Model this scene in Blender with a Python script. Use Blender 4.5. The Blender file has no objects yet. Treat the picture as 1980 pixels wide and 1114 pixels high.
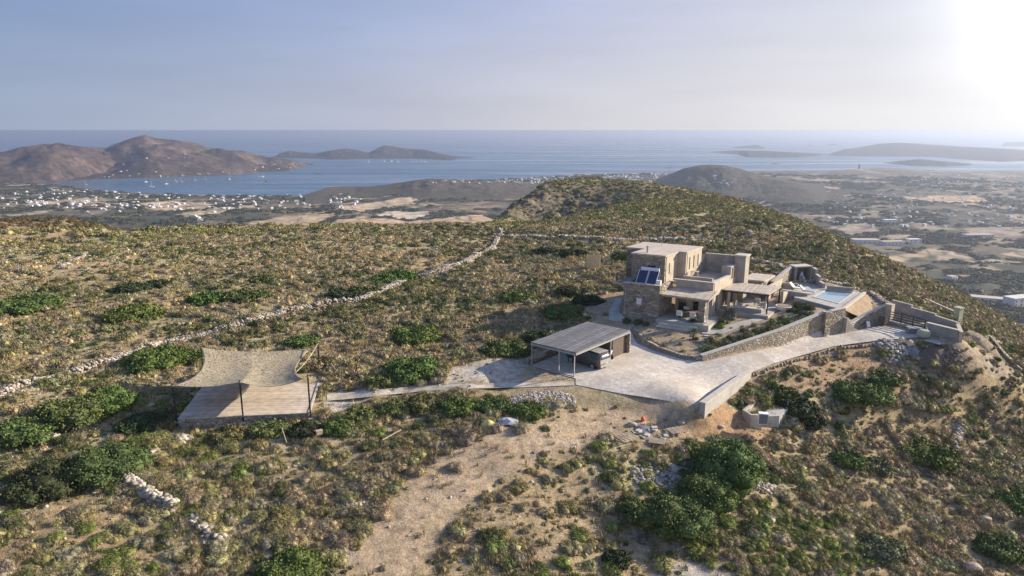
import bpy, math, random
import numpy as np
from mathutils import Vector, Matrix
from mathutils.geometry import delaunay_2d_cdt
random.seed(7); RNG = np.random.default_rng(7)
C = bpy.context.scene.collection
SC = bpy.context.scene
# ------------------------------------------------------------------ camera, sky, sun, exposure
FOC = 1320.0; PITCH = math.radians(13.0); HC = 22.8; SEA = -137.2
cam = bpy.data.objects.new('camera', bpy.data.cameras.new('camera')); C.objects.link(cam)
cam.data.sensor_width = 36.0; cam.data.lens = 24.0; cam.data.clip_start = 0.5; cam.data.clip_end = 200000.0
cam.location = (0, 0, HC); cam.rotation_euler = (math.radians(90) - PITCH, 0, 0)
SC.camera = cam
SUN_EL = math.radians(22.5); SUN_AZ = math.radians(75.5)
TO_SUN = Vector((math.sin(SUN_AZ)*math.cos(SUN_EL), math.cos(SUN_AZ)*math.cos(SUN_EL), math.sin(SUN_EL)))
sl = bpy.data.lights.new('sun', 'SUN'); sl.energy = 5.0; sl.angle = math.radians(0.6); sl.color = (1.0, 0.87, 0.70)
so = bpy.data.objects.new('sun', sl); C.objects.link(so)
so.rotation_euler = TO_SUN.to_track_quat('Z', 'Y').to_euler(); so.location = (60, 20, 60)
w = bpy.data.worlds.new('World'); SC.world = w; w.use_nodes = True
nt = w.node_tree; nd = nt.nodes; bg = nd['Background']
sky = nd.new('ShaderNodeTexSky'); sky.sky_type = 'NISHITA'; sky.sun_disc = False
sky.sun_elevation = SUN_EL; sky.sun_rotation = SUN_AZ; sky.altitude = 150
sky.air_density = 1.0; sky.dust_density = 0.7; sky.ozone_density = 1.6
# dusty bright aureole of the low sun in the sea haze (a function of direction in the sky only)
tc = nd.new('ShaderNodeTexCoord')
dt = nd.new('ShaderNodeVectorMath'); dt.operation = 'DOT_PRODUCT'
ga = math.radians(38); ge = math.radians(9)
dt.inputs[1].default_value = (math.sin(ga)*math.cos(ge), math.cos(ga)*math.cos(ge), math.sin(ge))
nt.links.new(tc.outputs['Generated'], dt.inputs[0])
def wmath(op, a, b):
    m = nd.new('ShaderNodeMath'); m.operation = op
    for i, q in enumerate((a, b)):
        if isinstance(q, (int, float)): m.inputs[i].default_value = q
        else: nt.links.new(q, m.inputs[i])
    return m.outputs[0]
mx0 = wmath('MAXIMUM', dt.outputs['Value'], 0.0)
wide = wmath('MULTIPLY', wmath('POWER', mx0, 5.0), GLOW_WIDE if 'GLOW_WIDE' in globals() else .1)
tight = wmath('MULTIPLY', wmath('POWER', mx0, 170.0), 2.6)
glow = wmath('ADD', wide, tight)
sepn = nd.new('ShaderNodeSeparateXYZ'); nt.links.new(tc.outputs['Generated'], sepn.inputs[0])
hz = wmath('POWER', wmath('SUBTRACT', 1.0, wmath('MAXIMUM', wmath('ABSOLUTE', sepn.outputs['Z'], 0.0), 0.0)), 11.0)
def wcolor(fac, col):
    v = nd.new('ShaderNodeVectorMath'); v.operation = 'SCALE'; v.inputs[0].default_value = col
    nt.links.new(fac, v.inputs['Scale']); return v.outputs[0]
def vadd(a, b, op='ADD'):
    v = nd.new('ShaderNodeVectorMath'); v.operation = op; nt.links.new(a, v.inputs[0])
    if isinstance(b, tuple): v.inputs[1].default_value = b
    else: nt.links.new(b, v.inputs[1])
    return v.outputs[0]
skyc = vadd(sky.outputs[0], (0.90, 0.86, 1.0), 'MULTIPLY')
# sea haze of the lowest sky: lavender grey on the left, bright toward the sun on the right
def wramp(fac, stops):
    r = nd.new('ShaderNodeValToRGB'); el = r.color_ramp.elements
    while len(el) < len(stops): el.new(.5)
    for e, (p, c) in zip(el, stops): e.position = p; e.color = (*c, 1)
    nt.links.new(fac, r.inputs[0]); return r.outputs[0]
def wmix(fac, a_, b_):
    m_ = nd.new('ShaderNodeMix'); m_.data_type = 'RGBA'; nt.links.new(fac, m_.inputs[0]); nt.links.new(a_, m_.inputs[6]); nt.links.new(b_, m_.inputs[7]); return m_.outputs[2]
side = wmath('MULTIPLY', wmath('ADD', sepn.outputs['X'], .6), 1/1.2)
lowc = wramp(side, [(0, (.205,.245,.325)), (.3, (.275,.295,.365)), (.55, (.37,.37,.405)), (.8, (.46,.455,.47)), (1, (.53,.53,.54))])
topc = wramp(side, [(0, (.125,.19,.325)), (.3, (.195,.25,.39)), (.55, (.275,.31,.435)), (.8, (.365,.38,.455)), (1, (.42,.44,.49))])
up_ = nd.new('ShaderNodeMapRange'); up_.interpolation_type = 'SMOOTHSTEP'; up_.inputs['From Min'].default_value = 0.0; up_.inputs['From Max'].default_value = .21; nt.links.new(sepn.outputs['Z'], up_.inputs['Value'])
hazec = wmix(up_.outputs[0], lowc, topc)
wm = nd.new('ShaderNodeMapping'); wm.inputs['Scale'].default_value = (1.2, 1.2, 9.0); nt.links.new(tc.outputs['Generated'], wm.inputs[0])
wn_ = nd.new('ShaderNodeTexNoise'); wn_.inputs['Scale'].default_value = 2.6; wn_.inputs['Detail'].default_value = 5.0; nt.links.new(wm.outputs[0], wn_.inputs['Vector'])
wr_ = nd.new('ShaderNodeMapRange'); wr_.inputs['From Min'].default_value = .3; wr_.inputs['From Max'].default_value = .7; wr_.inputs['To Min'].default_value = .955; wr_.inputs['To Max'].default_value = 1.045; nt.links.new(wn_.outputs['Fac'], wr_.inputs['Value'])
hv_ = nd.new('ShaderNodeVectorMath'); hv_.operation = 'SCALE'; nt.links.new(hazec, hv_.inputs[0]); nt.links.new(wr_.outputs[0], hv_.inputs['Scale']); hazec = hv_.outputs[0]
hs = nd.new('ShaderNodeVectorMath'); hs.operation = 'SCALE'; hs.inputs['Scale'].default_value = 7.1; nt.links.new(hazec, hs.inputs[0])
hi_ = nd.new('ShaderNodeMapRange'); hi_.interpolation_type = 'SMOOTHSTEP'; hi_.inputs['From Min'].default_value = .16; hi_.inputs['From Max'].default_value = .55; nt.links.new(sepn.outputs['Z'], hi_.inputs['Value'])
tot = vadd(wmix(hi_.outputs[0], hs.outputs[0], skyc), wcolor(glow, (1.0, 0.96, 0.92)))
nt.links.new(tot, bg.inputs['Color']); bg.inputs['Strength'].default_value = 0.135
SC.view_settings.view_transform = 'Standard'; SC.view_settings.look = 'None'
SC.view_settings.exposure = 0.82; SC.view_settings.gamma = 1.0; SC.view_settings.use_curve_mapping = False
SC.cycles.use_denoising = True; SC.cycles.max_bounces = 5; SC.cycles.diffuse_bounces = 2; SC.cycles.glossy_bounces = 2
SC.cycles.transparent_max_bounces = 6; SC.cycles.volume_bounces = 0; SC.cycles.caustics_reflective = False; SC.cycles.caustics_refractive = False

# ------------------------------------------------------------------ helpers
CP, SP = math.cos(PITCH), math.sin(PITCH)
def raydir(px, py):
    x = (px-990)/FOC; z = -(py-557)/FOC
    return np.array([x, CP + z*SP, -SP + z*CP])
def un(px, py, z):
    d = raydir(px, py); t = (z-HC)/d[2]; return np.array([d[0]*t, d[1]*t, z])
def und(px, py, dist):
    d = raydir(px, py); t = dist/d[1]; return np.array([d[0]*t, dist, HC + d[2]*t])
def smooth(t): t = np.clip(t, 0, 1); return t*t*(3-2*t)
def vnoise(x, y, seed=0):
    xi = np.floor(x).astype(np.int64); yi = np.floor(y).astype(np.int64); fx = smooth(x-xi); fy = smooth(y-yi)
    def h(a, b):
        n = (a*374761393 + b*668265263 + seed*974634777) & 0xffffffff
        n = ((n ^ (n >> 13))*1274126177) & 0xffffffff
        n = (n ^ (n >> 16)) & 0xffffffff
        return n/4294967295.0
    return (h(xi, yi)*(1-fx)+h(xi+1, yi)*fx)*(1-fy) + (h(xi, yi+1)*(1-fx)+h(xi+1, yi+1)*fx)*fy
def fbm(x, y, seed=0, oct=4):
    s = 0; a = 0.5; t = 0
    for i in range(oct):
        s = s + a*vnoise(x*2**i + 17.3*i, y*2**i - 9.1*i, seed+i); t += a; a *= .55
    return s/t
def inpoly(x, y, P):
    r = np.zeros(np.shape(x), bool); n = len(P)
    for i in range(n):
        x1, y1 = P[i][0], P[i][1]; x2, y2 = P[(i+1) % n][0], P[(i+1) % n][1]
        c = ((y1 > y) != (y2 > y)) & (x < (x2-x1)*(y-y1)/((y2-y1) if abs(y2-y1) > 1e-9 else 1e-9)+x1)
        r ^= c
    return r
def polydist(x, y, P, closed=True):
    d = np.full(np.shape(x), 1e9); n = len(P)
    for i in range(n if closed else n-1):
        ax, ay = P[i][0], P[i][1]; bx, by = P[(i+1) % n][0], P[(i+1) % n][1]
        L = (bx-ax)**2+(by-ay)**2+1e-12
        t = np.clip(((x-ax)*(bx-ax)+(y-ay)*(by-ay))/L, 0, 1)
        d = np.minimum(d, np.hypot(x-ax-t*(bx-ax), y-ay-t*(by-ay)))
    return d
def sdf(x, y, P):            # > 0 inside
    d = polydist(x, y, P); return np.where(inpoly(x, y, P), d, -d)

def mesh_obj(name, verts, faces, mat=None, parent=None, smooth_=False, colors=None, base=None, edges=()):
    me = bpy.data.meshes.new(name)
    verts = np.asarray(verts, dtype=np.float64).reshape(-1, 3)
    if base is not None: verts = verts - np.asarray(base)
    if isinstance(faces, np.ndarray):
        k = faces.shape[1]
        me.vertices.add(len(verts)); me.vertices.foreach_set('co', verts.astype(np.float32).ravel())
        me.loops.add(faces.size); me.loops.foreach_set('vertex_index', faces.astype(np.int32).ravel())
        me.polygons.add(len(faces)); me.polygons.foreach_set('loop_start', np.arange(0, faces.size, k, dtype=np.int32))
        me.update(calc_edges=True)
    else:
        me.from_pydata(verts.tolist(), list(edges), faces); me.update()
    if smooth_: me.polygons.foreach_set('use_smooth', np.ones(len(me.polygons), bool)); 
    if colors is not None:
        for nm, arr in colors.items():
            at = me.color_attributes.new(nm, 'FLOAT_COLOR', 'POINT')
            a = np.ones((len(verts), 4), np.float32); a[:, :arr.shape[1]] = arr
            at.data.foreach_set('color', a.ravel())
    if mat is not None:
        for m in (mat if isinstance(mat, (list, tuple)) else [mat]): me.materials.append(m)
    o = bpy.data.objects.new(name, me); C.objects.link(o)
    if parent is not None: o.parent = parent
    return o
BASE = {}
def tag(o, label=None, cat=None, group=None, kind=None):
    if label: o['label'] = label
    if cat: o['category'] = cat
    if group: o['group'] = group
    if kind: o['kind'] = kind
    return o
def thing(name, label, cat, loc, group=None):
    o = bpy.data.objects.new(name, None); C.objects.link(o); o.location = tuple(float(v) for v in loc)
    o.empty_display_size = .3
    BASE[o.name] = np.array([float(v) for v in loc]); return tag(o, label, cat, group)
class MB:
    def __init__(s): s.v = []; s.f = []; s.m = []
    def add(s, vs, fs, mi=0):
        n = len(s.v); s.v += [tuple(map(float, q)) for q in vs]; s.f += [tuple(i+n for i in f) for f in fs]; s.m += [mi]*len(fs); return s
    def hexa(s, b, t, mi=0):
        return s.add(list(b)+list(t), [(3,2,1,0),(4,5,6,7),(0,1,5,4),(1,2,6,5),(2,3,7,6),(3,0,4,7)], mi)
    def prism(s, P, z0, z1, mi=0):
        n = len(P); z0 = [z0]*n if np.isscalar(z0) else z0; z1 = [z1]*n if np.isscalar(z1) else z1
        a = sum(P[i][0]*P[(i+1) % n][1]-P[(i+1) % n][0]*P[i][1] for i in range(n))
        if a < 0: P = P[::-1]; z0 = z0[::-1]; z1 = z1[::-1]
        vs = [(p[0], p[1], z) for p, z in zip(P, z0)]+[(p[0], p[1], z) for p, z in zip(P, z1)]
        fs = [tuple(range(n-1, -1, -1)), tuple(range(n, 2*n))]+[(i, (i+1) % n, (i+1) % n+n, i+n) for i in range(n)]
        return s.add(vs, fs, mi)
    def box(s, c, d, yaw=0.0, mi=0):
        ca, sa = math.cos(yaw), math.sin(yaw); x, y, z = d[0]/2, d[1]/2, d[2]/2
        P = [(c[0]+ca*a-sa*b, c[1]+sa*a+ca*b) for a, b in ((-x,-y),(x,-y),(x,y),(-x,y))]
        return s.prism(P, c[2]-z, c[2]+z, mi)
    def tube(s, p, q, r, n=7, r2=None, mi=0):
        p = Vector(p); q = Vector(q); d = (q-p).normalized(); r2 = r if r2 is None else r2
        a = d.orthogonal().normalized(); b = d.cross(a)
        vs = [p+(a*math.cos(t)+b*math.sin(t))*r for t in [2*math.pi*i/n for i in range(n)]]
        vs += [q+(a*math.cos(t)+b*math.sin(t))*r2 for t in [2*math.pi*i/n for i in range(n)]]
        return s.add(vs, [tuple(range(n-1,-1,-1)), tuple(range(n, 2*n))]+[(i, (i+1) % n, (i+1) % n+n, i+n) for i in range(n)], mi)
    def bar(s, p, q, w, h, mi=0):            # rectangular bar between two points (w across, h up)
        p = Vector(p); q = Vector(q); d = (q-p).normalized(); up = Vector((0,0,1))
        a = d.cross(up); a = (a.normalized() if a.length > 1e-4 else Vector((1,0,0)))*w/2; b = a.cross(d).normalized()*h/2
        return s.hexa([p-a-b, p+a-b, q+a-b, q-a-b], [p-a+b, p+a+b, q+a+b, q-a+b], mi)
    def build(s, name, mat, parent=None, smooth_=False):
        b = None
        if parent is not None: b = BASE[parent.name]
        o = mesh_obj(name, s.v, s.f, mat, parent, smooth_, base=b)
        if isinstance(mat, (list, tuple)): o.data.polygons.foreach_set('material_index', s.m)
        if b is not None: BASE[o.name] = b
        return o
def wall(mb, A, B, z0, z1, th, ops=(), side=1, mi=0):
    """wall from A to B (exterior line); thickness to the left (side=1) or right; openings (s0,s1,za,zb)"""
    A = np.array(A[:2], float); B = np.array(B[:2], float); L = np.linalg.norm(B-A); d = (B-A)/L; n = np.array([-d[1], d[0]])*th*side
    cuts = sorted({0.0, L, *[c for o in ops for c in o[:2] if 0 < c < L]})
    for a, b in zip(cuts[:-1], cuts[1:]):
        m = (a+b)/2; iv = [(z0, z1)]
        for s0, s1, za, zb in ops:
            if s0 < m < s1:
                nv = []
                for lo, hi in iv:
                    if za > lo+1e-4: nv.append((lo, min(hi, za)))
                    if zb < hi-1e-4: nv.append((max(lo, zb), hi))
                iv = nv
        for lo, hi in iv:
            P = [A+d*a, A+d*b, A+d*b+n, A+d*a+n]; mb.prism([tuple(p) for p in P], lo, hi, mi)
    return mb

# ------------------------------------------------------------------ materials
def newmat(name):
    m = bpy.data.materials.new(name); m.use_nodes = True; t = m.node_tree; return m, t, t.nodes, t.nodes['Principled BSDF']
def N(t, kind, **kw):
    n = t.nodes.new(kind)
    for k, v in kw.items():
        if k.startswith('_'): setattr(n, k[1:], v)
        else: n.inputs[k.replace('0', ' ')].default_value = v
    return n
def ramp(t, fac, stops, interp='LINEAR'):
    r = t.nodes.new('ShaderNodeValToRGB'); r.color_ramp.interpolation = interp
    el = r.color_ramp.elements
    while len(el) < len(stops): el.new(0.5)
    for e, (p, c) in zip(el, stops):
        e.position = p; e.color = (*c, 1) if len(c) == 3 else c
    t.links.new(fac, r.inputs[0]); return r.outputs[0]
def mixc(t, fac, a, b, mode='MIX'):
    m = t.nodes.new('ShaderNodeMix'); m.data_type = 'RGBA'; m.blend_type = mode; m.clamp_factor = True
    for i, q in ((0, fac), (6, a), (7, b)):
        if isinstance(q, (int, float)): m.inputs[i].default_value = q
        elif isinstance(q, tuple): m.inputs[i].default_value = (*q, 1) if len(q) == 3 else q
        else: t.links.new(q, m.inputs[i])
    return m.outputs[2]
def g3(v): return (v, v, v)
def plain(name, col, rough=0.8, var=0.15, scale=3.0, bump=0.0, bscale=20.0, metal=0.0, spec=0.3, dirt=None):
    m, t, n, b = newmat(name)
    tc = n.new('ShaderNodeTexCoord')
    ns = N(t, 'ShaderNodeTexNoise', Scale=scale, Detail=5.0); t.links.new(tc.outputs['Object'], ns.inputs['Vector'])
    c = ramp(t, ns.outputs['Fac'], [(0.3, tuple(v*(1-var) for v in col)), (0.7, tuple(min(1, v*(1+var)) for v in col))])
    if dirt:
        n2 = N(t, 'ShaderNodeTexNoise', Scale=dirt[1], Detail=6.0); t.links.new(tc.outputs['Object'], n2.inputs['Vector'])
        f = ramp(t, n2.outputs['Fac'], [(0.5, g3(0)), (0.7, g3(dirt[2]))]); c = mixc(t, f, c, dirt[0])
    t.links.new(c, b.inputs['Base Color']); b.inputs['Roughness'].default_value = rough
    b.inputs['Metallic'].default_value = metal; b.inputs['Specular IOR Level'].default_value = spec
    if bump:
        nb = N(t, 'ShaderNodeTexNoise', Scale=bscale, Detail=4.0); t.links.new(tc.outputs['Object'], nb.inputs['Vector'])
        bp = N(t, 'ShaderNodeBump', Strength=bump, Distance=0.1); t.links.new(nb.outputs['Fac'], bp.inputs['Height']); t.links.new(bp.outputs[0], b.inputs['Normal'])
    return m
def masonry(name, cols, mortar, scale=2.2, squash=1.6, edge=0.06, bump=0.6):
    m, t, n, b = newmat(name)
    tc = n.new('ShaderNodeTexCoord'); mp = n.new('ShaderNodeMapping'); mp.inputs['Scale'].default_value = (scale, scale, scale*squash)
    t.links.new(tc.outputs['Object'], mp.inputs[0])
    nz = N(t, 'ShaderNodeTexNoise', Scale=1.5, Detail=2.0); t.links.new(mp.outputs[0], nz.inputs['Vector'])
    wv = n.new('ShaderNodeVectorMath'); wv.operation = 'MULTIPLY_ADD'; wv.inputs[1].default_value = (.5,.5,.5)
    t.links.new(nz.outputs['Color'], wv.inputs[0]); t.links.new(mp.outputs[0], wv.inputs[2])
    v1 = N(t, 'ShaderNodeTexVoronoi', Scale=1.0); t.links.new(wv.outputs[0], v1.inputs['Vector'])
    v2 = N(t, 'ShaderNodeTexVoronoi', _feature='DISTANCE_TO_EDGE', Scale=1.0); t.links.new(wv.outputs[0], v2.inputs['Vector'])
    sp = n.new('ShaderNodeSeparateColor'); t.links.new(v1.outputs['Color'], sp.inputs[0])
    c = ramp(t, sp.outputs[0], [(i/(len(cols)-1), q) for i, q in enumerate(cols)])
    fn = N(t, 'ShaderNodeTexNoise', Scale=9.0, Detail=4.0); t.links.new(tc.outputs['Object'], fn.inputs['Vector'])
    c = mixc(t, 0.5, c, ramp(t, fn.outputs['Fac'], [(0.3, g3(.35)), (0.7, g3(.65))]), 'OVERLAY')
    f = ramp(t, v2.outputs['Distance'], [(0.0, g3(0)), (edge, g3(1))])
    c = mixc(t, f, mortar, c); t.links.new(c, b.inputs['Base Color']); b.inputs['Roughness'].default_value = .9
    bp = N(t, 'ShaderNodeBump', Strength=bump, Distance=0.12); t.links.new(ramp(t, v2.outputs['Distance'], [(0, g3(0)), (.25, g3(1))]), bp.inputs['Height'])
    t.links.new(bp.outputs[0], b.inputs['Normal']); return m
M = {}
M['villa_stone'] = masonry('villa_stone', [(.24,.205,.155), (.40,.34,.26), (.19,.165,.135), (.46,.41,.33)], (.30,.265,.21), 1.7, 1.9, .05, 1.0)
M['wall_stone'] = masonry('wall_stone', [(.34,.285,.205), (.46,.40,.31), (.27,.225,.165), (.56,.52,.45), (.38,.31,.22)], (.24,.205,.15), 3.4, 1.1, .06, 1.0)
M['render'] = plain('sand_render', (.46,.40,.31), .9, .12, 1.2, .25, 14, dirt=((.30,.25,.185), .9, .6))
M['render_grey'] = plain('grey_render', (.37,.335,.285), .9, .14, 1.0, .25, 14, dirt=((.24,.215,.18), .8, .6))
M['roofcoat'] = plain('roof_screed', (.50,.43,.35), .85, .10, .8, .05, 12, dirt=((.33,.29,.25), 1.5, .5))
M['capstone'] = plain('cap_stone', (.50,.46,.39), .85, .15, 3)
M['concrete'] = plain('concrete', (.42,.40,.36), .9, .12, 1.5, .15, 15, dirt=((.28,.25,.2), .9, .6))
M['paving'] = None
M['white'] = plain('white_paint', (.78,.77,.74), .6, .04, 2)
M['whitewash'] = plain('whitewash', (.62,.61,.58), .8, .12, .2)
M['blackmetal'] = plain('black_metal', (.03,.028,.028), .5, .1, 5)
M['steel'] = plain('painted_steel', (.36,.36,.35), .5, .05, 2)
M['darkwood'] = plain('dark_wood', (.13,.10,.08), .8, .2, 6)
M['wood'] = plain('pale_wood', (.40,.33,.25), .85, .2, 5)
M['plywood'] = plain('plywood', (.74,.54,.30), .8, .12, 2.5)
M['glass'] = plain('dark_glass', (.02,.025,.03), .08, .1, 2, spec=.8)
M['solar'] = plain('solar_glass', (.015,.024,.075), .25, .2, 2, spec=.8)
M['tank'] = plain('tank_metal', (.72,.73,.76), .35, .05, 2, spec=.5)
M['bark'] = plain('bark', (.16,.12,.09), .95, .3, 6)
M['rubber'] = plain('rubber', (.015,.015,.015), .7, .1, 5)
M['rim'] = plain('alloy', (.55,.55,.56), .3, .1, 4, metal=.8)
M['carpaint'] = plain('grey_car_paint', (.085,.088,.085), .28, .05, 1, spec=.6)
M['carpaint_sunlit'] = plain('sunlit_car_paint', (.36,.36,.34), .3, .05, 1, spec=.6)  # paler copy of the car paint: sunlight on the tail put into colour
M['redlamp'] = plain('red_lamp', (.45,.03,.02), .3, .05, 3)
M['curtain'] = plain('linen', (.68,.65,.58), .9, .06, 4)
M['gravel'] = masonry('grey_gravel', [(.30,.30,.30), (.42,.42,.41), (.24,.24,.245), (.5,.49,.48)], (.16,.15,.14), 4.5, 1, .08, 1.0)
M['yellow'] = plain('yellow_sack', (.62,.52,.22), .7, .15, 3)
M['tarp'] = plain('grey_tarp', (.36,.38,.40), .6, .3, 2.5, .3, 6)
M['orange'] = plain('orange_plastic', (.75,.13,.06), .5, .08, 3)
M['bluegrey'] = plain('blue_grey_panel', (.20,.205,.205), .5, .1, 2)
M['greenplast'] = plain('olive_fabric', (.40,.42,.30), .8, .15, 3)
M['boulder'] = plain('boulder', (.36,.31,.26), .95, .3, 2.5, .5, 6)
M['palestone'] = plain('pale_field_stone', (.40,.355,.29), .95, .33, 1.2, .4, 6)
def banded(name, col, col2, scale, axis=0, rough=.85, width=.06, bump=.3):
    m, t, n, b = newmat(name); tc = n.new('ShaderNodeTexCoord'); mp = n.new('ShaderNodeMapping')
    mp.inputs['Rotation'].default_value = (0, 0, axis); t.links.new(tc.outputs['Object'], mp.inputs[0])
    sp = n.new('ShaderNodeSeparateXYZ'); t.links.new(mp.outputs[0], sp.inputs[0])
    a = n.new('ShaderNodeMath'); a.operation = 'MULTIPLY'; a.inputs[1].default_value = scale; t.links.new(sp.outputs[0], a.inputs[0])
    fl = n.new('ShaderNodeMath'); fl.operation = 'FLOOR'; t.links.new(a.outputs[0], fl.inputs[0])
    fr = n.new('ShaderNodeMath'); fr.operation = 'FRACT'; t.links.new(a.outputs[0], fr.inputs[0])
    wn = n.new('ShaderNodeTexWhiteNoise'); wn.noise_dimensions = '1D'; t.links.new(fl.outputs[0], wn.inputs['W'])
    c = ramp(t, wn.outputs['Value'], [(0, tuple(v*.78 for v in col)), (1, tuple(min(1, v*1.15) for v in col))])
    ns = N(t, 'ShaderNodeTexNoise', Scale=1.5, Detail=5.0); t.links.new(tc.outputs['Object'], ns.inputs['Vector'])
    c = mixc(t, .6, c, ramp(t, ns.outputs['Fac'], [(.3, g3(.3)), (.7, g3(.68))]), 'OVERLAY')
    f = ramp(t, fr.outputs[0], [(0, g3(0)), (width, g3(1))]); c = mixc(t, f, col2, c)
    t.links.new(c, b.inputs['Base Color']); b.inputs['Roughness'].default_value = rough
    bp = N(t, 'ShaderNodeBump', Strength=bump, Distance=.03); t.links.new(f, bp.inputs['Height']); t.links.new(bp.outputs[0], b.inputs['Normal']); return m
M['reed'] = banded('reed_roof', (.47,.41,.33), (.25,.21,.17), 7.0, math.radians(29), width=.2)
M['carport_roof'] = banded('carport_slats', (.165,.165,.17), (.06,.06,.06), 2.2, math.radians(37), width=.22, bump=.9)
M['carport_steel'] = plain('carport_steel', (.33,.33,.32), .5, .08, 2)
M['decking'] = banded('deck_boards', (.54,.46,.365), (.36,.295,.23), 5.5, math.radians(88), width=.08)
# camouflage mesh of the shade sail: the dark of its gaps is painted into the colour as specks
m, t, n, b = newmat('shade_net'); tc = n.new('ShaderNodeTexCoord')
v = N(t, 'ShaderNodeTexNoise', Scale=7.0, Detail=3.0); t.links.new(tc.outputs['Object'], v.inputs['Vector'])
v2 = N(t, 'ShaderNodeTexNoise', Scale=.7, Detail=4.0); t.links.new(tc.outputs['Object'], v2.inputs['Vector'])
c = ramp(t, v.outputs['Fac'], [(.38, (.09,.075,.045)), (.47, (.30,.25,.165)), (.62, (.38,.325,.22))])
c = mixc(t, .5, c, ramp(t, v2.outputs['Fac'], [(.3, g3(.35)), (.7, g3(.62))]), 'OVERLAY')
t.links.new(c, b.inputs['Base Color']); b.inputs['Roughness'].default_value = .95; M['net'] = m
# stone paving of the drive
m, t, n, b = newmat('stone_paving'); tc = n.new('ShaderNodeTexCoord')
nz = N(t, 'ShaderNodeTexNoise', Scale=.45, Detail=6.0); t.links.new(tc.outputs['Object'], nz.inputs['Vector'])
n2 = N(t, 'ShaderNodeTexNoise', Scale=2.5, Detail=5.0); t.links.new(tc.outputs['Object'], n2.inputs['Vector'])
vo = N(t, 'ShaderNodeTexVoronoi', Scale=1.9); t.links.new(tc.outputs['Object'], vo.inputs['Vector'])
ve = N(t, 'ShaderNodeTexVoronoi', _feature='DISTANCE_TO_EDGE', Scale=1.9); t.links.new(tc.outputs['Object'], ve.inputs['Vector'])
c = ramp(t, nz.outputs['Fac'], [(.3, (.47,.42,.345)), (.5, (.57,.515,.435)), (.7, (.62,.56,.475))])
sp = n.new('ShaderNodeSeparateColor'); t.links.new(vo.outputs['Color'], sp.inputs[0])
c = mixc(t, .45, c, ramp(t, sp.outputs[1], [(0, g3(.36)), (1, g3(.62))]), 'OVERLAY')
c = mixc(t, .5, c, ramp(t, n2.outputs['Fac'], [(.3, g3(.36)), (.7, g3(.62))]), 'OVERLAY')
c = mixc(t, ramp(t, ve.outputs['Distance'], [(0, g3(.1)), (.06, g3(1))]), (.34,.315,.275), c)
n3_ = N(t, 'ShaderNodeTexNoise', Scale=.22, Detail=7.0, Roughness=.7); t.links.new(tc.outputs['Object'], n3_.inputs['Vector'])
c = mixc(t, ramp(t, n3_.outputs['Fac'], [(.5, g3(0)), (.66, g3(.65))]), c, (.42,.345,.255))
n4_ = N(t, 'ShaderNodeTexNoise', Scale=1.3, Detail=8.0, Roughness=.75); t.links.new(tc.outputs['Object'], n4_.inputs['Vector'])
c = mixc(t, ramp(t, n4_.outputs['Fac'], [(.56, g3(0)), (.62, g3(.5))]), c, (.31,.285,.25))
t.links.new(c, b.inputs['Base Color']); b.inputs['Roughness'].default_value = .85; M['paving'] = m
# leaves
def leafmat(name, src, trans=0.25):
    m, t, n, b = newmat(name); tc = n.new('ShaderNodeTexCoord')
    if src == 'INST': a = n.new('ShaderNodeAttribute'); a.attribute_type = 'INSTANCER'; a.attribute_name = 'tint'; base = a.outputs['Color']
    elif src == 'OBJ': a = n.new('ShaderNodeObjectInfo'); base = a.outputs['Color']
    else: base = None
    ns = N(t, 'ShaderNodeTexNoise', Scale=2.2, Detail=4.0); t.links.new(tc.outputs['Object'], ns.inputs['Vector'])
    gi = n.new('ShaderNodeNewGeometry')
    v = ramp(t, gi.outputs['Random Per Island'], [(0, g3(.60)), (.6, g3(1.0)), (1, g3(1.55))])
    v = mixc(t, 1.0, v, ramp(t, ns.outputs['Fac'], [(.3, g3(.7)), (.7, g3(1.25))]), 'MULTIPLY')
    c = mixc(t, 1.0, base if base is not None else src, v, 'MULTIPLY')
    t.links.new(c, b.inputs['Base Color']); b.inputs['Roughness'].default_value = .75; b.inputs['Specular IOR Level'].default_value = .15
    return m
M['leaf_inst'] = leafmat('foliage_scatter', 'INST'); M['leaf_obj'] = leafmat('foliage', 'OBJ')
def rockmat(name, lo, hi):
    m, t, n, b = newmat(name); gi = n.new('ShaderNodeNewGeometry'); tc = n.new('ShaderNodeTexCoord')
    ns = N(t, 'ShaderNodeTexNoise', Scale=5.0, Detail=4.0); t.links.new(tc.outputs['Object'], ns.inputs['Vector'])
    c = ramp(t, gi.outputs['Random Per Island'], [(0, lo), (1, hi)])
    c = mixc(t, .7, c, ramp(t, ns.outputs['Fac'], [(.3, g3(.32)), (.7, g3(.68))]), 'OVERLAY')
    t.links.new(c, b.inputs['Base Color']); b.inputs['Roughness'].default_value = .92; return m
M['drystone'] = rockmat('dry_stone', (.20,.17,.13), (.54,.48,.39))
M['heapstone'] = rockmat('grey_heap_stone', (.19,.17,.145), (.46,.42,.36))
M['plantstone'] = rockmat('brown_edge_stone', (.13,.10,.075), (.30,.235,.17))
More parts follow.
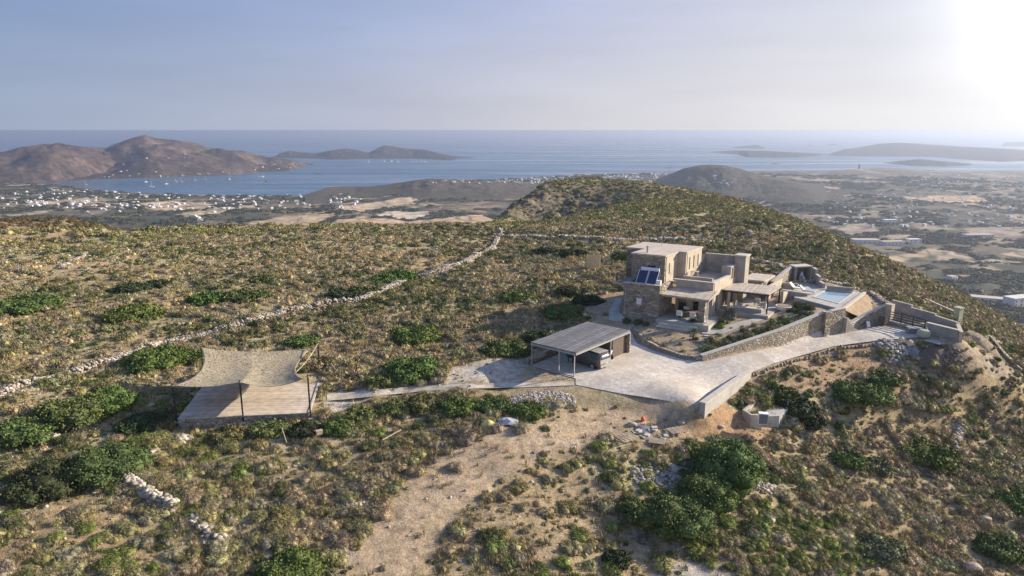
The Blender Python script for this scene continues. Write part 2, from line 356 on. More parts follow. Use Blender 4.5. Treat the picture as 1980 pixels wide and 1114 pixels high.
# ------------------------------------------------------------------ the lie of the land
class Loft:
    """heights from profile lines ordered from near to far; every line is [(px, py, 'z'|'d', value), ...]"""
    def __init__(s, lines):
        s.az = np.radians(np.linspace(-62, 62, 497)); R = []; Z = []
        for L in lines:
            if isinstance(L, tuple): prev_r, prev_z = R[-1], Z[-1]; r, z = L[0](s.az, prev_r, prev_z); R.append(r); Z.append(z); continue
            a = []; r = []; z = []
            for px, py, k, v in L:
                p = un(px, py, v) if k == 'z' else und(px, py, v)
                a.append(math.atan2(p[0], p[1])); r.append(math.hypot(p[0], p[1])); z.append(p[2])
            o = np.argsort(a); a = np.array(a)[o]; r = np.array(r)[o]; z = np.array(z)[o]
            rr = np.interp(s.az, a, r); zz = np.interp(s.az, a, z)
            k = np.hanning(9); k /= k.sum()
            rr = np.convolve(np.pad(rr, 4, 'edge'), k, 'valid'); zz = np.convolve(np.pad(zz, 4, 'edge'), k, 'valid')
            R.append(rr); Z.append(zz)
        s.R = np.array(R); s.Z = np.array(Z)
        for i in range(1, len(R)): s.R[i] = np.maximum(s.R[i], s.R[i-1]*1.02+.5)
    def __call__(s, x, y):
        az = np.arctan2(x, y); r = np.hypot(x, y)
        u = np.clip((az-s.az[0])/(s.az[1]-s.az[0]), 0, len(s.az)-1.001); i = u.astype(int); f = u-i
        R = s.R[:, i]*(1-f)+s.R[:, i+1]*f; Z = s.Z[:, i]*(1-f)+s.Z[:, i+1]*f
        K = len(R); h = R[1:]-R[:-1]; d = (Z[1:]-Z[:-1])/h
        m = np.zeros_like(Z); m[0] = d[0]; m[-1] = d[-1]
        for k in range(1, K-1):
            same = d[k-1]*d[k] > 0; w1 = 2*h[k]+h[k-1]; w2 = h[k]+2*h[k-1]
            den = w1/np.where(d[k-1] == 0, 1, d[k-1])+w2/np.where(d[k] == 0, 1, d[k])
            m[k] = np.where(same, (w1+w2)/np.where(den == 0, 1, den), 0)
        out = Z[0]+m[0]*(r-R[0])*0
        for k in range(K-1):
            t = np.clip((r-R[k])/h[k], 0, 1); sel = (r >= R[k])
            v = (2*t**3-3*t**2+1)*Z[k]+(t**3-2*t**2+t)*h[k]*m[k]+(-2*t**3+3*t**2)*Z[k+1]+(t**3-t**2)*h[k]*m[k+1]
            out = np.where(sel, v, out)
        return out
NEAR = [
 [(-900,1114,'z',-4),(0,1700,'z',-5),(990,1700,'z',-6),(1980,1700,'z',-9),(2900,1500,'z',-12)],
 [(-600,1114,'z',-3),(0,1114,'z',-3),(500,1114,'z',-3.6),(990,1114,'z',-4.2),(1500,1114,'z',-6),(1980,1114,'z',-8.2),(2500,1114,'z',-11)],
 [(-600,850,'z',-1.5),(0,850,'z',-1.8),(340,850,'z',-2),(700,850,'z',-1.7),(1000,850,'z',-1.7),(1300,850,'z',-2.2),(1500,850,'z',-3.6),(1700,850,'z',-4.8),(1980,850,'z',-6.6),(2500,850,'z',-10)],
 [(-600,720,'z',-.5),(0,720,'z',-.6),(340,720,'z',-.9),(700,720,'z',-.6),(1000,720,'z',-.2),(1200,720,'z',-.1),(1440,728,'z',-.2),(1560,735,'z',-1.0),(1700,728,'z',-1.4),(1850,722,'z',-1.4),(1980,730,'z',-2.6),(2150,760,'z',-6.5),(2500,760,'z',-12)],
 [(-600,600,'z',0),(0,600,'z',0),(500,600,'z',.1),(1000,600,'z',.4),(1200,600,'z',1.4),(1500,590,'z',2.4),(1700,602,'z',3),(1850,640,'z',1.0),(1920,660,'z',.2),(1980,680,'z',-1.6),(2500,720,'z',-12)],
 [(-600,520,'z',.5),(0,520,'z',.3),(500,520,'z',.5),(950,520,'z',.8),(1200,520,'z',2),(1400,510,'z',3.2),(1600,530,'z',3.8),(1760,555,'z',2.2),(1900,612,'z',-1),(1980,658,'z',-4.6),(2500,700,'z',-14)],
 [(-600,470,'z',-.6),(0,475,'z',-.8),(230,468,'z',-.6),(500,460,'z',.2),(940,458,'z',.5),(1200,440,'z',2.3),(1400,432,'z',3.2),(1600,470,'z',4),(1760,538,'z',1.9),(1900,600,'z',-1.6),(1980,648,'z',-5.2),(2500,690,'z',-16)],
 [(-600,440,'d',150),(0,450,'d',150),(230,448,'d',155),(500,438,'d',165),(800,437,'d',165),(925,437,'d',160),(960,434,'d',172),(1000,433,'d',185),(1050,429,'d',195),(1100,421,'d',205),(1150,409,'d',215),(1250,392,'d',235),(1400,405,'d',205),(1480,420,'d',195),(1560,447,'d',172),(1640,482,'d',150),(1700,508,'d',138),(1800,552,'d',118),(1900,598,'d',104),(1980,646,'d',94),(2500,680,'d',78)],
 [(-600,442,'d',160),(0,452,'d',160),(230,450,'d',165),(500,440,'d',175),(800,439,'d',175),(925,439,'d',172),(960,443,'d',225),(1000,443,'d',250),(1050,438,'d',265),(1100,426,'d',268),(1150,410,'d',270),(1250,385,'d',268),(1400,391,'d',238),(1480,409,'d',222),(1560,437,'d',196),(1640,474,'d',170),(1700,502,'d',153),(1800,548,'d',128),(1900,594,'d',112),(1980,642,'d',100),(2500,674,'d',82)],
 [(-600,450,'d',178),(0,460,'d',178),(230,458,'d',182),(500,448,'d',192),(800,447,'d',192),(925,447,'d',200),(942,436,'d',262),(960,425,'d',268),(985,404,'d',278),(1020,378,'d',300),(1050,352,'d',315),(1100,348,'d',328),(1150,346,'d',328),(1230,352,'d',318),(1300,361,'d',302),(1400,380,'d',270),(1480,402,'d',245),(1560,431,'d',215),(1640,469,'d',188),(1700,499,'d',165),(1800,545,'d',138),(1900,592,'d',120),(1980,640,'d',106),(2500,670,'d',85)],
 (lambda az, r, z: (r*1.12+15, z-(r*.12+15)*.30),),
 (lambda az, r, z: (r*1.0+130, z-130*.38),),
 (lambda az, r, z: (np.maximum(r+80, 560), np.full_like(r, -112.)),),
 (lambda az, r, z: (np.full_like(r, 900.), np.full_like(r, -121.)),),
 (lambda az, r, z: (np.full_like(r, 1400.), np.full_like(r, -127.)),),
]
COAST = [(-900,350),(-300,350),(60,353),(110,357),(160,366),(230,371),(300,374),(400,377),(500,379),(600,379),(640,373),(700,363),(780,354),(850,348),(950,347),(1050,343),(1120,337),(1200,335),(1280,334),(1400,333),(1480,331),(1600,331),(1650,327),(1700,325),(1760,327),(1850,332),(1980,331),(2300,331),(2900,331)]
NEAR.append([(a, b, 'z', SEA+.4) for a, b in COAST])
NEAR.append((lambda az, r, z: (r*1.03+10, np.full_like(r, SEA-4)),))
NEAR.append((lambda az, r, z: (r*1.3+100, np.full_like(r, SEA-12)),))
land = Loft(NEAR)
# ---- the building plot: surveyed spot heights, blended into the hillside
HO = np.array([13.0, 77.4]); HU = np.array([math.cos(math.radians(-29)), math.sin(math.radians(-29))]); HV = np.array([.6, .8])
def hx(u, v): p = HO+u*HU+v*HV; return (float(p[0]), float(p[1]))
SITE = [un(x, y, 0)[:2] for x, y in ()]
SITE = [(-3,58.5),(6,56.5),(10,55.8),(16.5,53.2),(24.5,60.5),(35.5,66.5),(43.5,65.2),(48.6,64.2),(52.5,69.0),(48,80),(44.5,84),(39,90),(33,92),(22,91),(10,88),(6,82),(8,75),(4,70),(0,66)]
SPOT = [(6,61,0),(1.8,64.3,0),(12.3,68.4,0),(8.3,71.6,.1),(5.9,59.3,-.1),(9.8,57.9,-.3),(15.9,55.2,-.5),(22.5,62.5,-.1),(28,66,.3),(34,69.1,.6),(39.4,70.2,1),(16,62,-.15),(14,66,0),
 (18.6,65.3,0),(28.6,69,.35),(34.2,72.1,.65),(36.5,72.2,.8),(42.6,74.3,1.25),(44.4,71,1.3),(46.1,68,1.35),(46.4,67.2,1.3),(44.8,69,1.35),(47.6,68.4,1.2),(48.6,71,.7),(38,72.2,.95),(13.5,76.2,.9),(12,78,1.7),(13.3,72.5,.3),
 (19.2,66.2,.52),(28,70.2,2.1),(33.4,73.0,3.1),(17,68.5,.6),(15.5,71,.8),(22,71.5,1.3),(20,74,1.6),(25,73,1.7),(30,74.5,2.0),(33,77,2.5),(34,80,3.0),
 (*hx(0,0),1.8),(*hx(4,0),1.9),(*hx(4,9),1.9),(*hx(9,4),1.9),(*hx(0,10),2.6),(*hx(9,12),2.2),(*hx(14,7),2.1),(*hx(14,12),2.3),(*hx(12,17),2.8),(*hx(4,14),3.2),(*hx(-2,5),2.0),
 (36.3,79.8,2.9),(39.4,83.3,2.9),(42.1,82,2.9),(37.8,76.7,2.9),(36.9,74.6,2.9),(42.6,81.2,2.9),(43.8,80.5,2.4),(40.6,75.6,1.5),(38.4,74,1.5),(42.8,78,1.7),(36.5,86,3.1),(44.6,75.8,2.1),(47.8,71.2,2.1),(46.5,70.4,2.1),(44,78,2.3),(45.5,76,2.3)]
bpts = []
for i in range(len(SITE)):
    a = np.array(SITE[i], float); b = np.array(SITE[(i+1) % len(SITE)], float)
    for k in range(2): bpts.append(a+(b-a)*k/2)
bpts = np.array(bpts); bz = land(bpts[:, 0], bpts[:, 1])
CPTS = np.vstack([np.array(SPOT), np.column_stack([bpts, bz])])
def tpsk(r2): return r2*np.log(np.maximum(r2, 1e-12))
def tps_fit(P, lam=40.):
    n = len(P); d2 = ((P[:, None, :2]-P[None, :, :2])**2).sum(-1); K = tpsk(d2)+lam*np.eye(n)
    Q = np.column_stack([np.ones(n), P[:, :2]]); A = np.block([[K, Q], [Q.T, np.zeros((3, 3))]])
    return np.linalg.solve(A, np.concatenate([P[:, 2], np.zeros(3)]))
ROADSIDE = [(-6,62),(-4,55),(6,53),(16,49),(26,57),(36,63),(44,61),(50,60),(56,68),(49.5,71.6),(48.2,71.1),(46.5,68.2),(44.85,71.2),(42.75,75.0),(41.4,75.0),(40.2,74.65),(38.9,73.95),(37.6,73.1),(36.9,73.1),(35.0,72.5),(34.2,72.45),(28.3,69.45),(19.2,65.7),(17.4,66.55),(15.6,68.8),(14.3,71.4),(13.5,74.6),(12.2,74.5),(12.0,69),(8.3,71.9),(1.5,65)]
_lo = inpoly(CPTS[:, 0], CPTS[:, 1], ROADSIDE); LOW = CPTS[_lo]; HIGH = CPTS[~_lo]
TWL = tps_fit(LOW, 3.); TWH = tps_fit(HIGH, 8.)
def tpe(P, W_, x, y):
    o = W_[-3]+W_[-2]*x+W_[-1]*y
    for i in range(len(P)): o = o+W_[i]*tpsk((x-P[i, 0])**2+(y-P[i, 1])**2)
    return o
def tps(x, y):
    w_ = smooth(sdf(x, y, ROADSIDE)/.5+.5); return tpe(LOW, TWL, x, y)*w_+tpe(HIGH, TWH, x, y)*(1-w_)
_d = [un(343,810,-.9)[:2], un(598,798,-.9)[:2], un(621,725,-.9)[:2]]; DECK = _d+[_d[0]+_d[2]-_d[1]]
_sp = [und(px_, py_, 278) for px_, py_ in [(-500,385),(-200,390),(0,403),(60,409),(120,415),(190,430),(240,446),(290,470)]]
SPA = np.array([math.atan2(p[0], p[1]) for p in _sp]+[-.40]); SPZ = np.array([p[2] for p in _sp]+[-112.])
def H(x, y, noise=True):
    x = np.atleast_1d(np.asarray(x, float)); y = np.atleast_1d(np.asarray(y, float))
    z = land(x, y); r = np.hypot(x, y); wq = np.zeros_like(x)
    near = (r > 48) & (r < 100) & (x > -8) & (x < 56)
    if near.any():
        sd = sdf(x[near], y[near], SITE); wq[near] = smooth(sd/2.0+.5)
        k = np.where(near)[0][sd > -1.2]
        if len(k): z[k] = z[k]*(1-wq[k])+tps(x[k], y[k])*wq[k]
    az = np.arctan2(x, y); st = np.interp(az, SPA, SPZ); sr = 285+25*np.sin(az*9)
    sp_ = -112+(st+112)*np.exp(-((r-sr)/np.where(r < sr, 95, 140))**2)
    z = np.where((r > 190) & (r < 700) & (st > -108), np.maximum(z, sp_), z)
    if noise:
        dk = polydist(x, y, [tuple(p) for p in DECK]); ind = inpoly(x, y, DECK)
        a = (1-wq)*np.where(ind, 0, smooth((dk+.2)/3)); 
        lo = smooth((r-20)/30)
        z = z+a*lo*((fbm(x/14, y/14, 3, 4)-.5)*1.5+(fbm(x/3, y/3, 9, 3)-.5)*.45)
        far = smooth((r-170)/200)*(z > SEA)
        z = z+far*((fbm(x/90, y/90, 21, 4)-.5)*12*smooth((-z-20)/60)+(fbm(x/30, y/30, 5, 4)-.5)*3)*smooth((z-SEA)/6)
        # crags on the shaded left flank of the hill
        cr = np.exp(-(((x-14)/26)**2+((y-288)/26)**2)); z = z+cr*(np.abs(fbm(x/8, y/8, 31, 4)-.5)*9-1.5)
    return z
def Hs(x, y): return float(H([x], [y])[0])
def G(px, py):
    """where the sight line through this point of the photo meets the ground"""
    d = raydir(px, py); t = np.geomspace(15, 3000, 900); x = d[0]*t; y = d[1]*t; z = HC+d[2]*t
    h = H(x, y); k = np.argmax(z < h)
    if not (z < h).any(): k = len(t)-1
    t2 = np.linspace(t[max(k-1, 0)], t[k], 60); x = d[0]*t2; y = d[1]*t2; h = H(x, y); z = HC+d[2]*t2; k = max(np.argmax(z < h), 0)
    return np.array([x[k], y[k], h[k]])
def GP(pts): return [tuple(G(*p)[:2]) for p in pts]

# zones painted on the ground (soil colours)
ZONES = [  # polygon in plan, albedo, softness
 (GP([(0,985),(160,955),(290,1000),(330,1060),(250,1114),(0,1130)]), (.34,.24,.135), 2.5, .7),
 (GP([(1290,778),(1205,766),(1130,772),(1060,800),(930,850),(820,900),(760,960),(690,1060),(640,1130),(1290,1130),(1240,1030),(1200,960),(1130,900),(1160,850),(1300,820),(1345,795)]), (.37,.28,.17), 1.5, .75),
 (GP([(1340,796),(1300,830),(1250,850),(1340,850),(1450,850),(1520,850),(1500,830),(1440,800),(1400,775),(1440,735),(1400,760),(1360,792)]), (.36,.23,.13), .8, .9),
 (GP([(1450,728),(1500,706),(1600,677),(1700,664),(1750,700),(1640,735),(1590,755),(1540,752),(1490,745),(1450,760),(1400,775)]), (.37,.25,.15), .8, .85),
 (GP([(865,742),(876,712),(930,698),(1015,690),(1030,712),(1110,738),(1110,742),(1000,744)]), (.50,.45,.385), .5, .95),
 (GP([(626,790),(632,765),(660,758),(700,757),(706,776),(650,800)]), (.52,.47,.40), .6, .95),
 (GP([(1850,664),(1852,640),(1900,640),(1950,690),(1985,740),(1900,730),(1860,690)]), (.32,.265,.195), .8, .9),
 (GP([(1690,655),(1760,660),(1850,668),(1860,700),(1760,700),(1710,690)]), (.33,.31,.28), .5, .9),
 (GP([(930,838),(980,832),(1040,838),(1110,852),(1160,860),(1080,865),(960,852)]), (.38,.34,.30), .5, .7),
 (GP([(700,1030),(750,1060),(740,1100),(690,1110),(660,1070)]), (.36,.30,.25), .7, .6),
 (GP([(1290,900),(1330,890),(1330,930),(1230,940),(1220,910)]), (.34,.32,.29), .5, .8),
 (GP([(1470,945),(1500,930),(1530,945),(1450,970),(1400,1000),(1330,1060),(1290,1060),(1390,990)]), (.36,.31,.25), .6, .75),
 (GP([(1265,1114),(1280,1090),(1340,1085),(1420,1105),(1430,1130),(1250,1130)]), (.42,.385,.33), .4, .95),
 (GP([(600,655),(760,640),(900,600),(1000,640),(900,690),(640,690)]), (.38,.25,.155), 4, .5),
 (GP([(200,690),(270,650),(300,655),(240,690)]), (.30,.19,.10), 1.5, .9),
 (GP([(0,520),(300,505),(900,500),(1000,515),(600,530),(0,545)]), (.42,.31,.17), 5, .7),
 (GP([(1290,780),(1150,792),(1050,812),(960,838),(880,872),(800,915),(740,985),(700,1060),(690,1130),(800,1130),(850,1040),(900,975),(985,915),(1080,868),(1180,838),(1300,806),(1330,795)]), (.44,.335,.225), .7, .9),
 (GP([(1180,838),(1230,800),(1340,815),(1350,850),(1300,872),(1190,868)]), (.38,.29,.19), .7, .7),
]
GARDEN = [(19.3,66.1),(28.3,70.1),(34,73.0),(35.2,75.5),(34.0,79.0),(32.6,80.2),(29.8,75.9),(24.3,76.2),(21.5,71.6),(17.5,74.6),(13.6,76.6),(12.9,74.5),(15,70),(17,67)]
ROAD = GP([(1113,733),(1113,745),(1200,762),(1290,776),(1350,789)])+[(22.6,62.3),(26,64.6),(34,68.9),(39.4,69.9),(43.8,69.8),(44.6,71.15),(42.5,74.6),(38.2,72.9),(36.6,72.75),(34,72.3),(28.2,69.15),(21.5,66.0),(19.2,65.3),(17.6,66),(15.2,68.4),(13.6,71),(13.4,74.6),(12.4,74.4),(12.35,68.6),(8.4,71.6),(1.8,64.3)]
PATH = GP([(1109,738),(1000,741),(900,743),(800,748),(700,757),(632,765),(632,776),(720,768),(820,757),(920,752),(1010,750),(1111,746)])
PLOT = [p for p in SITE if p not in ((48.6,64.2),(52.5,69.0),(43.5,65.2),(35.5,66.5),(24.5,60.5),(16.5,53.2))]; PLOT = [(-3,58.5),(6,57.5),(10,57),(16,54.6),(22.7,62),(34,68.3),(42,69),(44.3,69.3),(46.2,67.4),(49,71.3),(46.8,77),(44.8,82.5),(40,89.5),(33,92),(22,91),(12,88),(9,82),(10,76),(6,71),(0,65.5)]
def veg_keep(x, y):
    """1 where scrub grows, 0 on roads, walls and buildings"""
    k = np.ones(len(x))
    for P in (ROAD, PATH, GARDEN, DECK, ZONES[4][0], ZONES[5][0]): k = np.minimum(k, smooth(-sdf(x, y, P)/.8))
    k = np.where(sdf(x, y, PLOT) > -.3, 0, k)
    k = k*(1-.75*np.exp(-(((x-14)/26)**2+((y-288)/26)**2)))
    for i, q in ((1, .55), (2, .97), (3, .45), (6, .7), (8, .8), (9, .5), (10, .75), (11, .7), (12, 1.), (0, .45), (14, .9), (15, .35), (13, .2), (16, .97), (17, .95)):
        k = k*(1-q*smooth(sdf(x, y, ZONES[i][0])/1.0+.5))
    return k
def land_colour(x, y, z):
    r = np.hypot(x, y); n1 = fbm(x/9, y/9, 51, 4); n2 = fbm(x/30, y/30, 61, 4)
    n3 = fbm(x/2.2, y/2.2, 77, 3)
    a = np.array([.335,.265,.15]); b = np.array([.43,.36,.205]); c = np.array([.26,.21,.13])
    t = smooth((n1-.35)/.3)[:, None]; col = a*(1-t)+b*t
    t = smooth((n3-.5)/.25)[:, None]*.7; col = col*(1-t)+c*t
    t = smooth((n2-.48)/.2)[:, None]*.5; col = col*(1-t)+np.array([.35,.245,.13])*t
    for P, q, soft, op in ZONES:
        bb = np.array(P); m = 3*soft+1
        k = np.where((x > bb[:, 0].min()-m) & (x < bb[:, 0].max()+m) & (y > bb[:, 1].min()-m) & (y < bb[:, 1].max()+m))[0]
        if not len(k): continue
        s = sdf(x[k], y[k], P)+(fbm(x[k]/1.5, y[k]/1.5, 5, 3)-.5)*soft*2.2
        w = (smooth(s/soft+.5)*op)[:, None]; j = (.86+.28*n3[k])[:, None]; col[k] = col[k]*(1-w)+np.array(q)*j*w
    # garden soil and building plot
    k = np.where((x > -10) & (x < 56) & (y > 45) & (y < 100))[0]
    w = smooth(sdf(x[k], y[k], SITE)/3-.2+(n3[k]-.5)*1.2)[:, None]; col[k] = col[k]*(1-w)+w*np.array([.36,.285,.20])*(.85+.3*n3[k])[:, None]
    # crag and scrub of the steep hill flank: grey rock, its shade darkened into the colour
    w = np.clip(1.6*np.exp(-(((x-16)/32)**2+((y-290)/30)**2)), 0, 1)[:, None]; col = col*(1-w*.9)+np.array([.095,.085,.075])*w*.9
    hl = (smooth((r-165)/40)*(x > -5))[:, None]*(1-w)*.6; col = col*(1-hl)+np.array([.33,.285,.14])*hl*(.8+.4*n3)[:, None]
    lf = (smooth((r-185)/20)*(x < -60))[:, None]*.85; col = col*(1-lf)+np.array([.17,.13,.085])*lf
    far = smooth((r-360)/150)
    return col, far
def pm(px, py): return un(px, py, -120.0)[:2]
FIELDS = [  # larger fields one can pick out in the valley (px outline on the valley floor)
 ([(600,432),(700,414),(800,420),(930,408),(965,420),(950,442),(600,445)], (.52,.37,.23)),
 ([(700,440),(900,428),(950,430),(950,450),(600,450)], (.50,.31,.19)),
 ([(720,412),(760,400),(830,402),(840,410),(790,418)], (.55,.47,.35)),
 ([(640,395),(720,385),(820,372),(830,376),(760,392),(660,402)], (.48,.37,.25)),
 ([(40,383),(130,377),(220,383),(60,390)], (.48,.36,.24)),
 ([(260,388),(330,378),(420,382),(400,400),(280,398)], (.48,.36,.23)),
 ([(330,405),(450,395),(470,402),(360,416)], (.46,.37,.22)),
 ([(480,425),(560,410),(660,405),(600,438),(480,440)], (.46,.35,.21)),
 ([(1550,352),(1620,355),(1650,370),(1600,378),(1555,366)], (.50,.34,.24)),
 ([(1740,374),(1820,368),(1880,370),(1930,382),(1800,386)], (.52,.37,.24)),
 ([(1600,430),(1680,425),(1700,440),(1640,450)], (.33,.27,.20)),
 ([(1690,450),(1780,446),(1760,456),(1700,460)], (.34,.27,.18)),
 ([(1700,492),(1810,476),(1830,480),(1740,498)], (.40,.31,.20)),
 ([(1900,498),(1960,500),(1980,512),(1920,506)], (.36,.29,.20)),
 ([(1860,430),(1980,430),(1980,455),(1880,450)], (.31,.25,.19)),
 ([(1850,535),(1880,528),(1880,545),(1855,548)], (.36,.27,.18)),
]
FIELDS = [([tuple(pm(*q)) for q in P], c) for P, c in FIELDS]
# ---- one polar sheet, fine near the camera and coarse far away
azs = np.radians(np.concatenate([np.linspace(-180, -62, 24)[:-1], np.linspace(-62, -43, 60)[:-1], np.linspace(-43, 43, 780), np.linspace(43, 62, 60)[1:], np.linspace(62, 180, 24)[1:-1]]))
rs = np.concatenate([[2.0, 8.0], np.geomspace(14, 420, 520), np.geomspace(423, 3400, 230), [4200, 9000, 60000]])
AZ, RR = np.meshgrid(azs, rs, indexing='ij'); gx = (np.sin(AZ)*RR).ravel(); gy = (np.cos(AZ)*RR).ravel()
gz = H(gx, gy); gz = np.where(RR.ravel() > 3500, SEA-15, gz)
gz = np.where((np.abs(AZ.ravel()) > math.radians(62)) & (RR.ravel() > 300) & (RR.ravel() < 3500), np.minimum(gz, -60), gz)
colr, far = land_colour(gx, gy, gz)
fw = np.zeros(len(gx))
for P, c in FIELDS:
    bb = np.array(P); k = np.where((gx > bb[:, 0].min()-40) & (gx < bb[:, 0].max()+40) & (gy > bb[:, 1].min()-40) & (gy < bb[:, 1].max()+40) & (gz < -60))[0]
    if len(k): s = smooth(sdf(gx[k], gy[k], P)/8+.5); colr[k] = colr[k]*(1-s[:, None])+np.array(c)*s[:, None]; fw[k] = np.maximum(fw[k], s)
na, nr = len(azs), len(rs); I = np.arange(na*nr).reshape(na, nr)
J = np.roll(I, -1, 0)
fc = np.stack([I[:, :-1], I[:, 1:], J[:, 1:], J[:, :-1]], -1).reshape(-1, 4)
# terrain material
m, t, n, b = newmat('dry_hillside'); tc = n.new('ShaderNodeTexCoord')
ac = n.new('ShaderNodeAttribute'); ac.attribute_name = 'soil'; am = n.new('ShaderNodeAttribute'); am.attribute_name = 'zone'
sm = n.new('ShaderNodeSeparateColor'); t.links.new(am.outputs['Color'], sm.inputs[0])
def nz(scale, det, rough=.6, src=None):
    q = N(t, 'ShaderNodeTexNoise', Scale=scale, Detail=det, Roughness=rough); t.links.new(src or tc.outputs['Object'], q.inputs['Vector']); return q
a1 = nz(1.6, 8, .7); a2 = nz(.35, 6, .7); a3 = nz(9.0, 4, .7)
c = mixc(t, 1.0, ac.outputs['Color'], ramp(t, a1.outputs['Fac'], [(.3, g3(.55)), (.5, g3(1.0)), (.72, g3(1.5))]), 'MULTIPLY')
c = mixc(t, .8, c, ramp(t, a3.outputs['Fac'], [(.3, g3(.25)), (.7, g3(.75))]), 'OVERLAY')
straw = ramp(t, a2.outputs['Fac'], [(.5, g3(0)), (.62, g3(.5))]); c = mixc(t, straw, c, mixc(t, 1.0, (.45,.355,.205), ramp(t, a1.outputs['Fac'], [(.3, g3(.6)), (.7, g3(1.25))]), 'MULTIPLY'))
vs = N(t, 'ShaderNodeTexVoronoi', Scale=2.6); t.links.new(tc.outputs['Object'], vs.inputs['Vector'])
sp2 = n.new('ShaderNodeSeparateColor'); t.links.new(vs.outputs['Color'], sp2.inputs[0])
spot = n.new('ShaderNodeMath'); spot.operation = 'MULTIPLY'
t.links.new(ramp(t, vs.outputs['Distance'], [(.18, g3(1)), (.24, g3(0))]), spot.inputs[0]); t.links.new(ramp(t, sp2.outputs[0], [(.72, g3(0)), (.76, g3(1))]), spot.inputs[1])
nearc = mixc(t, spot.outputs[0], c, (.44,.40,.34))
# valley farmland
wp = nz(.006, 4); wv = n.new('ShaderNodeVectorMath'); wv.operation = 'MULTIPLY_ADD'; wv.inputs[1].default_value = (90, 90, 0)
t.links.new(wp.outputs['Color'], wv.inputs[0]); t.links.new(tc.outputs['Object'], wv.inputs[2])
mpv = n.new('ShaderNodeMapping'); mpv.inputs['Scale'].default_value = (1, .62, 0); mpv.inputs['Rotation'].default_value = (0, 0, .3); t.links.new(wv.outputs[0], mpv.inputs[0])
vf = N(t, 'ShaderNodeTexVoronoi', Scale=.017); t.links.new(mpv.outputs[0], vf.inputs['Vector'])
vg = N(t, 'ShaderNodeTexVoronoi', _feature='DISTANCE_TO_EDGE', Scale=.017); t.links.new(mpv.outputs[0], vg.inputs['Vector'])
s3 = n.new('ShaderNodeSeparateColor'); t.links.new(vf.outputs['Color'], s3.inputs[0])
fcx = ramp(t, s3.outputs[0], [(0, (.07,.07,.05)), (.25, (.10,.09,.06)), (.45, (.17,.135,.09)), (.65, (.28,.215,.14)), (.85, (.42,.325,.215)), (1, (.12,.11,.075))])
fcx = mixc(t, sm.outputs[1], fcx, ac.outputs['Color'])
f1 = nz(.045, 7, .7); fcx = mixc(t, .9, fcx, ramp(t, f1.outputs['Fac'], [(.3, g3(.22)), (.7, g3(.75))]), 'OVERLAY')
f2 = nz(.011, 7, .75); trees = ramp(t, f2.outputs['Fac'], [(.50, g3(0)), (.56, g3(.85))])
tm = n.new('ShaderNodeMath'); tm.operation = 'MULTIPLY'; t.links.new(trees, tm.inputs[0]); iv = n.new('ShaderNodeMath'); iv.operation = 'SUBTRACT'; iv.inputs[0].default_value = 1; t.links.new(sm.outputs[1], iv.inputs[1]); t.links.new(iv.outputs[0], tm.inputs[1])
fcx = mixc(t, tm.outputs[0], fcx, mixc(t, 1.0, (.085,.085,.055), ramp(t, f1.outputs['Fac'], [(.3, g3(.6)), (.7, g3(1.5))]), 'MULTIPLY'))
fcx = mixc(t, ramp(t, vg.outputs['Distance'], [(.0, g3(.75)), (.05, g3(0))]), fcx, (.07,.072,.045))
t.links.new(mixc(t, sm.outputs[0], nearc, fcx), b.inputs['Base Color']); b.inputs['Roughness'].default_value = .95; b.inputs['Specular IOR Level'].default_value = .1
b1 = nz(3.0, 8, .75); bp = N(t, 'ShaderNodeBump', Strength=.9, Distance=.22); t.links.new(b1.outputs['Fac'], bp.inputs['Height'])
t.links.new(bp.outputs[0], b.inputs['Normal']); M['ground'] = m
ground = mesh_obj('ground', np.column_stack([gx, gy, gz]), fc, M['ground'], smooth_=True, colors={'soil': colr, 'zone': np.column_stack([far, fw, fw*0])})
tag(ground, 'dry scrub hillside of orange soil running down to a valley of fields by the sea', kind='structure')
# hill flanks seen far off share this kind of cover
def farmat(name, cols, scale, rockiness=.5):
    rockiness = min(1.1, rockiness*1.5)
    m, t, n, b = newmat(name); tc = n.new('ShaderNodeTexCoord')
    a = N(t, 'ShaderNodeTexNoise', Scale=scale, Detail=8.0, Roughness=.7); t.links.new(tc.outputs['Object'], a.inputs['Vector'])
    c = ramp(t, a.outputs['Fac'], [(.32, cols[0]), (.5, cols[1]), (.68, cols[2])])
    a2 = N(t, 'ShaderNodeTexNoise', Scale=scale*9, Detail=6.0, Roughness=.7); t.links.new(tc.outputs['Object'], a2.inputs['Vector'])
    c = mixc(t, .9, c, ramp(t, a2.outputs['Fac'], [(.3, g3(.5-rockiness*.45)), (.7, g3(.5+rockiness*.4))]), 'OVERLAY')
    t.links.new(c, b.inputs['Base Color']); b.inputs['Roughness'].default_value = .95; b.inputs['Specular IOR Level'].default_value = .1
    bp = N(t, 'ShaderNodeBump', Strength=.7, Distance=6.0); t.links.new(a2.outputs['Fac'], bp.inputs['Height']); t.links.new(bp.outputs[0], b.inputs['Normal'])
    return m
M['headland'] = farmat('headland_cover', [(.035,.029,.026), (.09,.065,.05), (.21,.15,.115)], .006, .6)
M['darkhill'] = farmat('dark_scrub_hill', [(.05,.05,.038), (.075,.07,.052), (.12,.105,.075)], .01, .4)
M['islandm'] = farmat('island_cover', [(.03,.03,.032), (.05,.047,.045), (.085,.072,.06)], .004, .4)
M['spur'] = farmat('spur_scrub', [(.07,.065,.048), (.10,.085,.062), (.16,.13,.09)], .05, .8)
FARL = {}
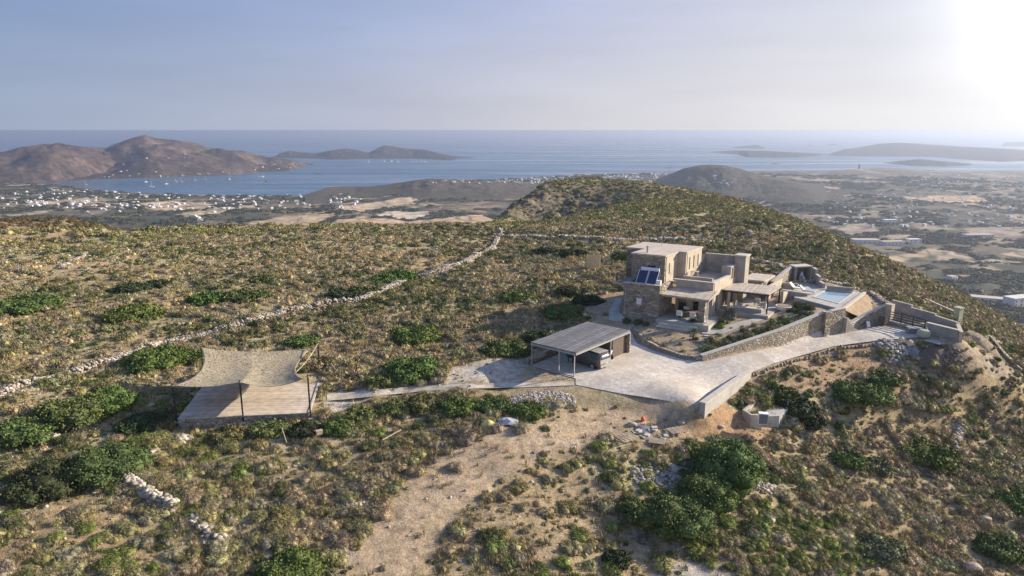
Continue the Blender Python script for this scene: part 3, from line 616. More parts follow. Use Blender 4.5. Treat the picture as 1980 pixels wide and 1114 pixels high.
def far_hill(name, label, mat, coast, sky, depth, thick, nazs=240, rough=14, seed=0, base=SEA-1.0, land_=False):
    """a hill or island: near foot line (px,py), skyline (px,py), distance of the ridge beyond the foot, and width behind it"""
    ca = np.array(coast, float); sa = np.array(sky, float); px = np.linspace(sa[0, 0], sa[-1, 0], nazs)
    cy = np.interp(px, ca[:, 0], ca[:, 1]); sy = np.interp(px, sa[:, 0], sa[:, 1])
    nk = 40; V = np.zeros((nazs, nk, 3))
    for i in range(nazs):
        p0 = un(px[i], cy[i], base); e = min(i, nazs-1-i)/(nazs*.08); e = min(1, e)
        dd = depth*(.25+.75*e); y1 = p0[1]+dd*(1+.25*(vnoise(np.array([i/25.]), np.array([seed*1.]), 4)[0]-.5))
        p1 = und(px[i], sy[i], y1); top = max(p1[2], base+1)
        dirx = p0[:2]/np.linalg.norm(p0[:2])
        for j in range(nk):
            s = j/(nk-1)*1.6
            if s <= 1: q = p0[:2]+(p1[:2]-p0[:2])*s; h = base+(top-base)*((1-math.cos(math.pi*s**.9))/2 if land_ else s**.85)
            else: q = p1[:2]+dirx*(s-1)/.6*thick; h = top+(base-3-top)*smooth(np.array((s-1)/.6))
            V[i, j] = (q[0], q[1], h)
    x = V[..., 0].ravel(); y = V[..., 1].ravel(); z = V[..., 2].ravel()
    s = np.tile(np.arange(nk)/(nk-1)*1.6, nazs); amp = np.where(s < 1, np.sin(np.clip(s, 0, 1)*math.pi)**.7, 0)*np.clip((z-base)/40+.15, 0, 1)
    wl = rough*9; nn = (1-np.abs(fbm(x/wl, y/wl, 41+seed, 5)-.5)*4)
    nn2 = 1-np.abs(fbm(x/(wl*.3), y/(wl*.3), 141+seed, 4)-.5)*4
    z = z+amp*((nn-.4)*rough+(nn2-.4)*rough*.35)
    II = np.arange(nazs*nk).reshape(nazs, nk)
    f = np.stack([II[:-1, :-1], II[1:, :-1], II[1:, 1:], II[:-1, 1:]], -1).reshape(-1, 4)[:, ::-1]
    o = mesh_obj(name, np.column_stack([x, y, z]), f.copy(), mat, smooth_=True)
    tag(o, label, kind='structure'); return o
hill_left = far_hill('headland', 'brown rocky headland with a pointed peak across the bay', M['headland'], [(-500,352),(0,356),(100,352),(200,347),(330,344),(450,338),(560,331),(606,319)],
 [(-500,330),(-200,328),(0,330),(60,325),(120,318),(165,308),(190,294),(210,284),(240,272),(262,265),(281,261),(300,267),(340,271),(375,276),(400,284),(430,292),(470,292),(500,303),(530,308),(565,312),(606,319)], 520, 500, 420, 60, 1)
far_hill('hill', 'low brown outer hill of the headland at the left edge', M['headland'], [(-500,352),(0,356),(100,353),(200,343),(270,335)], [(-500,300),(-200,300),(0,296),(40,285),(110,280),(160,284),(200,289),(240,300),(270,334)], 300, 300, 260, 50, 2)
far_hill('island', 'long low island with a dark hump in the middle of the bay mouth', M['islandm'], [(533,306),(600,307),(640,309),(700,308),(800,307),(870,311),(915,306)],
 [(533,304),(540,297),(560,291),(580,295),(610,297),(640,291),(668,287),(695,291),(712,296),(722,291),(735,284),(744,281),(758,283),(790,288),(825,290),(850,297),(880,303),(915,306)], 420, 500, 260, 16, 3)
far_hill('island', 'low dark island on the right half of the horizon', M['islandm'], [(1373,295),(1430,300),(1445,305),(1500,306),(1560,304),(1612,300)], [(1373,294),(1420,291),(1480,292),(1540,295),(1580,297),(1612,300)], 350, 300, 120, 8, 4)
far_hill('island', 'small flat island behind the low dark one', M['islandm'], [(1405,287),(1480,288)], [(1405,287),(1440,282),(1465,280),(1480,287)], 300, 300, 60, 8, 5)
far_hill('island', 'largest and highest blue island at the right', M['islandm'], [(1603,302),(1700,303),(1800,304),(1850,308),(1940,314),(1980,312),(2400,316)], [(1603,300),(1630,290),(1660,285),(1700,278),(1740,276),(1790,279),(1850,283),(1910,286),(1980,290),(2400,300)], 1100, 900, 200, 14, 6)
far_hill('island', 'slim near island in the bright water at the right', M['islandm'], [(1708,316),(1760,321),(1830,323),(1898,320)], [(1708,315),(1740,311),(1778,308),(1800,310),(1850,314),(1898,319)], 160, 200, 90, 6, 7)
far_hill('island', 'faint island cut by the right edge of the picture', M['islandm'], [(1936,283),(2200,286)], [(1936,282),(1945,275),(2000,274),(2200,280)], 500, 500, 60, 8, 8)
for i, (a, b_, lab) in enumerate([((1488,318),(1512,318),'tiny islet left of the slim near island'), ((1277,326),(1316,326),'flat rocky islet beyond the conical hill'), ((1560,282),(1573,282),'tiny faint islet near the horizon'), ((1596,281),(1626,281),'low faint islet just right of the tiny one near the horizon'), ((598,338),(638,338),'dark flat islet with a hut in the bay')]):
    mid = (a[0]+b_[0])/2; hgt = 2.2 if i != 4 else 2.4
    far_hill('islet', lab, M['islandm'] if i != 4 else M['darkhill'], [a, b_], [a, (mid-4, a[1]-hgt), (mid+3, a[1]-hgt*.8), b_], 30, 30, 30, 1, 10+i)
far_hill('hill', 'dark conical hill behind the near ridge', M['darkhill'], [(1225,372),(1350,388),(1450,398),(1600,420),(1700,428),(1800,440)], [(1225,372),(1262,356),(1290,341),(1320,327),(1350,320),(1372,318.5),(1400,320),(1430,327),(1460,336),(1500,346),(1560,362),(1610,378),(1660,396),(1700,407),(1740,420),(1800,440)], 430, 500, 260, 9, 20, base=-131, land_=True)
far_hill('hill', 'low grey-green hill with white houses on top before the bay', M['spur'], [(590,392),(640,391),(700,388),(840,390),(1000,388),(1150,380)], [(590,392),(620,383),(660,374),(700,363),(750,357),(800,349),(830,345.5),(870,347),(920,350),(990,353),(1060,358),(1120,370),(1150,385)], 270, 160, 200, 8, 21, base=-131, land_=True)
# sea
m, t, n, b = newmat('sea_water'); tc = n.new('ShaderNodeTexCoord')
mp = n.new('ShaderNodeMapping'); mp.inputs['Scale'].default_value = (.35, 1, 1); t.links.new(tc.outputs['Object'], mp.inputs[0])
q = N(t, 'ShaderNodeTexNoise', Scale=.02, Detail=8.0, Roughness=.65); t.links.new(mp.outputs[0], q.inputs['Vector'])
q2 = N(t, 'ShaderNodeTexNoise', Scale=.0022, Detail=5.0); t.links.new(mp.outputs[0], q2.inputs['Vector'])
bp = N(t, 'ShaderNodeBump', Strength=.35, Distance=4.0); t.links.new(q.outputs['Fac'], bp.inputs['Height']); t.links.new(bp.outputs[0], b.inputs['Normal'])
t.links.new(ramp(t, q2.outputs['Fac'], [(.35, (.035,.095,.16)), (.65, (.05,.12,.185))]), b.inputs['Base Color'])
mps = n.new('ShaderNodeMapping'); mps.inputs['Scale'].default_value = (.12, 1, 1); mps.inputs['Rotation'].default_value = (0, 0, .15); t.links.new(tc.outputs['Object'], mps.inputs[0])
q3 = N(t, 'ShaderNodeTexNoise', Scale=.006, Detail=7.0, Roughness=.7); t.links.new(mps.outputs[0], q3.inputs['Vector'])
t.links.new(ramp(t, q3.outputs['Fac'], [(.4, g3(.18)), (.6, g3(.55))]), b.inputs['Roughness']); b.inputs['Specular IOR Level'].default_value = .5
M['sea'] = m
th = np.linspace(0, 2*math.pi, 129)[:-1]; sv = [(0, 0, SEA)]; rr = [600, 2000, 6000, 20000, 60000]
for r in rr: sv += [(r*math.cos(a), r*math.sin(a), SEA) for a in th]
sf = [(0, 1+i, 1+(i+1) % 128) for i in range(128)]
for k in range(len(rr)-1): sf += [(1+k*128+i, 1+(k+1)*128+i, 1+(k+1)*128+(i+1) % 128, 1+k*128+(i+1) % 128) for i in range(128)]
tag(mesh_obj('sea', sv, sf, M['sea']), 'calm blue sea reaching the horizon', kind='structure')
# ------------------------------------------------------------------ plants
def ico(sub):
    bm = bmesh.new(); bmesh.ops.create_icosphere(bm, subdivisions=sub, radius=1); v = np.array([x.co[:] for x in bm.verts]); f = np.array([[q.index for q in p.verts] for p in bm.faces]); bm.free(); return v, f
import bmesh
ICO1, ICO2, ICO3 = ico(1), ico(2), ico(3)
def leaf_cloud(P, Nrm, size, rng, tilt=.9):
    """one small leaf-shaped triangle at every point"""
    n = len(P); a = rng.normal(size=(n, 3)); a = Nrm+a*tilt; a /= np.linalg.norm(a, axis=1)[:, None]+1e-9
    b = np.cross(a, rng.normal(size=(n, 3))); b /= np.linalg.norm(b, axis=1)[:, None]+1e-9; c = np.cross(a, b)
    s = (size*(.6+.8*rng.random(n)))[:, None]
    v = np.stack([P-b*s*.5, P+b*s*.5, P+c*s*1.0+a*s*.25, ], 1).reshape(-1, 3)
    return v, np.arange(3*n).reshape(-1, 3)
def lobed(lobes, nleaf, size, rng, core=ICO1, flat=.74):
    """crown made of overlapping lobes (centre, radii): an inner mass and many leaf faces around it"""
    V = []; F = []; off = 0; area = np.array([l[1][0]*l[1][1] for l in lobes]); area = area/area.sum()
    for (c, r), w in zip(lobes, area):
        v, f = core; d = v.copy(); nn = 1+.3*(rng.random(len(v))-.5)*2
        q = d*nn[:, None]*np.array(r)*flat+np.array(c); V.append(q); F.append(f+off); off += len(q)
        k = max(6, int(nleaf*w)); u = rng.normal(size=(k, 3)); u[:, 2] = np.abs(u[:, 2])*1.1-.25*rng.random(k); u /= np.linalg.norm(u, axis=1)[:, None]
        rad = .78+.34*rng.random(k)**1.3; P = u*rad[:, None]*np.array(r)+np.array(c)
        lv, lf = leaf_cloud(P, u, size, rng); V.append(lv); F.append(lf+off); off += len(lv)
    V = np.vstack(V); F = np.vstack(F)
    return V, F
def cushion(seed, nl, nleaf, size, core, h=.62, spread=.5):
    rng = np.random.default_rng(seed); L = [((0, 0, .05), (.62, .62, h))]
    for i in range(nl):
        a = 2*math.pi*i/nl+rng.random()*.9; d = spread*(.7+.6*rng.random()); r = .38+.25*rng.random()
        L.append(((math.cos(a)*d, math.sin(a)*d, rng.random()*.1), (r, r, r*(.75+.5*rng.random())*h/.55)))
    V, F = lobed(L, nleaf, size, rng, core); V[:, 2] = np.maximum(V[:, 2], -.15); return V, F
COL = {'olive': (.235,.205,.092), 'green': (0.162, 0.188, 0.053), 'dark': (0.099, 0.114, 0.043), 'grey': (0.313, 0.274, 0.168), 'brown': (0.307, 0.239, 0.143), 'yellow': (.27,.24,.105), 'mauve': (0.232, 0.199, 0.138), 'bright': (0.145, 0.199, 0.043), 'sage': (0.249, 0.239, 0.122), 'dry': (0.418, 0.325, 0.168)}
def unlinked(name, V, F, mat):
    me = bpy.data.meshes.new(name); F = np.asarray(F)
    me.vertices.add(len(V)); me.vertices.foreach_set('co', np.asarray(V, np.float32).ravel()); me.loops.add(F.size)
    me.loops.foreach_set('vertex_index', F.astype(np.int32).ravel()); me.polygons.add(len(F)); me.polygons.foreach_set('loop_start', np.arange(0, F.size, F.shape[1], dtype=np.int32)); me.update(calc_edges=True)
    me.materials.append(mat); return me
def scatter(name, label, meshes, P, scl, rot, idx, tint=None):
    """one object of uncountable ground cover: the meshes set out on the points"""
    coll = bpy.data.collections.new(name+'_forms')
    for i, me in enumerate(meshes): coll.objects.link(bpy.data.objects.new('%s_form_%02d' % (name, i), me))
    me = bpy.data.meshes.new(name); me.vertices.add(len(P)); me.vertices.foreach_set('co', P.astype(np.float32).ravel())
    for nm, ty, arr in (('scl', 'FLOAT_VECTOR', scl), ('rot', 'FLOAT_VECTOR', rot)):
        at = me.attributes.new(nm, ty, 'POINT'); at.data.foreach_set('vector', arr.astype(np.float32).ravel())
    at = me.attributes.new('idx', 'INT', 'POINT'); at.data.foreach_set('value', idx.astype(np.int32))
    if tint is not None:
        at = me.attributes.new('tint', 'FLOAT_COLOR', 'POINT'); at.data.foreach_set('color', np.column_stack([tint, np.ones(len(P))]).astype(np.float32).ravel())
    o = bpy.data.objects.new(name, me); C.objects.link(o)
    g = bpy.data.node_groups.new(name, 'GeometryNodeTree'); g.interface.new_socket('Geometry', in_out='INPUT', socket_type='NodeSocketGeometry'); g.interface.new_socket('Geometry', in_out='OUTPUT', socket_type='NodeSocketGeometry')
    gi = g.nodes.new('NodeGroupInput'); go = g.nodes.new('NodeGroupOutput'); ip = g.nodes.new('GeometryNodeInstanceOnPoints'); ci = g.nodes.new('GeometryNodeCollectionInfo')
    ci.inputs['Collection'].default_value = coll; ci.inputs['Separate Children'].default_value = True; ci.inputs['Reset Children'].default_value = True
    def na(nm, ty):
        q = g.nodes.new('GeometryNodeInputNamedAttribute'); q.data_type = ty; q.inputs['Name'].default_value = nm; return [s for s in q.outputs if s.enabled][0]
    g.links.new(gi.outputs[0], ip.inputs['Points']); g.links.new(ci.outputs[0], ip.inputs['Instance']); ip.inputs['Pick Instance'].default_value = True
    g.links.new(na('idx', 'INT'), ip.inputs['Instance Index']); g.links.new(na('scl', 'FLOAT_VECTOR'), ip.inputs['Scale'])
    er = g.nodes.new('FunctionNodeEulerToRotation'); g.links.new(na('rot', 'FLOAT_VECTOR'), er.inputs[0]); g.links.new(er.outputs[0], ip.inputs['Rotation'])
    g.links.new(ip.outputs[0], go.inputs[0]); md = o.modifiers.new('scatter', 'NODES'); md.node_group = g
    return tag(o, label, kind='stuff')
def project(P):
    x, y, z = P[:, 0], P[:, 1], P[:, 2]-HC; f = y*CP-z*SP; u = y*SP+z*CP; f = np.maximum(f, .1)
    return 990+FOC*x/f, 557-FOC*u/f, f
def spread_pts(r0, r1, dens, rng, a0=-49, a1=49):
    A = math.radians(a1-a0)/2*(r1*r1-r0*r0); n = int(A*dens); r = np.sqrt(r0*r0+rng.random(n)*(r1*r1-r0*r0)); a = np.radians(a0+rng.random(n)*(a1-a0))
    return np.sin(a)*r, np.cos(a)*r
BUSHES = [  # px, py of the foot, px width, height ratio, colour, label
 (1405,940,150,1.0,'green','largest dense dark green round bush right of the dirt track'),
 (1362,985,118,.95,'green','dark green bush just below the largest round bush'),
 (1312,1032,132,.8,'green','broad dark green bush lowest of the group right of the track'),
 (1236,1010,88,.75,'green','dark green bush at the left end of the group right of the track'),
 (1192,1092,58,.55,'dark','small dark bush alone in the track near the bottom edge'),
 (572,1140,150,.55,'bright','bright green bush cut by the bottom edge left of the track'),
 (95,955,125,.60,'dark','tall dark green bush above the orange soil at the lower left'),
 (205,925,140,.50,'green','wide green bush just right of the tall dark one at the lower left'),
 (45,855,110,.42,'green','flat green bush near the left edge below the dry stone wall'),
 (135,822,130,.42,'green','green bush left of the wooden deck, farther from the deck of two'),
 (212,795,105,.42,'bright','light green bush left of the wooden deck, nearer the deck of two'),
 (300,712,110,.42,'bright','bright green bush beside the shade sail and the stone wall'),
 (372,700,60,.40,'green','green bush directly left of the sail corner'),
 (275,830,80,.40,'dark','dark bush just outside the left corner of the deck'),
 (665,582,72,.50,'dark','dark green bush against the middle of the long stone wall'),
 (712,573,56,.40,'green','green bush touching the long stone wall right of a dark one'),
 (762,552,100,.25,'green','flat green mat of bush above the long stone wall'),
 (800,732,118,.45,'green','large green bush above the thin path left of the carport'),
 (742,745,70,.35,'olive','olive bush left of the large one above the thin path'),
 (980,690,95,.40,'green','dark green bush behind the pale bare patch left of the carport'),
 (1045,662,70,.35,'dark','dark bush touching the back corner of the carport roof'),
 (998,584,72,.35,'bright','light green flat bush in the middle of the brown slope'),
 (1087,618,78,.55,'green','tall rounded green bush left of the side path of the villa'),
 (1138,592,66,.50,'dark','dark bush in shade beside the sloping path wall'),
 (1100,575,60,.5,'dark','dark bush uphill of the sloping path wall'),
 (800,663,110,.26,'bright','long low green bush between the wall and the path'),
 (1055,497,58,.35,'dark','dark green bush left of the plywood board, farther left of two'),
 (1105,500,58,.40,'dark','dark green bush left of the plywood board, nearer the board of two'),
 (1210,508,60,.5,'green','green bush behind the left edge of the villa'),
 (248,572,66,.40,'dark','dark bush in the middle of the left plateau'),
 (305,558,46,.42,'dark','smaller dark bush right of its twin on the left plateau'),
 (50,608,110,.28,'green','low green bush mass at the left edge of the plateau'),
 (262,622,100,.28,'bright','yellow-green low bush above the long stone wall at the left'),
 (400,590,80,.28,'green','green bush patch in the middle left of the plateau'),
 (480,588,90,.30,'green','wide green bush patch right of the middle left one'),
 (585,672,70,.32,'green','green bush behind the sail right of its top corner'),
 (510,548,50,.3,'green','small green bush above the wide patch on the plateau'),
 (1660,778,118,.35,'bright','bright green spreading bush on the slope below the rubble'),
 (1705,745,66,.35,'green','green bush upper right of the bright spreading one'),
 (1536,800,82,.55,'dark','dark green bush beside the concrete slab, farther up of two'),
 (1512,770,56,.5,'green','green bush above the concrete slab near the low wall'),
 (1565,826,56,.55,'dark','dark bush at the right side of the concrete slab'),
 (1790,892,95,.38,'bright','light green bush on the right slope in the middle'),
 (1640,900,64,.4,'green','green bush left of the light one on the right slope'),
 (1695,912,60,.4,'sage','grey green bush between two greener ones on the right slope'),
 (1700,1075,84,.45,'sage','large grey green bush on the lower right slope'),
 (1965,985,70,.4,'green','dark green bush cut by the right edge'),
 (1930,1075,80,.4,'green','green bush near the lower right corner'),
 (823,792,76,.45,'olive','left bush of the row below the thin path'),
 (765,800,72,.42,'olive','olive bush at the near end of the row below the thin path'),
 (885,800,84,.42,'green','green bush in the middle of the row below the thin path'),
 (950,795,76,.42,'green','green bush left of the grey stone heap'),
 (1020,806,80,.36,'green','green bush directly below the grey stone heap'),
 (700,812,70,.4,'olive','olive bush right of the pale patch by the deck'),
 (655,838,72,.42,'bright','bright green bush below the pale patch by the deck'),
 (590,842,66,.5,'dark','dark bush at the near deck corner'),
 (440,852,74,.35,'olive','yellow olive bush below the front edge of the deck'),
 (520,842,80,.3,'olive','low olive bush below the middle of the deck front'),
]
BUSHXY = []
BCOL = {'green': (.100,.138,.040), 'bright': (.105,.140,.036), 'dark': (.055,.072,.032), 'olive': (.15,.15,.055), 'sage': (.15,.155,.085)}
def make_bush(px, py, wpx, hr, colr_, label, i):
    rng = np.random.default_rng(100+i); g = G(px, py-wpx*.10); dist = math.hypot(g[0], g[1], )
    W = wpx*math.hypot(dist, HC-g[2])/FOC/2
    nl = 22 if W > 1.6 else 13; L = [((0, 0, W*hr*.12), (W*.86, W*.84, W*hr*.74))]
    for k in range(nl):
        a = rng.random()*6.283; e_ = math.acos(.05+.9*rng.random()); r = W*(.16+.16*rng.random()); d = W*.74*math.sin(e_)
        L.append(((math.cos(a)*d, math.sin(a)*d, W*hr*(.1+.62*math.cos(e_))), (r*1.15, r*1.15, r*(.5+.4*hr))))
    ls = .13 if dist < 60 else .18 if dist < 90 else .28
    nleaf = int(min(14000, 15*(W/ls)**2+800)); V, F = lobed(L, nleaf, ls, rng, ICO2, .80)
    V[:, 2] = np.maximum(V[:, 2], -.25*W)
    base = (g[0], g[1], g[2]-.03); t = thing('bush', label, 'bush', base, 'dense green bushes standing out of the scrub')
    o = mesh_obj('crown', V, F, M['leaf_obj'], t); o.color = (*[c*(.9+.2*rng.random()) for c in BCOL[colr_]], 1)
    st = MB()
    for k in range(5):
        a = rng.random()*6.283; st.tube((math.cos(a)*.08*W, math.sin(a)*.08*W, -.15), (math.cos(a)*.5*W, math.sin(a)*.5*W, W*hr*.6), .045*W, 6, .02*W)
    so_ = mesh_obj('stem', st.v, st.f, M['bark'], t)
    BUSHXY.append((g[0], g[1], W*.9))
for i, bsh in enumerate(BUSHES): make_bush(*bsh, i)
BX = np.array(BUSHXY)
def off_bushes(x, y, m=.8):
    k = np.ones(len(x), bool)
    for bx, by, bw in BX: k &= np.hypot(x-bx, y-by) > bw*m
    return k
# --- cushion scrub: near ones are things, the uncountable rest is ground cover
NEARF = [cushion(i, 8, 1500, .072, ICO1, .58) for i in range(6)]+[cushion(20+i, 10, 1500, .068, ICO1, .46, .62) for i in range(2)]
MIDF = [cushion(40+i, 6, 420, .12, ICO1, .56) for i in range(6)]
FARF = [cushion(60+i, 5, 130, .2, ICO1, .5) for i in range(4)]
def hue_of(x, y, rng):
    n = len(x); a = fbm(x/11, y/11, 91, 3); b = fbm(x/7+40, y/7, 95, 3); r = rng.random(n); out = np.zeros((n, 3)); names = np.empty(n, object)
    right = x > .45*y-4; hill = np.hypot(x, y) > 165
    for i in range(n):
        q = r[i]+(a[i]-.5)*1.5
        if right[i] and not hill[i]: tb = ['green','dark','olive','sage','grey','brown','grey','olive','yellow','brown']
        elif hill[i]: tb = ['olive','olive','yellow','olive','sage','yellow','olive','olive','yellow','green']
        elif y[i] < 62 and x[i] > -34: tb = ['green','olive','dark','olive','yellow','sage','olive','grey','mauve','brown']
        else: tb = ['dark','olive','olive','sage','grey','brown','olive','grey','brown','dry']
        nm = tb[int(np.clip(q, 0, .999)*10)]; names[i] = nm; out[i] = COL[nm]
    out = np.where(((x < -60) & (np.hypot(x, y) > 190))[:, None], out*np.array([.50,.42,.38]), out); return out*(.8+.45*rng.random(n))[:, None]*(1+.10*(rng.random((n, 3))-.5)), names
rng = np.random.default_rng(5)
def grow(r0, r1, dens, smin, smax, a0=-49, a1=49):
    x, y = spread_pts(r0, r1, dens, rng, a0, a1); keep = (rng.random(len(x)) < veg_keep(x, y)*np.clip(.30+2.2*(fbm(x/8, y/6, 33, 4)-.30)+.35*((x > .42*y-2) & (y < 75))+.25*(y < 56), .08, 1.3)) & off_bushes(x, y)
    x = x[keep]; y = y[keep]; s = smin+(smax-smin)*rng.random(len(x))**2.2; z = H(x, y); return np.column_stack([x, y, z]), s
P1, s1 = grow(24, 62, 3.1, .15, .74); P2, s2 = grow(62, 120, 2.7, .18, .78); P3, s3 = grow(120, 175, 1.5, .3, .9, -49, 49); P4, s4 = grow(175, 360, .7, .4, 1.15, -6, 50)
P4 = P4; 
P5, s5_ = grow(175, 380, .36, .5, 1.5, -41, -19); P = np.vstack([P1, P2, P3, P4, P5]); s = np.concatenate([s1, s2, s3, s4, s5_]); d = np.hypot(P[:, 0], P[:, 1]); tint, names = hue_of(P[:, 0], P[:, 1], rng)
px, py, f = project(P); vis = (px > -420) & (px < 2560) & (py > 300) & (py < 1320)
P, s, d, tint, names, px, py, f = [a[vis] for a in (P, s, d, tint, names, px, py, f)]
apparent = s*FOC/f; inside = (px > 4) & (px < 1976) & (py > 560) & (py < 1104)
order = np.argsort(-np.where(inside, apparent, 0))[:290]; sel = np.zeros(len(P), bool); sel[order] = True
near_me = [unlinked('cushion_shrub', v, f_, M['leaf_obj']) for v, f_ in NEARF]
WHERE = [(lambda x, y: (x < 330) & (y > 940), 'in the orange soil at the lower left'), (lambda x, y: x < 760, 'in the thick scrub between the deck and the dirt track'), (lambda x, y: x < 1290, 'growing in or beside the dirt track'), (lambda x, y: x > -1, 'on the steep slope right of the big green bushes')]
WORDS = {'olive': 'olive-green', 'green': 'fresh green', 'dark': 'dark green', 'grey': 'grey', 'brown': 'brown', 'yellow': 'yellow-green', 'mauve': 'purplish-brown', 'sage': 'grey-green', 'dry': 'straw-coloured', 'bright': 'bright green'}
LAND = [(1400,890,'the largest round bush'), (1320,1000,'the lowest round bush'), (1192,1075,'the bush in the track'), (572,1090,'the bright bottom bush'), (95,900,'the tall dark bush'), (205,880,'the wide green bush'), (20,1060,'the bottom left corner'), (270,950,'the ruined wall'), (400,1035,'the wall stone pile'), (480,870,'the deck front'), (590,830,'the near deck corner'), (757,850,'the pale stick'), (943,824,'the yellow sack'), (1048,775,'the grey stone heap'), (1270,925,'the grey rubble'), (1477,820,'the white cabinet'), (1660,760,'the bright spreading bush'), (1790,880,'the light green bush'), (1700,1050,'the grey green bush'), (1850,840,'the crumbled terrace wall'), (1965,960,'the right edge bush'), (1930,1080,'the bottom right corner'), (1500,1050,'the lower right slope'), (720,1000,'the broken stone line'), (950,1000,'the track middle'), (640,960,'the left middle scrub'), (330,1080,'the orange bottom soil'), (1560,930,'the pale rubble'), (1400,1090,'the pale bottom ground')]
for k in order:
    near_me_k = int(rng.integers(len(near_me))); o = bpy.data.objects.new('cushion_shrub', near_me[near_me_k]); C.objects.link(o)
    o.location = P[k]+np.array([0, 0, -.02]); o.scale = (s[k]*1.15, s[k]*1.15, s[k]*(1+.35*rng.random())); o.rotation_euler = (0, 0, rng.random()*6.28); o.color = (*tint[k], 1)
    li = min(range(len(LAND)), key=lambda q: math.hypot(px[k]-LAND[q][0], (py[k]-LAND[q][1])*1.5)); dx, dy = px[k]-LAND[li][0], (py[k]-LAND[li][1])*1.5
    side = ('right of' if dx > 0 else 'left of') if abs(dx) > abs(dy)*2 else ('below' if dy > 0 else 'above') if abs(dy) > abs(dx)*2 else ('below and ' if dy > 0 else 'above and ')+('right of' if dx > 0 else 'left of')
    far_ = 'close ' if math.hypot(dx, dy) < 70 else ''; sz_ = 'large' if apparent[k] > np.quantile(apparent[order], .72) else 'small' if apparent[k] < np.quantile(apparent[order], .35) else 'middling'
    lab = '%s %s cushion shrub %s%s %s' % (sz_, WORDS[names[k]], far_, side, LAND[li][2]); tag(o, lab, 'shrub', lab.replace('shrub', 'shrubs', 1))
R_ = ~sel; n = R_.sum(); dd = d[R_]; idx = np.where(dd < 62, rng.integers(0, 8, n), np.where(dd < 125, 8+rng.integers(0, 6, n), 14+rng.integers(0, 4, n)))
forms = [unlinked('c', v, f_, M['leaf_inst']) for v, f_ in NEARF+MIDF+FARF]
rz = np.column_stack([np.zeros(n), np.zeros(n), rng.random(n)*6.28]); ss = s[R_]*1.12; sc = np.column_stack([ss, ss, ss*(1+.35*rng.random(n))])
scatter('scrub', 'low thorny cushion scrub covering the hillside', forms, P[R_]+np.array([0, 0, -.03]), sc, rz, idx, tint[R_])
# small dwarf plants and litter between the cushions
x, y = spread_pts(24, 130, 2.6, rng); kp = (rng.random(len(x)) < np.clip(veg_keep(x, y)+.18*(sdf(x, y, ROAD) < -.5)*(sdf(x, y, DECK) < -.3)*(sdf(x, y, SITE) < -.3)*(sdf(x, y, PATH) < -.2), 0, 1)*(1-.8*smooth(sdf(x, y, ZONES[16][0])+.5))); x, y = x[kp], y[kp]; n = len(x)
ts, _n = hue_of(x, y, rng); mixd = (rng.random((n, 1)) < .35); ts = np.where(mixd, np.array([.30,.235,.135])*(.6+.6*rng.random((n, 1))), ts); sz = (.09+.2*rng.random(n)); sc = sz[:, None]*np.array([1, 1, .8])
scatter('dwarf_scrub', 'tiny dry plants filling the ground between the shrubs', [unlinked('d', v, f_, M['leaf_inst']) for v, f_ in [cushion(80+i, 4, 90, .22, ICO1, .6) for i in range(4)]], np.column_stack([x, y, H(x, y)-.01]), sc, np.column_stack([x*0, x*0, rng.random(n)*6.28]), rng.integers(0, 4, n), ts)
# trees and hedges of the valley
nT = 90000; aa = np.radians(-39+78*rng.random(nT)); rr_ = 430*np.exp(rng.random(nT)*math.log(2700/430)); x = np.sin(aa)*rr_; y = np.cos(aa)*rr_
dens = smooth((fbm(x/120, y/75, 71, 4)-.475)/.12)+.5*smooth((fbm(x/40, y/25, 73, 3)-.60)/.08); kp = rng.random(nT) < dens*.9
for P_, c_ in FIELDS: kp &= sdf(x, y, P_) < 2
x, y = x[kp], y[kp]; z = H(x, y); kp = (z > SEA+1) & (z < -60); x, y, z = x[kp], y[kp], z[kp]; n = len(x); sT = (1.4+2.6*rng.random(n)**2)*(1+np.hypot(x, y)/2500)
ts = np.array([.075,.078,.04])*(.6+.8*rng.random((n, 1))); sc = sT[:, None]*np.column_stack([1+rng.random(n), 1+rng.random(n), .8+.5*rng.random(n)])
scatter('valley_trees', 'dark trees and hedges massed over the valley floor', [unlinked('t', v, f_, M['leaf_inst']) for v, f_ in FARF], np.column_stack([x, y, z-.3]), sc, np.column_stack([x*0, x*0, rng.random(n)*6.28]), rng.integers(0, 4, n), ts)
# dry grass tufts
def tuft(seed, nb, h):
    g = np.random.default_rng(seed); V = []; F = []
    for i in range(nb):
        a = g.random()*6.28; r = g.random()*.28; b = np.array([math.cos(a)*r, math.sin(a)*r, 0]); l = np.array([math.cos(a), math.sin(a), 0])*(.1+.35*g.random())*h; t_ = b+l+np.array([0, 0, h*(.5+.6*g.random())]); w_ = np.array([-math.sin(a), math.cos(a), 0])*.022
        V += [b-w_, b+w_, t_]; F.append((3*i, 3*i+1, 3*i+2))
    return np.array(V), np.array(F)
x, y = spread_pts(24, 85, 2.6, rng); kp = (rng.random(len(x)) < (.25+.9*smooth((fbm(x/5, y/5, 44, 3)-.45)/.2))) & (sdf(x, y, ROAD) < -.4) & (sdf(x, y, PATH) < -.2) & (sdf(x, y, DECK) < -.2) & (sdf(x, y, ZONES[4][0]) < -.2) & ((sdf(x, y, ZONES[16][0]) < 0) | (rng.random(len(x)) < .2))
x, y = x[kp], y[kp]; s5 = sdf(x, y, SITE); kp = s5 < -.3; x, y = x[kp], y[kp]; n = len(x)
tt = np.array([.36,.285,.155])*(.6+.6*rng.random((n, 1)))*np.where(rng.random((n, 1)) < .25, np.array([.62,.72,.6]), 1)
sc = (.5+.7*rng.random(n))[:, None]*np.ones(3)
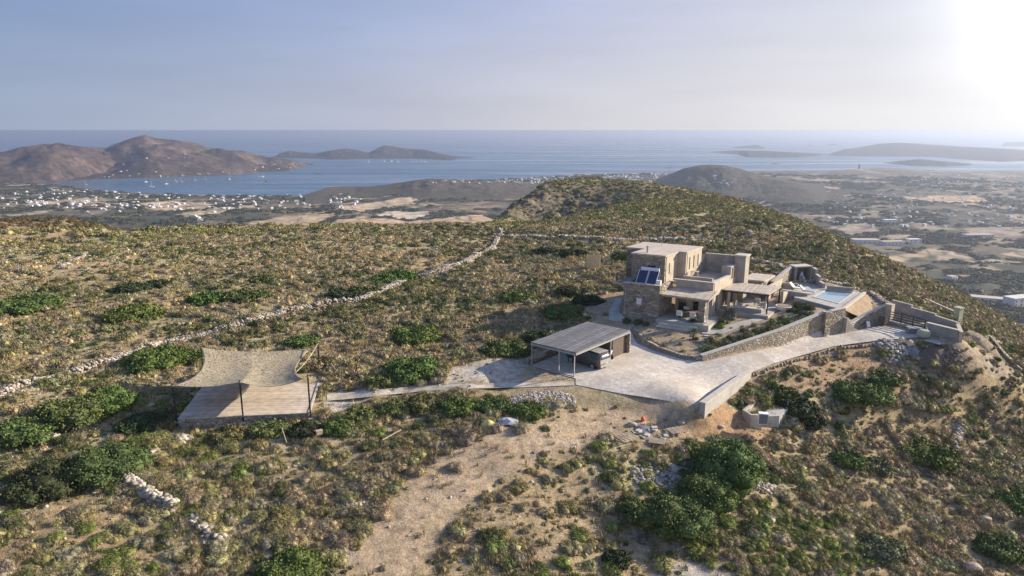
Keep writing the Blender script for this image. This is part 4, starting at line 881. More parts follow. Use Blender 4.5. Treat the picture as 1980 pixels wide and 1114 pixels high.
scatter('dry_grass', 'straw-coloured dry grass between the shrubs', [unlinked('g', *tuft(i, 22, .5), M['leaf_inst']) for i in range(4)], np.column_stack([x, y, H(x, y)-.02]), sc, np.column_stack([x*0, x*0, rng.random(n)*6.28]), rng.integers(0, 4, n), tt)
# loose stones
def rock(seed, core=ICO1, flat=.6):
    g = np.random.default_rng(seed); v, f = core; v = v*(.75+.5*g.random(len(v)))[:, None]*np.array([1, .8, flat]); return v, f
x, y = spread_pts(24, 110, 1.9, rng); kp = (rng.random(len(x)) < .2+1.2*smooth((fbm(x/8+9, y/8, 47, 3)-.5)/.2)) & (sdf(x, y, ROAD) < -.1) & (sdf(x, y, SITE) < 0) & (sdf(x, y, DECK) < 0) & ((sdf(x, y, ZONES[16][0]) < 0) | (rng.random(len(x)) < .35))
x, y = x[kp], y[kp]; n = len(x); s6 = .04+.15*rng.random(n)**3; tt = np.array([.40,.35,.285])*(.6+.6*rng.random((n, 1)))
m2, t2, n2_, b2 = newmat('loose_stone'); a2_ = n2_.new('ShaderNodeAttribute'); a2_.attribute_type = 'INSTANCER'; a2_.attribute_name = 'tint'; t2.links.new(a2_.outputs['Color'], b2.inputs['Base Color']); b2.inputs['Roughness'].default_value = .95
scatter('loose_stones', 'small pale stones lying on the soil', [unlinked('r', *rock(i), m2) for i in range(5)], np.column_stack([x, y, H(x, y)+.01]), s6[:, None]*np.ones(3), rng.random((n, 3))*6.28, rng.integers(0, 5, n), tt)
M['trackpath'] = plain('path_dust', (.50,.44,.35), .95, .25, .8, .3, 6, dirt=((.30,.25,.17), 1.2, .8))
# ------------------------------------------------------------------ paved drive, paths
def sheet(name, poly, lift, step, mat, label, zfun=None, skirt=0):
    bb = np.array(poly); P = [Vector((float(p[0]), float(p[1]))) for p in poly]; n = len(P); E = [(i, (i+1) % n) for i in range(n)]
    X, Y = np.meshgrid(np.arange(bb[:, 0].min(), bb[:, 0].max(), step), np.arange(bb[:, 1].min(), bb[:, 1].max(), step)); X = X.ravel(); Y = Y.ravel()
    k = sdf(X, Y, poly) > step*.35; P += [Vector((float(a), float(b))) for a, b in zip(X[k], Y[k])]
    v, e, f, *_ = delaunay_2d_cdt(P, E, [], 1, 1e-4); v = np.array([q[:] for q in v]); z = (H(v[:, 0], v[:, 1]) if zfun is None else zfun(v[:, 0], v[:, 1]))+lift
    o = mesh_obj(name, np.column_stack([v, z]), [tuple(q) for q in f], mat, smooth_=True); tag(o, label, kind='structure'); return o
sheet('driveway', ROAD, .05, .5, M['paving'], 'wide drive and turning area of pale stone paving')
sheet('path', PATH, .045, .4, M['trackpath'], 'thin pale path from the wooden deck to the drive')
sheet('garden_path', [hx(*q) for q in ((10.6,-1.6),(12.0,-.9),(13.0,1.5),(14.4,4.6),(13.4,5.4),(12.0,2.4),(10.8,.3),(9.8,-.6))], .05, .4, M['concrete'], 'pale slab path across the garden')
sheet('side_path', [tuple(un(x, y, z)[:2]) for x, y, z in ((1176,625,.9),(1178,604,1.6),(1190,570,2.4),(1203,570,2.4),(1199,604,1.8),(1214,632,.7))], .06, .4, M['concrete'], 'grey path climbing along the shaded side of the villa')
def zfor(x, y, py):      # height above this spot that shows at photo row py
    k = (557-py)/FOC; return HC + y*(k*CP-SP)/(CP+k*SP)
# ------------------------------------------------------------------ the villa
ZF = 2.0
vp = hx(4, 2); villa = thing('villa', 'two-storey flat-roofed villa of tan stone with pergolas on the hillside', 'house', (*vp, ZF))
def pb(mb, u0, u1, v0, v1, z0, z1, mi=0): return mb.prism([hx(u0,v0), hx(u1,v0), hx(u1,v1), hx(u0,v1)], z0, z1, mi)
def hwall(mb, a, b, z0, z1, ops=(), th=.4): return wall(mb, hx(*a), hx(*b), z0, z1, th, ops, 1)
mb = MB()   # walls listed counter-clockwise so their thickness lies inside
hwall(mb, (0,0), (4.3,0), 1.2, 5.6, [(1.5,2.25,3.1,4.0)])
hwall(mb, (4.3,.42), (4.3,3.5), 1.2, 5.6, [])
hwall(mb, (0,5.8), (0,.42), 1.2, 5.6); hwall(mb, (-2.6,5.8), (-.42,5.8), 1.6, 8.6)
hwall(mb, (-2.6,10.6), (-2.6,6.22), 1.6, 8.6); hwall(mb, (4.6,10.6), (-2.2,10.6), 5.2, 8.6)
mb.build('wall', M['villa_stone'], villa)
mb = MB()
hwall(mb, (-.2,2.2), (3.8,2.2), 5.45, 8.6, [(2.0,2.9,6.7,7.5)]); hwall(mb, (-.2,5.8), (-.2,2.62), 5.45, 8.6)
u_ = mb.build('wall', M['villa_stone'], villa); u_['label'] = 'shaded front wall of the upper floor'
mb = MB()
hwall(mb, (3.8,2.62), (3.8,5.8), 5.45, 8.6, [(.7,1.0,6.4,7.7)]); hwall(mb, (3.8,5.8), (4.8,5.8), 5.45, 8.6); hwall(mb, (4.8,6.22), (4.8,10.6), 5.45, 8.6, [(.5,.85,6.5,8.0),(1.8,2.15,6.5,8.0),(3.1,3.45,6.5,8.0)])
mb.build('wall', M['render'], villa)
mb = MB()
hwall(mb, (4.7,3.5), (9,3.5), 1.4, 5.8, [(.3,1.3,2.0,4.2),(2.0,3.2,2.0,4.2)]); hwall(mb, (9,3.92), (9,12), 1.4, 5.8, [(.5,1.3,2.1,4.2),(2.7,4.6,2.3,4.3),(5.3,6.9,2.3,4.3)], .35)
mb.build('wall', M['render'], villa)
mb = MB()
hwall(mb, (4.8,12), (8.7,12), 5.3, 7.7, [], .3); mb.prism([hx(4.5,10.6), hx(4.8,10.6), hx(4.8,12), hx(4.5,12)], 5.3, [6.6,6.6,7.7,7.7])
pb(mb, 7.9, 9.02, 8.9, 10.9, 5.3, 6.9); mb.build('parapet', M['render_grey'], villa)
mb = MB(); pb(mb, 8.72, 10.0, 10.92, 12.4, 1.6, 7.9); ch = mb.build('tower', M['render_grey'], villa)
mb = MB(); pb(mb, 8.62, 10.1, 10.82, 12.5, 7.9, 8.05); c_ = mb.build('cap', M['capstone'], ch)
# roofs
mb = MB(); mb.prism([hx(*q) for q in ((-.3,2.1),(3.9,2.1),(3.9,5.7),(4.9,5.7),(4.9,10.7),(-2.7,10.7),(-2.7,5.7),(-.3,5.7))], 8.6, 8.78); up = mb.build('roof', M['roofcoat'], villa)
mb = MB(); pb(mb, .42, 3.9, .42, 10.2, 5.2, 5.45); pb(mb, 3.9, 8.6, 3.93, 12.0, 5.2, 5.42); pb(mb, -2.2, .42, 6.2, 10.2, 5.2, 5.45); mb.build('terrace_floor', M['roofcoat'], villa)
mb = MB(); pb(mb, -.05, 4.35, -.05, .35, 5.6, 5.68); pb(mb, 4.3, 9.05, 3.45, 3.85, 5.8, 5.9); pb(mb, 8.65, 9.05, 3.85, 8.9, 5.8, 5.9); pb(mb, 4.75, 8.7, 11.97, 12.33, 7.7, 7.78)
mb.build('coping', M['capstone'], villa)
mb = MB(); pb(mb, 4.9, 8.3, 4.9, 5.3, 5.42, 6.05); pb(mb, 8.31, 8.6, 4.3, 8.8, 5.42, 5.7); mb.build('inner_low_wall', M['render_grey'], villa)  # low walls added along the dark band of the roof terrace
mb = MB(); pb(mb, 9.05, 11.3, 13.6, 17.4, 1.8, 4.5); sd_ = mb.build('side_room', M['render_grey'], villa)
mb = MB(); pb(mb, 8.9, 11.7, 13.2, 17.7, 4.5, 4.68); mb.build('roof', M['roofcoat'], sd_)
mb = MB(); pb(mb, 11.31, 11.36, 14.2, 15.2, 2.4, 4.2); mb.build('door', M['darkwood'], sd_)
# windows and doors, set back in their openings
def pane(a, b, z0, z1, inset=.16, mat='glass', name='window', fr=True):
    A = np.array(hx(*a)); B = np.array(hx(*b)); d = (B-A)/np.linalg.norm(B-A); nn = np.array([-d[1], d[0]])
    g_ = MB(); P = [A+nn*inset, B+nn*inset, B+nn*(inset+.04), A+nn*(inset+.04)]; g_.prism([tuple(p) for p in P], z0+.02, z1-.02); o = g_.build(name, M[mat], villa)
    if fr:
        f_ = MB(); P1 = [tuple(p) for p in (A+nn*(inset-.04), B+nn*(inset-.04), B+nn*(inset-.005), A+nn*(inset-.005))]
        L = np.linalg.norm(B-A); q = lambda s: tuple(A+d*s+nn*(inset-.04)); q2 = lambda s: tuple(A+d*s+nn*(inset-.005))
        for s0, s1, a0, a1 in ((0,.07,z0,z1),(L-.07,L,z0,z1),(.07,L-.07,z0,z0+.07),(.07,L-.07,z1-.07,z1)): f_.prism([q(s0), q(s1), q2(s1), q2(s0)], a0, a1)
        f_.build('frame', M['wood'], o)
    return o
o = pane((1.5,0), (2.25,0), 3.1, 4.0, .1, 'tank'); o['label'] = 'small window with a pale blind in the stone wall'
pane((2.0,2.2), (2.9,2.2), 6.7, 7.5); pane((3.8,3.32), (3.8,3.62), 6.4, 7.7)
for a in (.5, 1.8, 3.1): pane((4.8,6.22+a), (4.8,6.57+a), 6.5, 8.0)
for a, b in ((.3,1.3), (2.0,3.2)): pane((4.7+a,3.5), (4.7+b,3.5), 2.0, 4.2, .25, name='door')
for a, b in ((.5,1.3), (2.7,4.6), (5.3,6.9)): pane((9,3.92+a), (9,3.92+b), 2.15, 4.2, .2, 'darkwood', 'shutter')
pane((9.02,9.3), (9.02,10.3), 5.4, 6.75, -.06, 'darkwood', 'door', False)
# front terrace with its pergola
mb = MB(); pb(mb, 4.35, 10.3, -.9, 3.45, 1.0, 1.98); mb.build('terrace', M['concrete'], villa)
mb = MB(); pb(mb, 4.8, 9.2, -1.35, -.92, 1.0, 1.75); pb(mb, 4.8, 9.0, -1.8, -1.37, 1.0, 1.5); mb.build('step', M['capstone'], villa)
pg = MB(); pg.prism([hx(4.35,.1), hx(9.9,-.1), hx(9.5,3.44), hx(4.35,3.44)], [4.62,4.58,4.85,4.88], [4.72,4.68,4.95,4.98]); pg_ = pg.build('pergola', M['reed'], villa)
mb = MB(); mb.bar((*hx(4.4,.2),4.54), (*hx(9.8,0),4.50), .12, .14); mb.bar((*hx(9.75,.1),4.50), (*hx(9.4,3.4),4.76), .12, .14); mb.build('beam', M['wood'], pg_)
mb = MB(); pb(mb, 8.7, 9.4, .1, .8, 1.98, 4.45); mb.build('pillar', M['villa_stone'], pg_)
mb = MB(); x_, y_ = hx(9.72,.15); mb.tube((x_,y_,1.98), (x_,y_,4.42), .06, 8); mb.build('post', M['white'], pg_)
mb = MB(); pb(mb, 8.5, 9.7, -.85, 1.0, 1.0, 1.96+.06); mb.build('plinth', M['villa_stone'], villa)
# right terrace with its larger pergola
mb = MB(); pb(mb, 9.05, 14.6, 5.4, 19, .9, 2.3); mb.build('terrace', M['concrete'], villa)
mb = MB(); pb(mb, 9.06, 14.3, 6.1, 10.9, 4.56, 4.68); p2 = mb.build('pergola', M['reed'], villa)
mb = MB()
for v in (6.2, 10.8): mb.bar((*hx(9.1,v),4.48), (*hx(14.3,v),4.48), .12, .15)
mb.bar((*hx(14.2,6.27),4.48), (*hx(14.2,10.73),4.48), .12, .15); mb.build('beam', M['blackmetal'], p2)
for u, v in ((14.2,6.2), (14.2,10.8)): mb = MB(); x_, y_ = hx(u,v); mb.box((x_,y_,3.35), (.12,.12,2.1), .5); mb.build('post', M['blackmetal'], p2)
for v in (6.2, 8.4): mb = MB(); x_, y_ = hx(9.9,v); mb.box((x_,y_,3.35), (.28,.28,2.1), -.5); mb.build('post', M['render'], p2)
mb = MB(); mb.prism([hx(14.3,10.95), hx(14.6,10.95), hx(14.6,14.2), hx(14.3,14.2)], 2.3, [4.1,4.1,3.5,3.5]); pb(mb, 14.3, 14.6, 14.2, 18.6, 2.3, 3.3); pb(mb, 9.6, 14.3, 18.6, 18.9, 2.3, 3.6); mb.build('garden_wall', M['render'], villa)
mb = MB(); pb(mb, 12.2, 12.4, 12.4, 18.5, 2.3, 4.2); gw = mb.build('garden_wall', M['render'], villa)
mb = MB(); pb(mb, 12.41, 12.45, 14.5, 15.3, 2.35, 3.9); mb.build('door', M['darkwood'], gw)
for u, v, z0_, z1_ in ((.25,-.06,1.9,5.4), (8.2,3.42,2.0,4.6)): mb = MB(); x_, y_ = hx(u,v); mb.tube((x_,y_,z0_), (x_,y_,z1_), .05, 6); mb.build('drainpipe', M['steel'], villa)
mb = MB(); mb.tube((*hx(1.2,3.2),8.78), (*hx(1.2,3.2),9.5), .12, 8); mb.tube((*hx(1.2,3.2),9.5), (*hx(1.2,3.2),9.58), .18, 8); mb.build('vent', M['steel'], villa)
mb = MB(); mb.tube((*hx(.6,8.5),8.78), (*hx(.6,8.5),10.6), .03, 5); mb.tube((*hx(.2,8.5),10.4), (*hx(1.0,8.5),10.4), .02, 5); mb.build('aerial', M['steel'], villa)
# railing of the upper left terrace
rl = thing('railing', 'dark slatted railing on the upper terrace left of the solar panels', 'railing', (*hx(-1.2,1),5.4))
mb = MB(); pb(mb, -1.4, -.02, .6, 5.7, 5.15, 5.4); mb.build('landing', M['concrete'], rl)
for q in ((-1.35,.65), (-1.35,2.3), (-1.35,4.0), (-1.35,5.6)): mb = MB(); mb.box((*hx(*q),5.95), (.07,.07,1.1), .5); mb.build('post', M['wood'], rl)
mb = MB()
for k in range(6): mb.bar((*hx(-1.35,.65),5.55+.17*k), (*hx(-1.35,5.6),5.55+.17*k), .04, .06); mb.bar((*hx(-1.35,.65),5.55+.17*k), (*hx(-.05,.65),5.55+.17*k), .04, .06)
mb.build('slat', M['darkwood'], rl)
# solar water heater
sw = thing('solar_water_heater', 'solar water heater with two blue panels and a pale tank on the low roof', 'solar heater', (*hx(2.3,1.2),5.45))
for k in (0, 1):
    u0 = 1.15+k*1.22; mb = MB(); a = (u0,.75); b = (u0+1.12,.75)
    mb.add([(*hx(u0,.62),5.62), (*hx(u0+1.12,.62),5.62), (*hx(u0+1.12,1.5),7.0), (*hx(u0,1.5),7.0), (*hx(u0,.70),5.57), (*hx(u0+1.12,.70),5.57), (*hx(u0+1.12,1.58),6.95), (*hx(u0,1.58),6.95)], [(0,1,2,3),(7,6,5,4),(0,4,5,1),(1,5,6,2),(2,6,7,3),(3,7,4,0)])
    pn = mb.build('panel', M['solar'], sw); mb = MB()
    for a, b in (((u0,.60,5.62),(u0,1.48,7.0)), ((u0+1.12,.60,5.62),(u0+1.12,1.48,7.0)), ((u0,.60,5.62),(u0+1.12,.60,5.62)), ((u0,1.48,7.0),(u0+1.12,1.48,7.0))): mb.bar((*hx(a[0],a[1]),a[2]), (*hx(b[0],b[1]),b[2]), .05, .05)
    mb.build('frame', M['tank'], pn)
mb = MB(); mb.tube((*hx(1.25,1.75),7.1), (*hx(3.4,1.75),7.1), .22, 14); mb.build('tank', M['tank'], sw)
for u in (1.2, 2.3, 3.45): mb = MB(); mb.tube((*hx(u,1.72),5.45), (*hx(u,1.72),7.0), .03, 6); mb.tube((*hx(u,1.65),5.5), (*hx(u,.75),5.5), .03, 6); mb.build('stand', M['steel'], sw)
t = thing('water_box', 'small white box on the low roof right of the solar panels', 'box', (*hx(3.75,.9),5.45)); mb = MB(); mb.box((*hx(3.75,.9),5.78), (.5,.4,.5), -.5); mb.build('body', M['white'], t); mb = MB(); mb.box((*hx(3.75,.9),6.05), (.54,.44,.04), -.5); mb.build('lid', M['tank'], t)
# ------------------------------------------------------------------ furniture
def table(name, label, p, z, L, W, h, yaw, mtop, mleg, cat='table'):
    t = thing(name, label, cat, (*p, z)); mb = MB(); mb.box((p[0],p[1],z+h), (L,W,.06), yaw); mb.build('top', mtop, t)
    for a, b in ((-1,-1),(1,-1),(1,1),(-1,1)):
        x = p[0]+math.cos(yaw)*a*(L/2-.08)-math.sin(yaw)*b*(W/2-.08); y = p[1]+math.sin(yaw)*a*(L/2-.08)+math.cos(yaw)*b*(W/2-.08)
        mb = MB(); mb.box((x,y,z+h/2-.015), (.06,.06,h-.03), yaw); mb.build('leg', mleg, t)
    return t
def chair(label, p, z, yaw, mat, mcush=None, group=None):
    t = thing('garden_chair', label, 'chair', (*p, z), group); ca, sa = math.cos(yaw), math.sin(yaw)
    T = lambda a, b: (p[0]+ca*a-sa*b, p[1]+sa*a+ca*b)
    mb = MB(); mb.box((*p,z+.42), (.62,.62,.12), yaw); mb.build('seat', mcush or mat, t)
    mb = MB(); mb.box((*T(-.28,0),z+.72), (.08,.62,.5), yaw); mb.build('backrest', mcush or mat, t)
    for s in (-1, 1): mb = MB(); mb.box((*T(0,.3*s),z+.58), (.55,.05,.05), yaw); mb.build('armrest', mat, t)
    for a, b in ((-1,-1),(1,-1),(1,1),(-1,1)): mb = MB(); mb.box((*T(.26*a,.28*b),z+.18), (.05,.05,.36), yaw); mb.build('leg', mat, t)
    return t
table('dining_table', 'long dark dining table in the shade of the front pergola', hx(7.2,1.6), 1.98, 2.2, 1.0, .74, -.5, M['darkwood'], M['darkwood'])
for u, v, y, l in ((6.4,.75,1.07,'pale chair at the near left of the shaded dining table'), (7.9,.75,1.07,'pale chair at the near right of the shaded dining table'), (6.4,2.45,-2.07,'pale chair at the far side of the shaded dining table'), (8.7,1.6,2.64,'pale chair at the right end of the shaded dining table')): chair(l, hx(u,v), 1.98, y, M['wood'], M['curtain'])
table('low_table', 'low wooden table under the large pergola', hx(12.2,7.6), 2.3, 1.6, .8, .4, -.5, M['wood'], M['wood'])
chair('round-looking white chair under the large pergola near the wall', hx(10.7,7.6), 2.3, -.5, M['white'], M['curtain'])
chair('pale chair under the large pergola near its right post', hx(13.5,7.3), 2.3, 2.6, M['wood'], M['curtain'])
chair('pale chair behind the low table under the large pergola', hx(12.2,9.2), 2.3, -2.07, M['wood'], M['curtain'])
t = thing('bench', 'long stone-coloured bench along the front of the large pergola', 'bench', (*hx(12,6.4),2.3)); mb = MB(); mb.box((*hx(12,6.45),2.5), (3.2,.5,.4), math.radians(-29)); mb.build('base', M['render_grey'], t); mb = MB(); mb.box((*hx(12,6.45),2.76), (3.2,.54,.1), math.radians(-29)); mb.build('cushion', M['curtain'], t)
table('terrace_table', 'small slatted table on the roof terrace in the notch of the upper floor', hx(5.6,6.6), 5.42, .9, .7, .95, -.5, M['wood'], M['wood'])
# ------------------------------------------------------------------ pool and its deck
ZP = 3.3
p0, p1, p2_, p3 = (36.3,79.8), (39.4,83.3), (42.1,82.0), (37.8,76.7); O0, O1, O2, O3 = (33.9,79.6), (38.0,88.4), (43.3,81.5), (36.95,73.7)
deck = thing('pool_deck', 'pale deck around the swimming pool beside the villa', 'deck', (38, 80, ZP-.3)); mb = MB()
for q in ([O0,O1,p1,p0], [O1,O2,p2_,p1], [O2,O3,p3,p2_], [O3,O0,p0,p3]): mb.prism(q, 1.2, ZP)
mb.build('floor', M['concrete'], deck)
mb = MB(); cen = np.array([39.0,80.4])
for a, b in ((p0,p1),(p1,p2_),(p2_,p3),(p3,p0)):
    a2 = np.array(a)+(np.array(a)-cen)*.11; b2 = np.array(b)+(np.array(b)-cen)*.11; mb.prism([a, b, tuple(b2), tuple(a2)], ZP+.003, ZP+.05)
mb.build('coping', M['capstone'], deck)
m, t_, n_, b_ = newmat('pool_water'); b_.inputs['Base Color'].default_value = (.27,.38,.44,1); b_.inputs['Roughness'].default_value = .08; b_.inputs['Specular IOR Level'].default_value = .7; M['water'] = m
pl = thing('swimming_pool', 'rectangular swimming pool with pale blue water', 'pool', (39, 80.4, ZP-.3)); mb = MB(); mb.prism([p0,p1,p2_,p3], 2.0, ZP-.07); mb.build('water', M['water'], pl)
mb = MB(); d_ = np.array(p2_)-np.array(p1); n2 = np.array([-d_[1], d_[0]])/np.linalg.norm(d_)
mb.prism([tuple(np.array(p1)+n2*.32), tuple(np.array(p2_)+n2*.32), tuple(np.array(p2_)+n2*.62), tuple(np.array(p1)+n2*.62)], ZP+.052, ZP+.5); mb.build('back_wall', M['render_grey'], pl)
def lounger(label, p, z, yaw, mat):
    t = thing('sun_lounger', label, 'sun lounger', (*p, z)); ca, sa = math.cos(yaw), math.sin(yaw); T = lambda a, b: (p[0]+ca*a-sa*b, p[1]+sa*a+ca*b)
    mb = MB(); mb.box((*T(.3,0),z+.34), (1.3,.65,.1), yaw); mb.build('seat', mat, t)
    mb = MB(); mb.add([(*T(-.35,-.32),z+.3), (*T(-.35,.32),z+.3), (*T(-.9,.32),z+.85), (*T(-.9,-.32),z+.85), (*T(-.29,-.32),z+.39), (*T(-.29,.32),z+.39), (*T(-.84,.32),z+.92), (*T(-.84,-.32),z+.92)], [(0,1,2,3),(7,6,5,4),(0,4,5,1),(1,5,6,2),(2,6,7,3),(3,7,4,0)]); mb.build('backrest', mat, t)
    for a, b in ((-.3,-1),(.85,-1),(.85,1),(-.3,1)): mb = MB(); mb.box((*T(a,.28*b),z+.145), (.05,.05,.29), yaw); mb.build('leg', M['steel'], t)
lounger('white sun lounger left of the pool, farther from the camera', (35.6,83.2), ZP, -.7, M['white']); lounger('grey sun lounger left of the pool, nearer the camera', (36.2,81.6), ZP, -.7, M['tarp'])
t = thing('open_niche', 'open stone shelter with a white jar beyond the pool', 'shelter', (38.5, 89.4, ZP)); mb = MB()
a = np.array([37.5,88.6]); d_ = np.array([.98,.2]); nn = np.array([-.2,.98])
def NQ(s0, s1, w0, w1): return [tuple(a+d_*s0+nn*w0), tuple(a+d_*s1+nn*w0), tuple(a+d_*s1+nn*w1), tuple(a+d_*s0+nn*w1)]
mb.prism(NQ(0,.3,0,1.4), 2.6, 5.1); mb.prism(NQ(2.2,2.5,0,1.4), 2.6, 5.1); mb.prism(NQ(.3,2.2,1.1,1.4), 2.6, 5.1); mb.build('wall', M['render_grey'], t)
mb = MB(); mb.prism(NQ(-.05,2.55,-.05,1.45), 5.1, 5.25); mb.build('roof', M['capstone'], t)
t = thing('jar', 'tall white jar inside the stone shelter by the pool', 'jar', (38.7,89.3,3.3)); mb = MB()
prof = [(.12,0),(.26,.25),(.3,.6),(.2,.95),(.12,1.05),(.16,1.15)]
for (r0,z0),(r1,z1) in zip(prof[:-1], prof[1:]): mb.tube((38.7,89.3,3.25+z0), (38.7,89.3,3.25+z1), r0, 12, r1)
mb.build('body', M['white'], t)
def single(name, label, cat, mb, mat, group=None, sm=False):
    o = mb.build(name, mat, smooth_=sm); return tag(o, label, cat, group)
def polywall(name, label, pts, th, mat, cap=None, side=1, cat='wall'):
    """wall along pts (x, y, z bottom, z top) with an optional coping"""
    c0 = pts[0]; t = thing(name, label, cat, (c0[0], c0[1], c0[2])); mb = MB(); mc = MB(); n = len(pts); off = []
    for i in range(n):
        a = np.array(pts[max(i-1,0)][:2]); b = np.array(pts[min(i+1,n-1)][:2]); d = (b-a)/np.linalg.norm(b-a); off.append(np.array([-d[1], d[0]])*th*side)
    def loop(z, grow, zz):
        for i in range(n-1):
            A = np.array(pts[i][:2]); B = np.array(pts[i+1][:2]); oa, ob = off[i], off[i+1]
            P = [tuple(A-oa*grow), tuple(B-ob*grow), tuple(B+ob*(1+grow)), tuple(A+oa*(1+grow))]
            zz.prism(P, z(i)[0], z(i)[1])
    loop(lambda i: ([pts[i][2], pts[i+1][2], pts[i+1][2], pts[i][2]], [pts[i][3], pts[i+1][3], pts[i+1][3], pts[i][3]]), 0, mb); mb.build('stonework', mat, t)
    if cap: loop(lambda i: ([pts[i][3], pts[i+1][3], pts[i+1][3], pts[i][3]], [pts[i][3]+.09, pts[i+1][3]+.09, pts[i+1][3]+.09, pts[i][3]+.09]), .08, mc); mc.build('coping', cap, t)
    return t
def lin(a, b, n, bulge=0):
    a = np.array(a); b = np.array(b); return [tuple(a+(b-a)*k/n) for k in range(n+1)]
# fix prism orientation issue for sloped lists: prism() reverses both lists together
polywall('retaining_wall', 'long tan stone retaining wall between the garden and the drive', lin((19.2,65.5,-.6,.62), (28.3,69.25,-.3,2.15), 6)+lin((28.3,69.25,-.3,2.15), (34.2,72.25,.1,3.3), 5)[1:], .45, M['wall_stone'], M['capstone'])
mb = MB(); mb.prism([(34.22,71.75),(35.0,72.1),(34.75,72.75),(34.0,72.35)], 0, 3.5); single('buttress', 'square dark buttress near the right end of the long stone wall', 'buttress', mb, M['villa_stone'])
polywall('retaining_wall', 'short tall end of the stone wall right of the buttress', [(35.05,72.3,0,3.45),(36.9,73.0,0,3.6)], .45, M['wall_stone'], M['capstone'])
polywall('low_wall', 'low stone kerb wall curving along the left edge of the garden', [(19.15,65.55,-.4,.5),(17.4,66.4,-.4,.45),(15.5,68.6,-.3,.55),(14.2,71.2,-.1,.75),(13.6,74.3,.3,1.1)], .35, M['wall_stone'], None, -1)
polywall('low_wall', 'pale edge wall along the right side of the pool deck', [(37.05,73.6,2.2,3.42),(43.4,81.4,2.2,3.42)], .3, M['render'], M['capstone'])
polywall('stepped_wall', 'stepped dark wall going down beside the pool', [(39.9,89.0,2.6,5.0),(39.75,87.6,2.6,5.0)], .3, M['render_grey'], M['capstone'], 1)
polywall('stepped_wall', 'lower step of the dark wall beside the pool', [(39.74,87.55,2.6,4.4),(39.5,85.9,2.6,4.4)], .3, M['render_grey'], M['capstone'], 1)
polywall('stepped_wall', 'lowest step of the dark wall beside the pool', [(39.49,85.85,2.6,3.85),(39.35,84.3,2.6,3.85)], .3, M['render_grey'], M['capstone'], 1)
polywall('garden_wall', 'sunlit sloping stone wall rising to the shelter beyond the pool', [(33.2,84.6,1.8,4.0),(35.3,86.9,1.8,4.6),(37.45,89.2,1.8,5.1)], .4, M['wall_stone'], M['capstone'])
polywall('garden_wall', 'dark low wall between the villa terrace and the pool deck', [(33.0,81.2,1.8,3.75),(35.6,79.9,1.8,3.6)], .35, M['render_grey'], M['capstone'])
polywall('curved_wall', 'curved stone wall rising from the drive to the parking terrace', [(37.6,73.0,.3,1.8),(38.9,73.9,.4,2.1),(40.2,74.6,.5,2.5),(41.4,74.95,.6,2.9),(42.5,75.1,.7,3.4)], .4, M['wall_stone'], M['capstone'])
mb = MB(); mb.box((42.95,75.15,2.3), (.75,.8,2.6), -.9); single('gate_pier', 'pale pier at the top end of the curved wall', 'pier', mb, M['render'])
# slope of bare earth under the pool deck
tri = [(37.2,73.85),(43.5,81.3),(45.2,79.8),(42.6,77.2),(40.6,75.3),(38.2,74.2)]
def zmound(x, y):
    A = np.array([37.2,73.85]); B = np.array([43.5,81.3]); d = (B-A)/np.linalg.norm(B-A); nn = np.array([d[1], -d[0]]); w_ = (x-A[0])*nn[0]+(y-A[1])*nn[1]
    return 3.25-w_*.95+(fbm(x/1.1, y/1.1, 8, 3)-.5)*.3
M['earth'] = plain('bare_earth', (.30,.225,.145), .95, .2, 1.4, .6, 5)
sheet('slope', tri, 0, .35, M['earth'], 'bare brown earth slope under the pool deck', zmound)
mb = MB()
for k in range(5): mb.prism([(36.98+.28*k,72.6+.12*k),(37.24+.28*k,72.72+.12*k),(36.75+.28*k,73.6+.12*k),(36.5+.28*k,73.48+.12*k)], .2, 2.6-.36*k)
single('stairs', 'small dark stair between the stone wall and the curved wall', 'stairs', mb, M['render_grey'])
# parking terrace on the right
t = thing('parking_terrace', 'raised concrete parking terrace with dark side walls at the right', 'terrace', (45.5,72.5,1.3))
mb = MB(); mb.prism([(42.75,75.0),(44.85,71.15),(46.45,68.15),(48.0,71.0),(46.6,74.6),(44.7,77.6)], -1.5, 1.75); mb.build('floor', M['concrete'], t)
mb = MB(); mb.prism([(44.8,71.1),(46.4,68.1),(46.7,68.25),(45.1,71.25)], -1.4, 2.5); mb.build('front_wall', M['render_grey'], t)
mb = MB(); mb.prism([(44.78,71.05),(46.4,68.05),(46.75,68.22),(45.15,71.3)], 2.5, 2.58); mb.build('coping', M['capstone'], t)
mb = MB(); mb.prism([(46.42,68.0),(46.75,67.85),(48.35,70.9),(48.02,71.1)], -1.4, 2.45); mb.build('end_wall', M['render'], t)
mb = MB()
for a, b, z0_, z1_ in (((44.6,77.8),(45.8,75.8),3.4,3.3), ((45.8,75.8),(47.1,73.4),3.0,2.9), ((47.1,73.4),(48.3,71.1),2.7,2.5)):
    d_ = np.array(b)-np.array(a); nn = np.array([-d_[1], d_[0]])/np.linalg.norm(d_)*.35; mb.prism([a, b, tuple(np.array(b)+nn), tuple(np.array(a)+nn)], .6, [z0_,z1_,z1_,z0_])
mb.build('back_wall', M['render_grey'], t)
t = thing('fence', 'dark four-bar steel fence along the edge of the parking terrace', 'fence', (43.8,73.1,1.75)); A = np.array([42.9,74.75]); B = np.array([44.8,71.25])
for k in range(4): p = A+(B-A)*k/3; mb = MB(); mb.box((*p,2.3), (.09,.09,1.1), .5); mb.build('post', M['blackmetal'], t)
for k in range(4): mb = MB(); mb.bar((*A,1.95+.28*k), (*B,1.95+.28*k), .05, .09); mb.build('rail', M['blackmetal'], t)
polywall('boundary_wall', 'thin pale wall running down the hill behind the parking terrace', [(*G(1788,585)[:2],G(1788,585)[2]-.3,G(1788,585)[2]+.5),(*G(1850,612)[:2],G(1850,612)[2]-.3,G(1850,612)[2]+.5)], .3, M['render'])
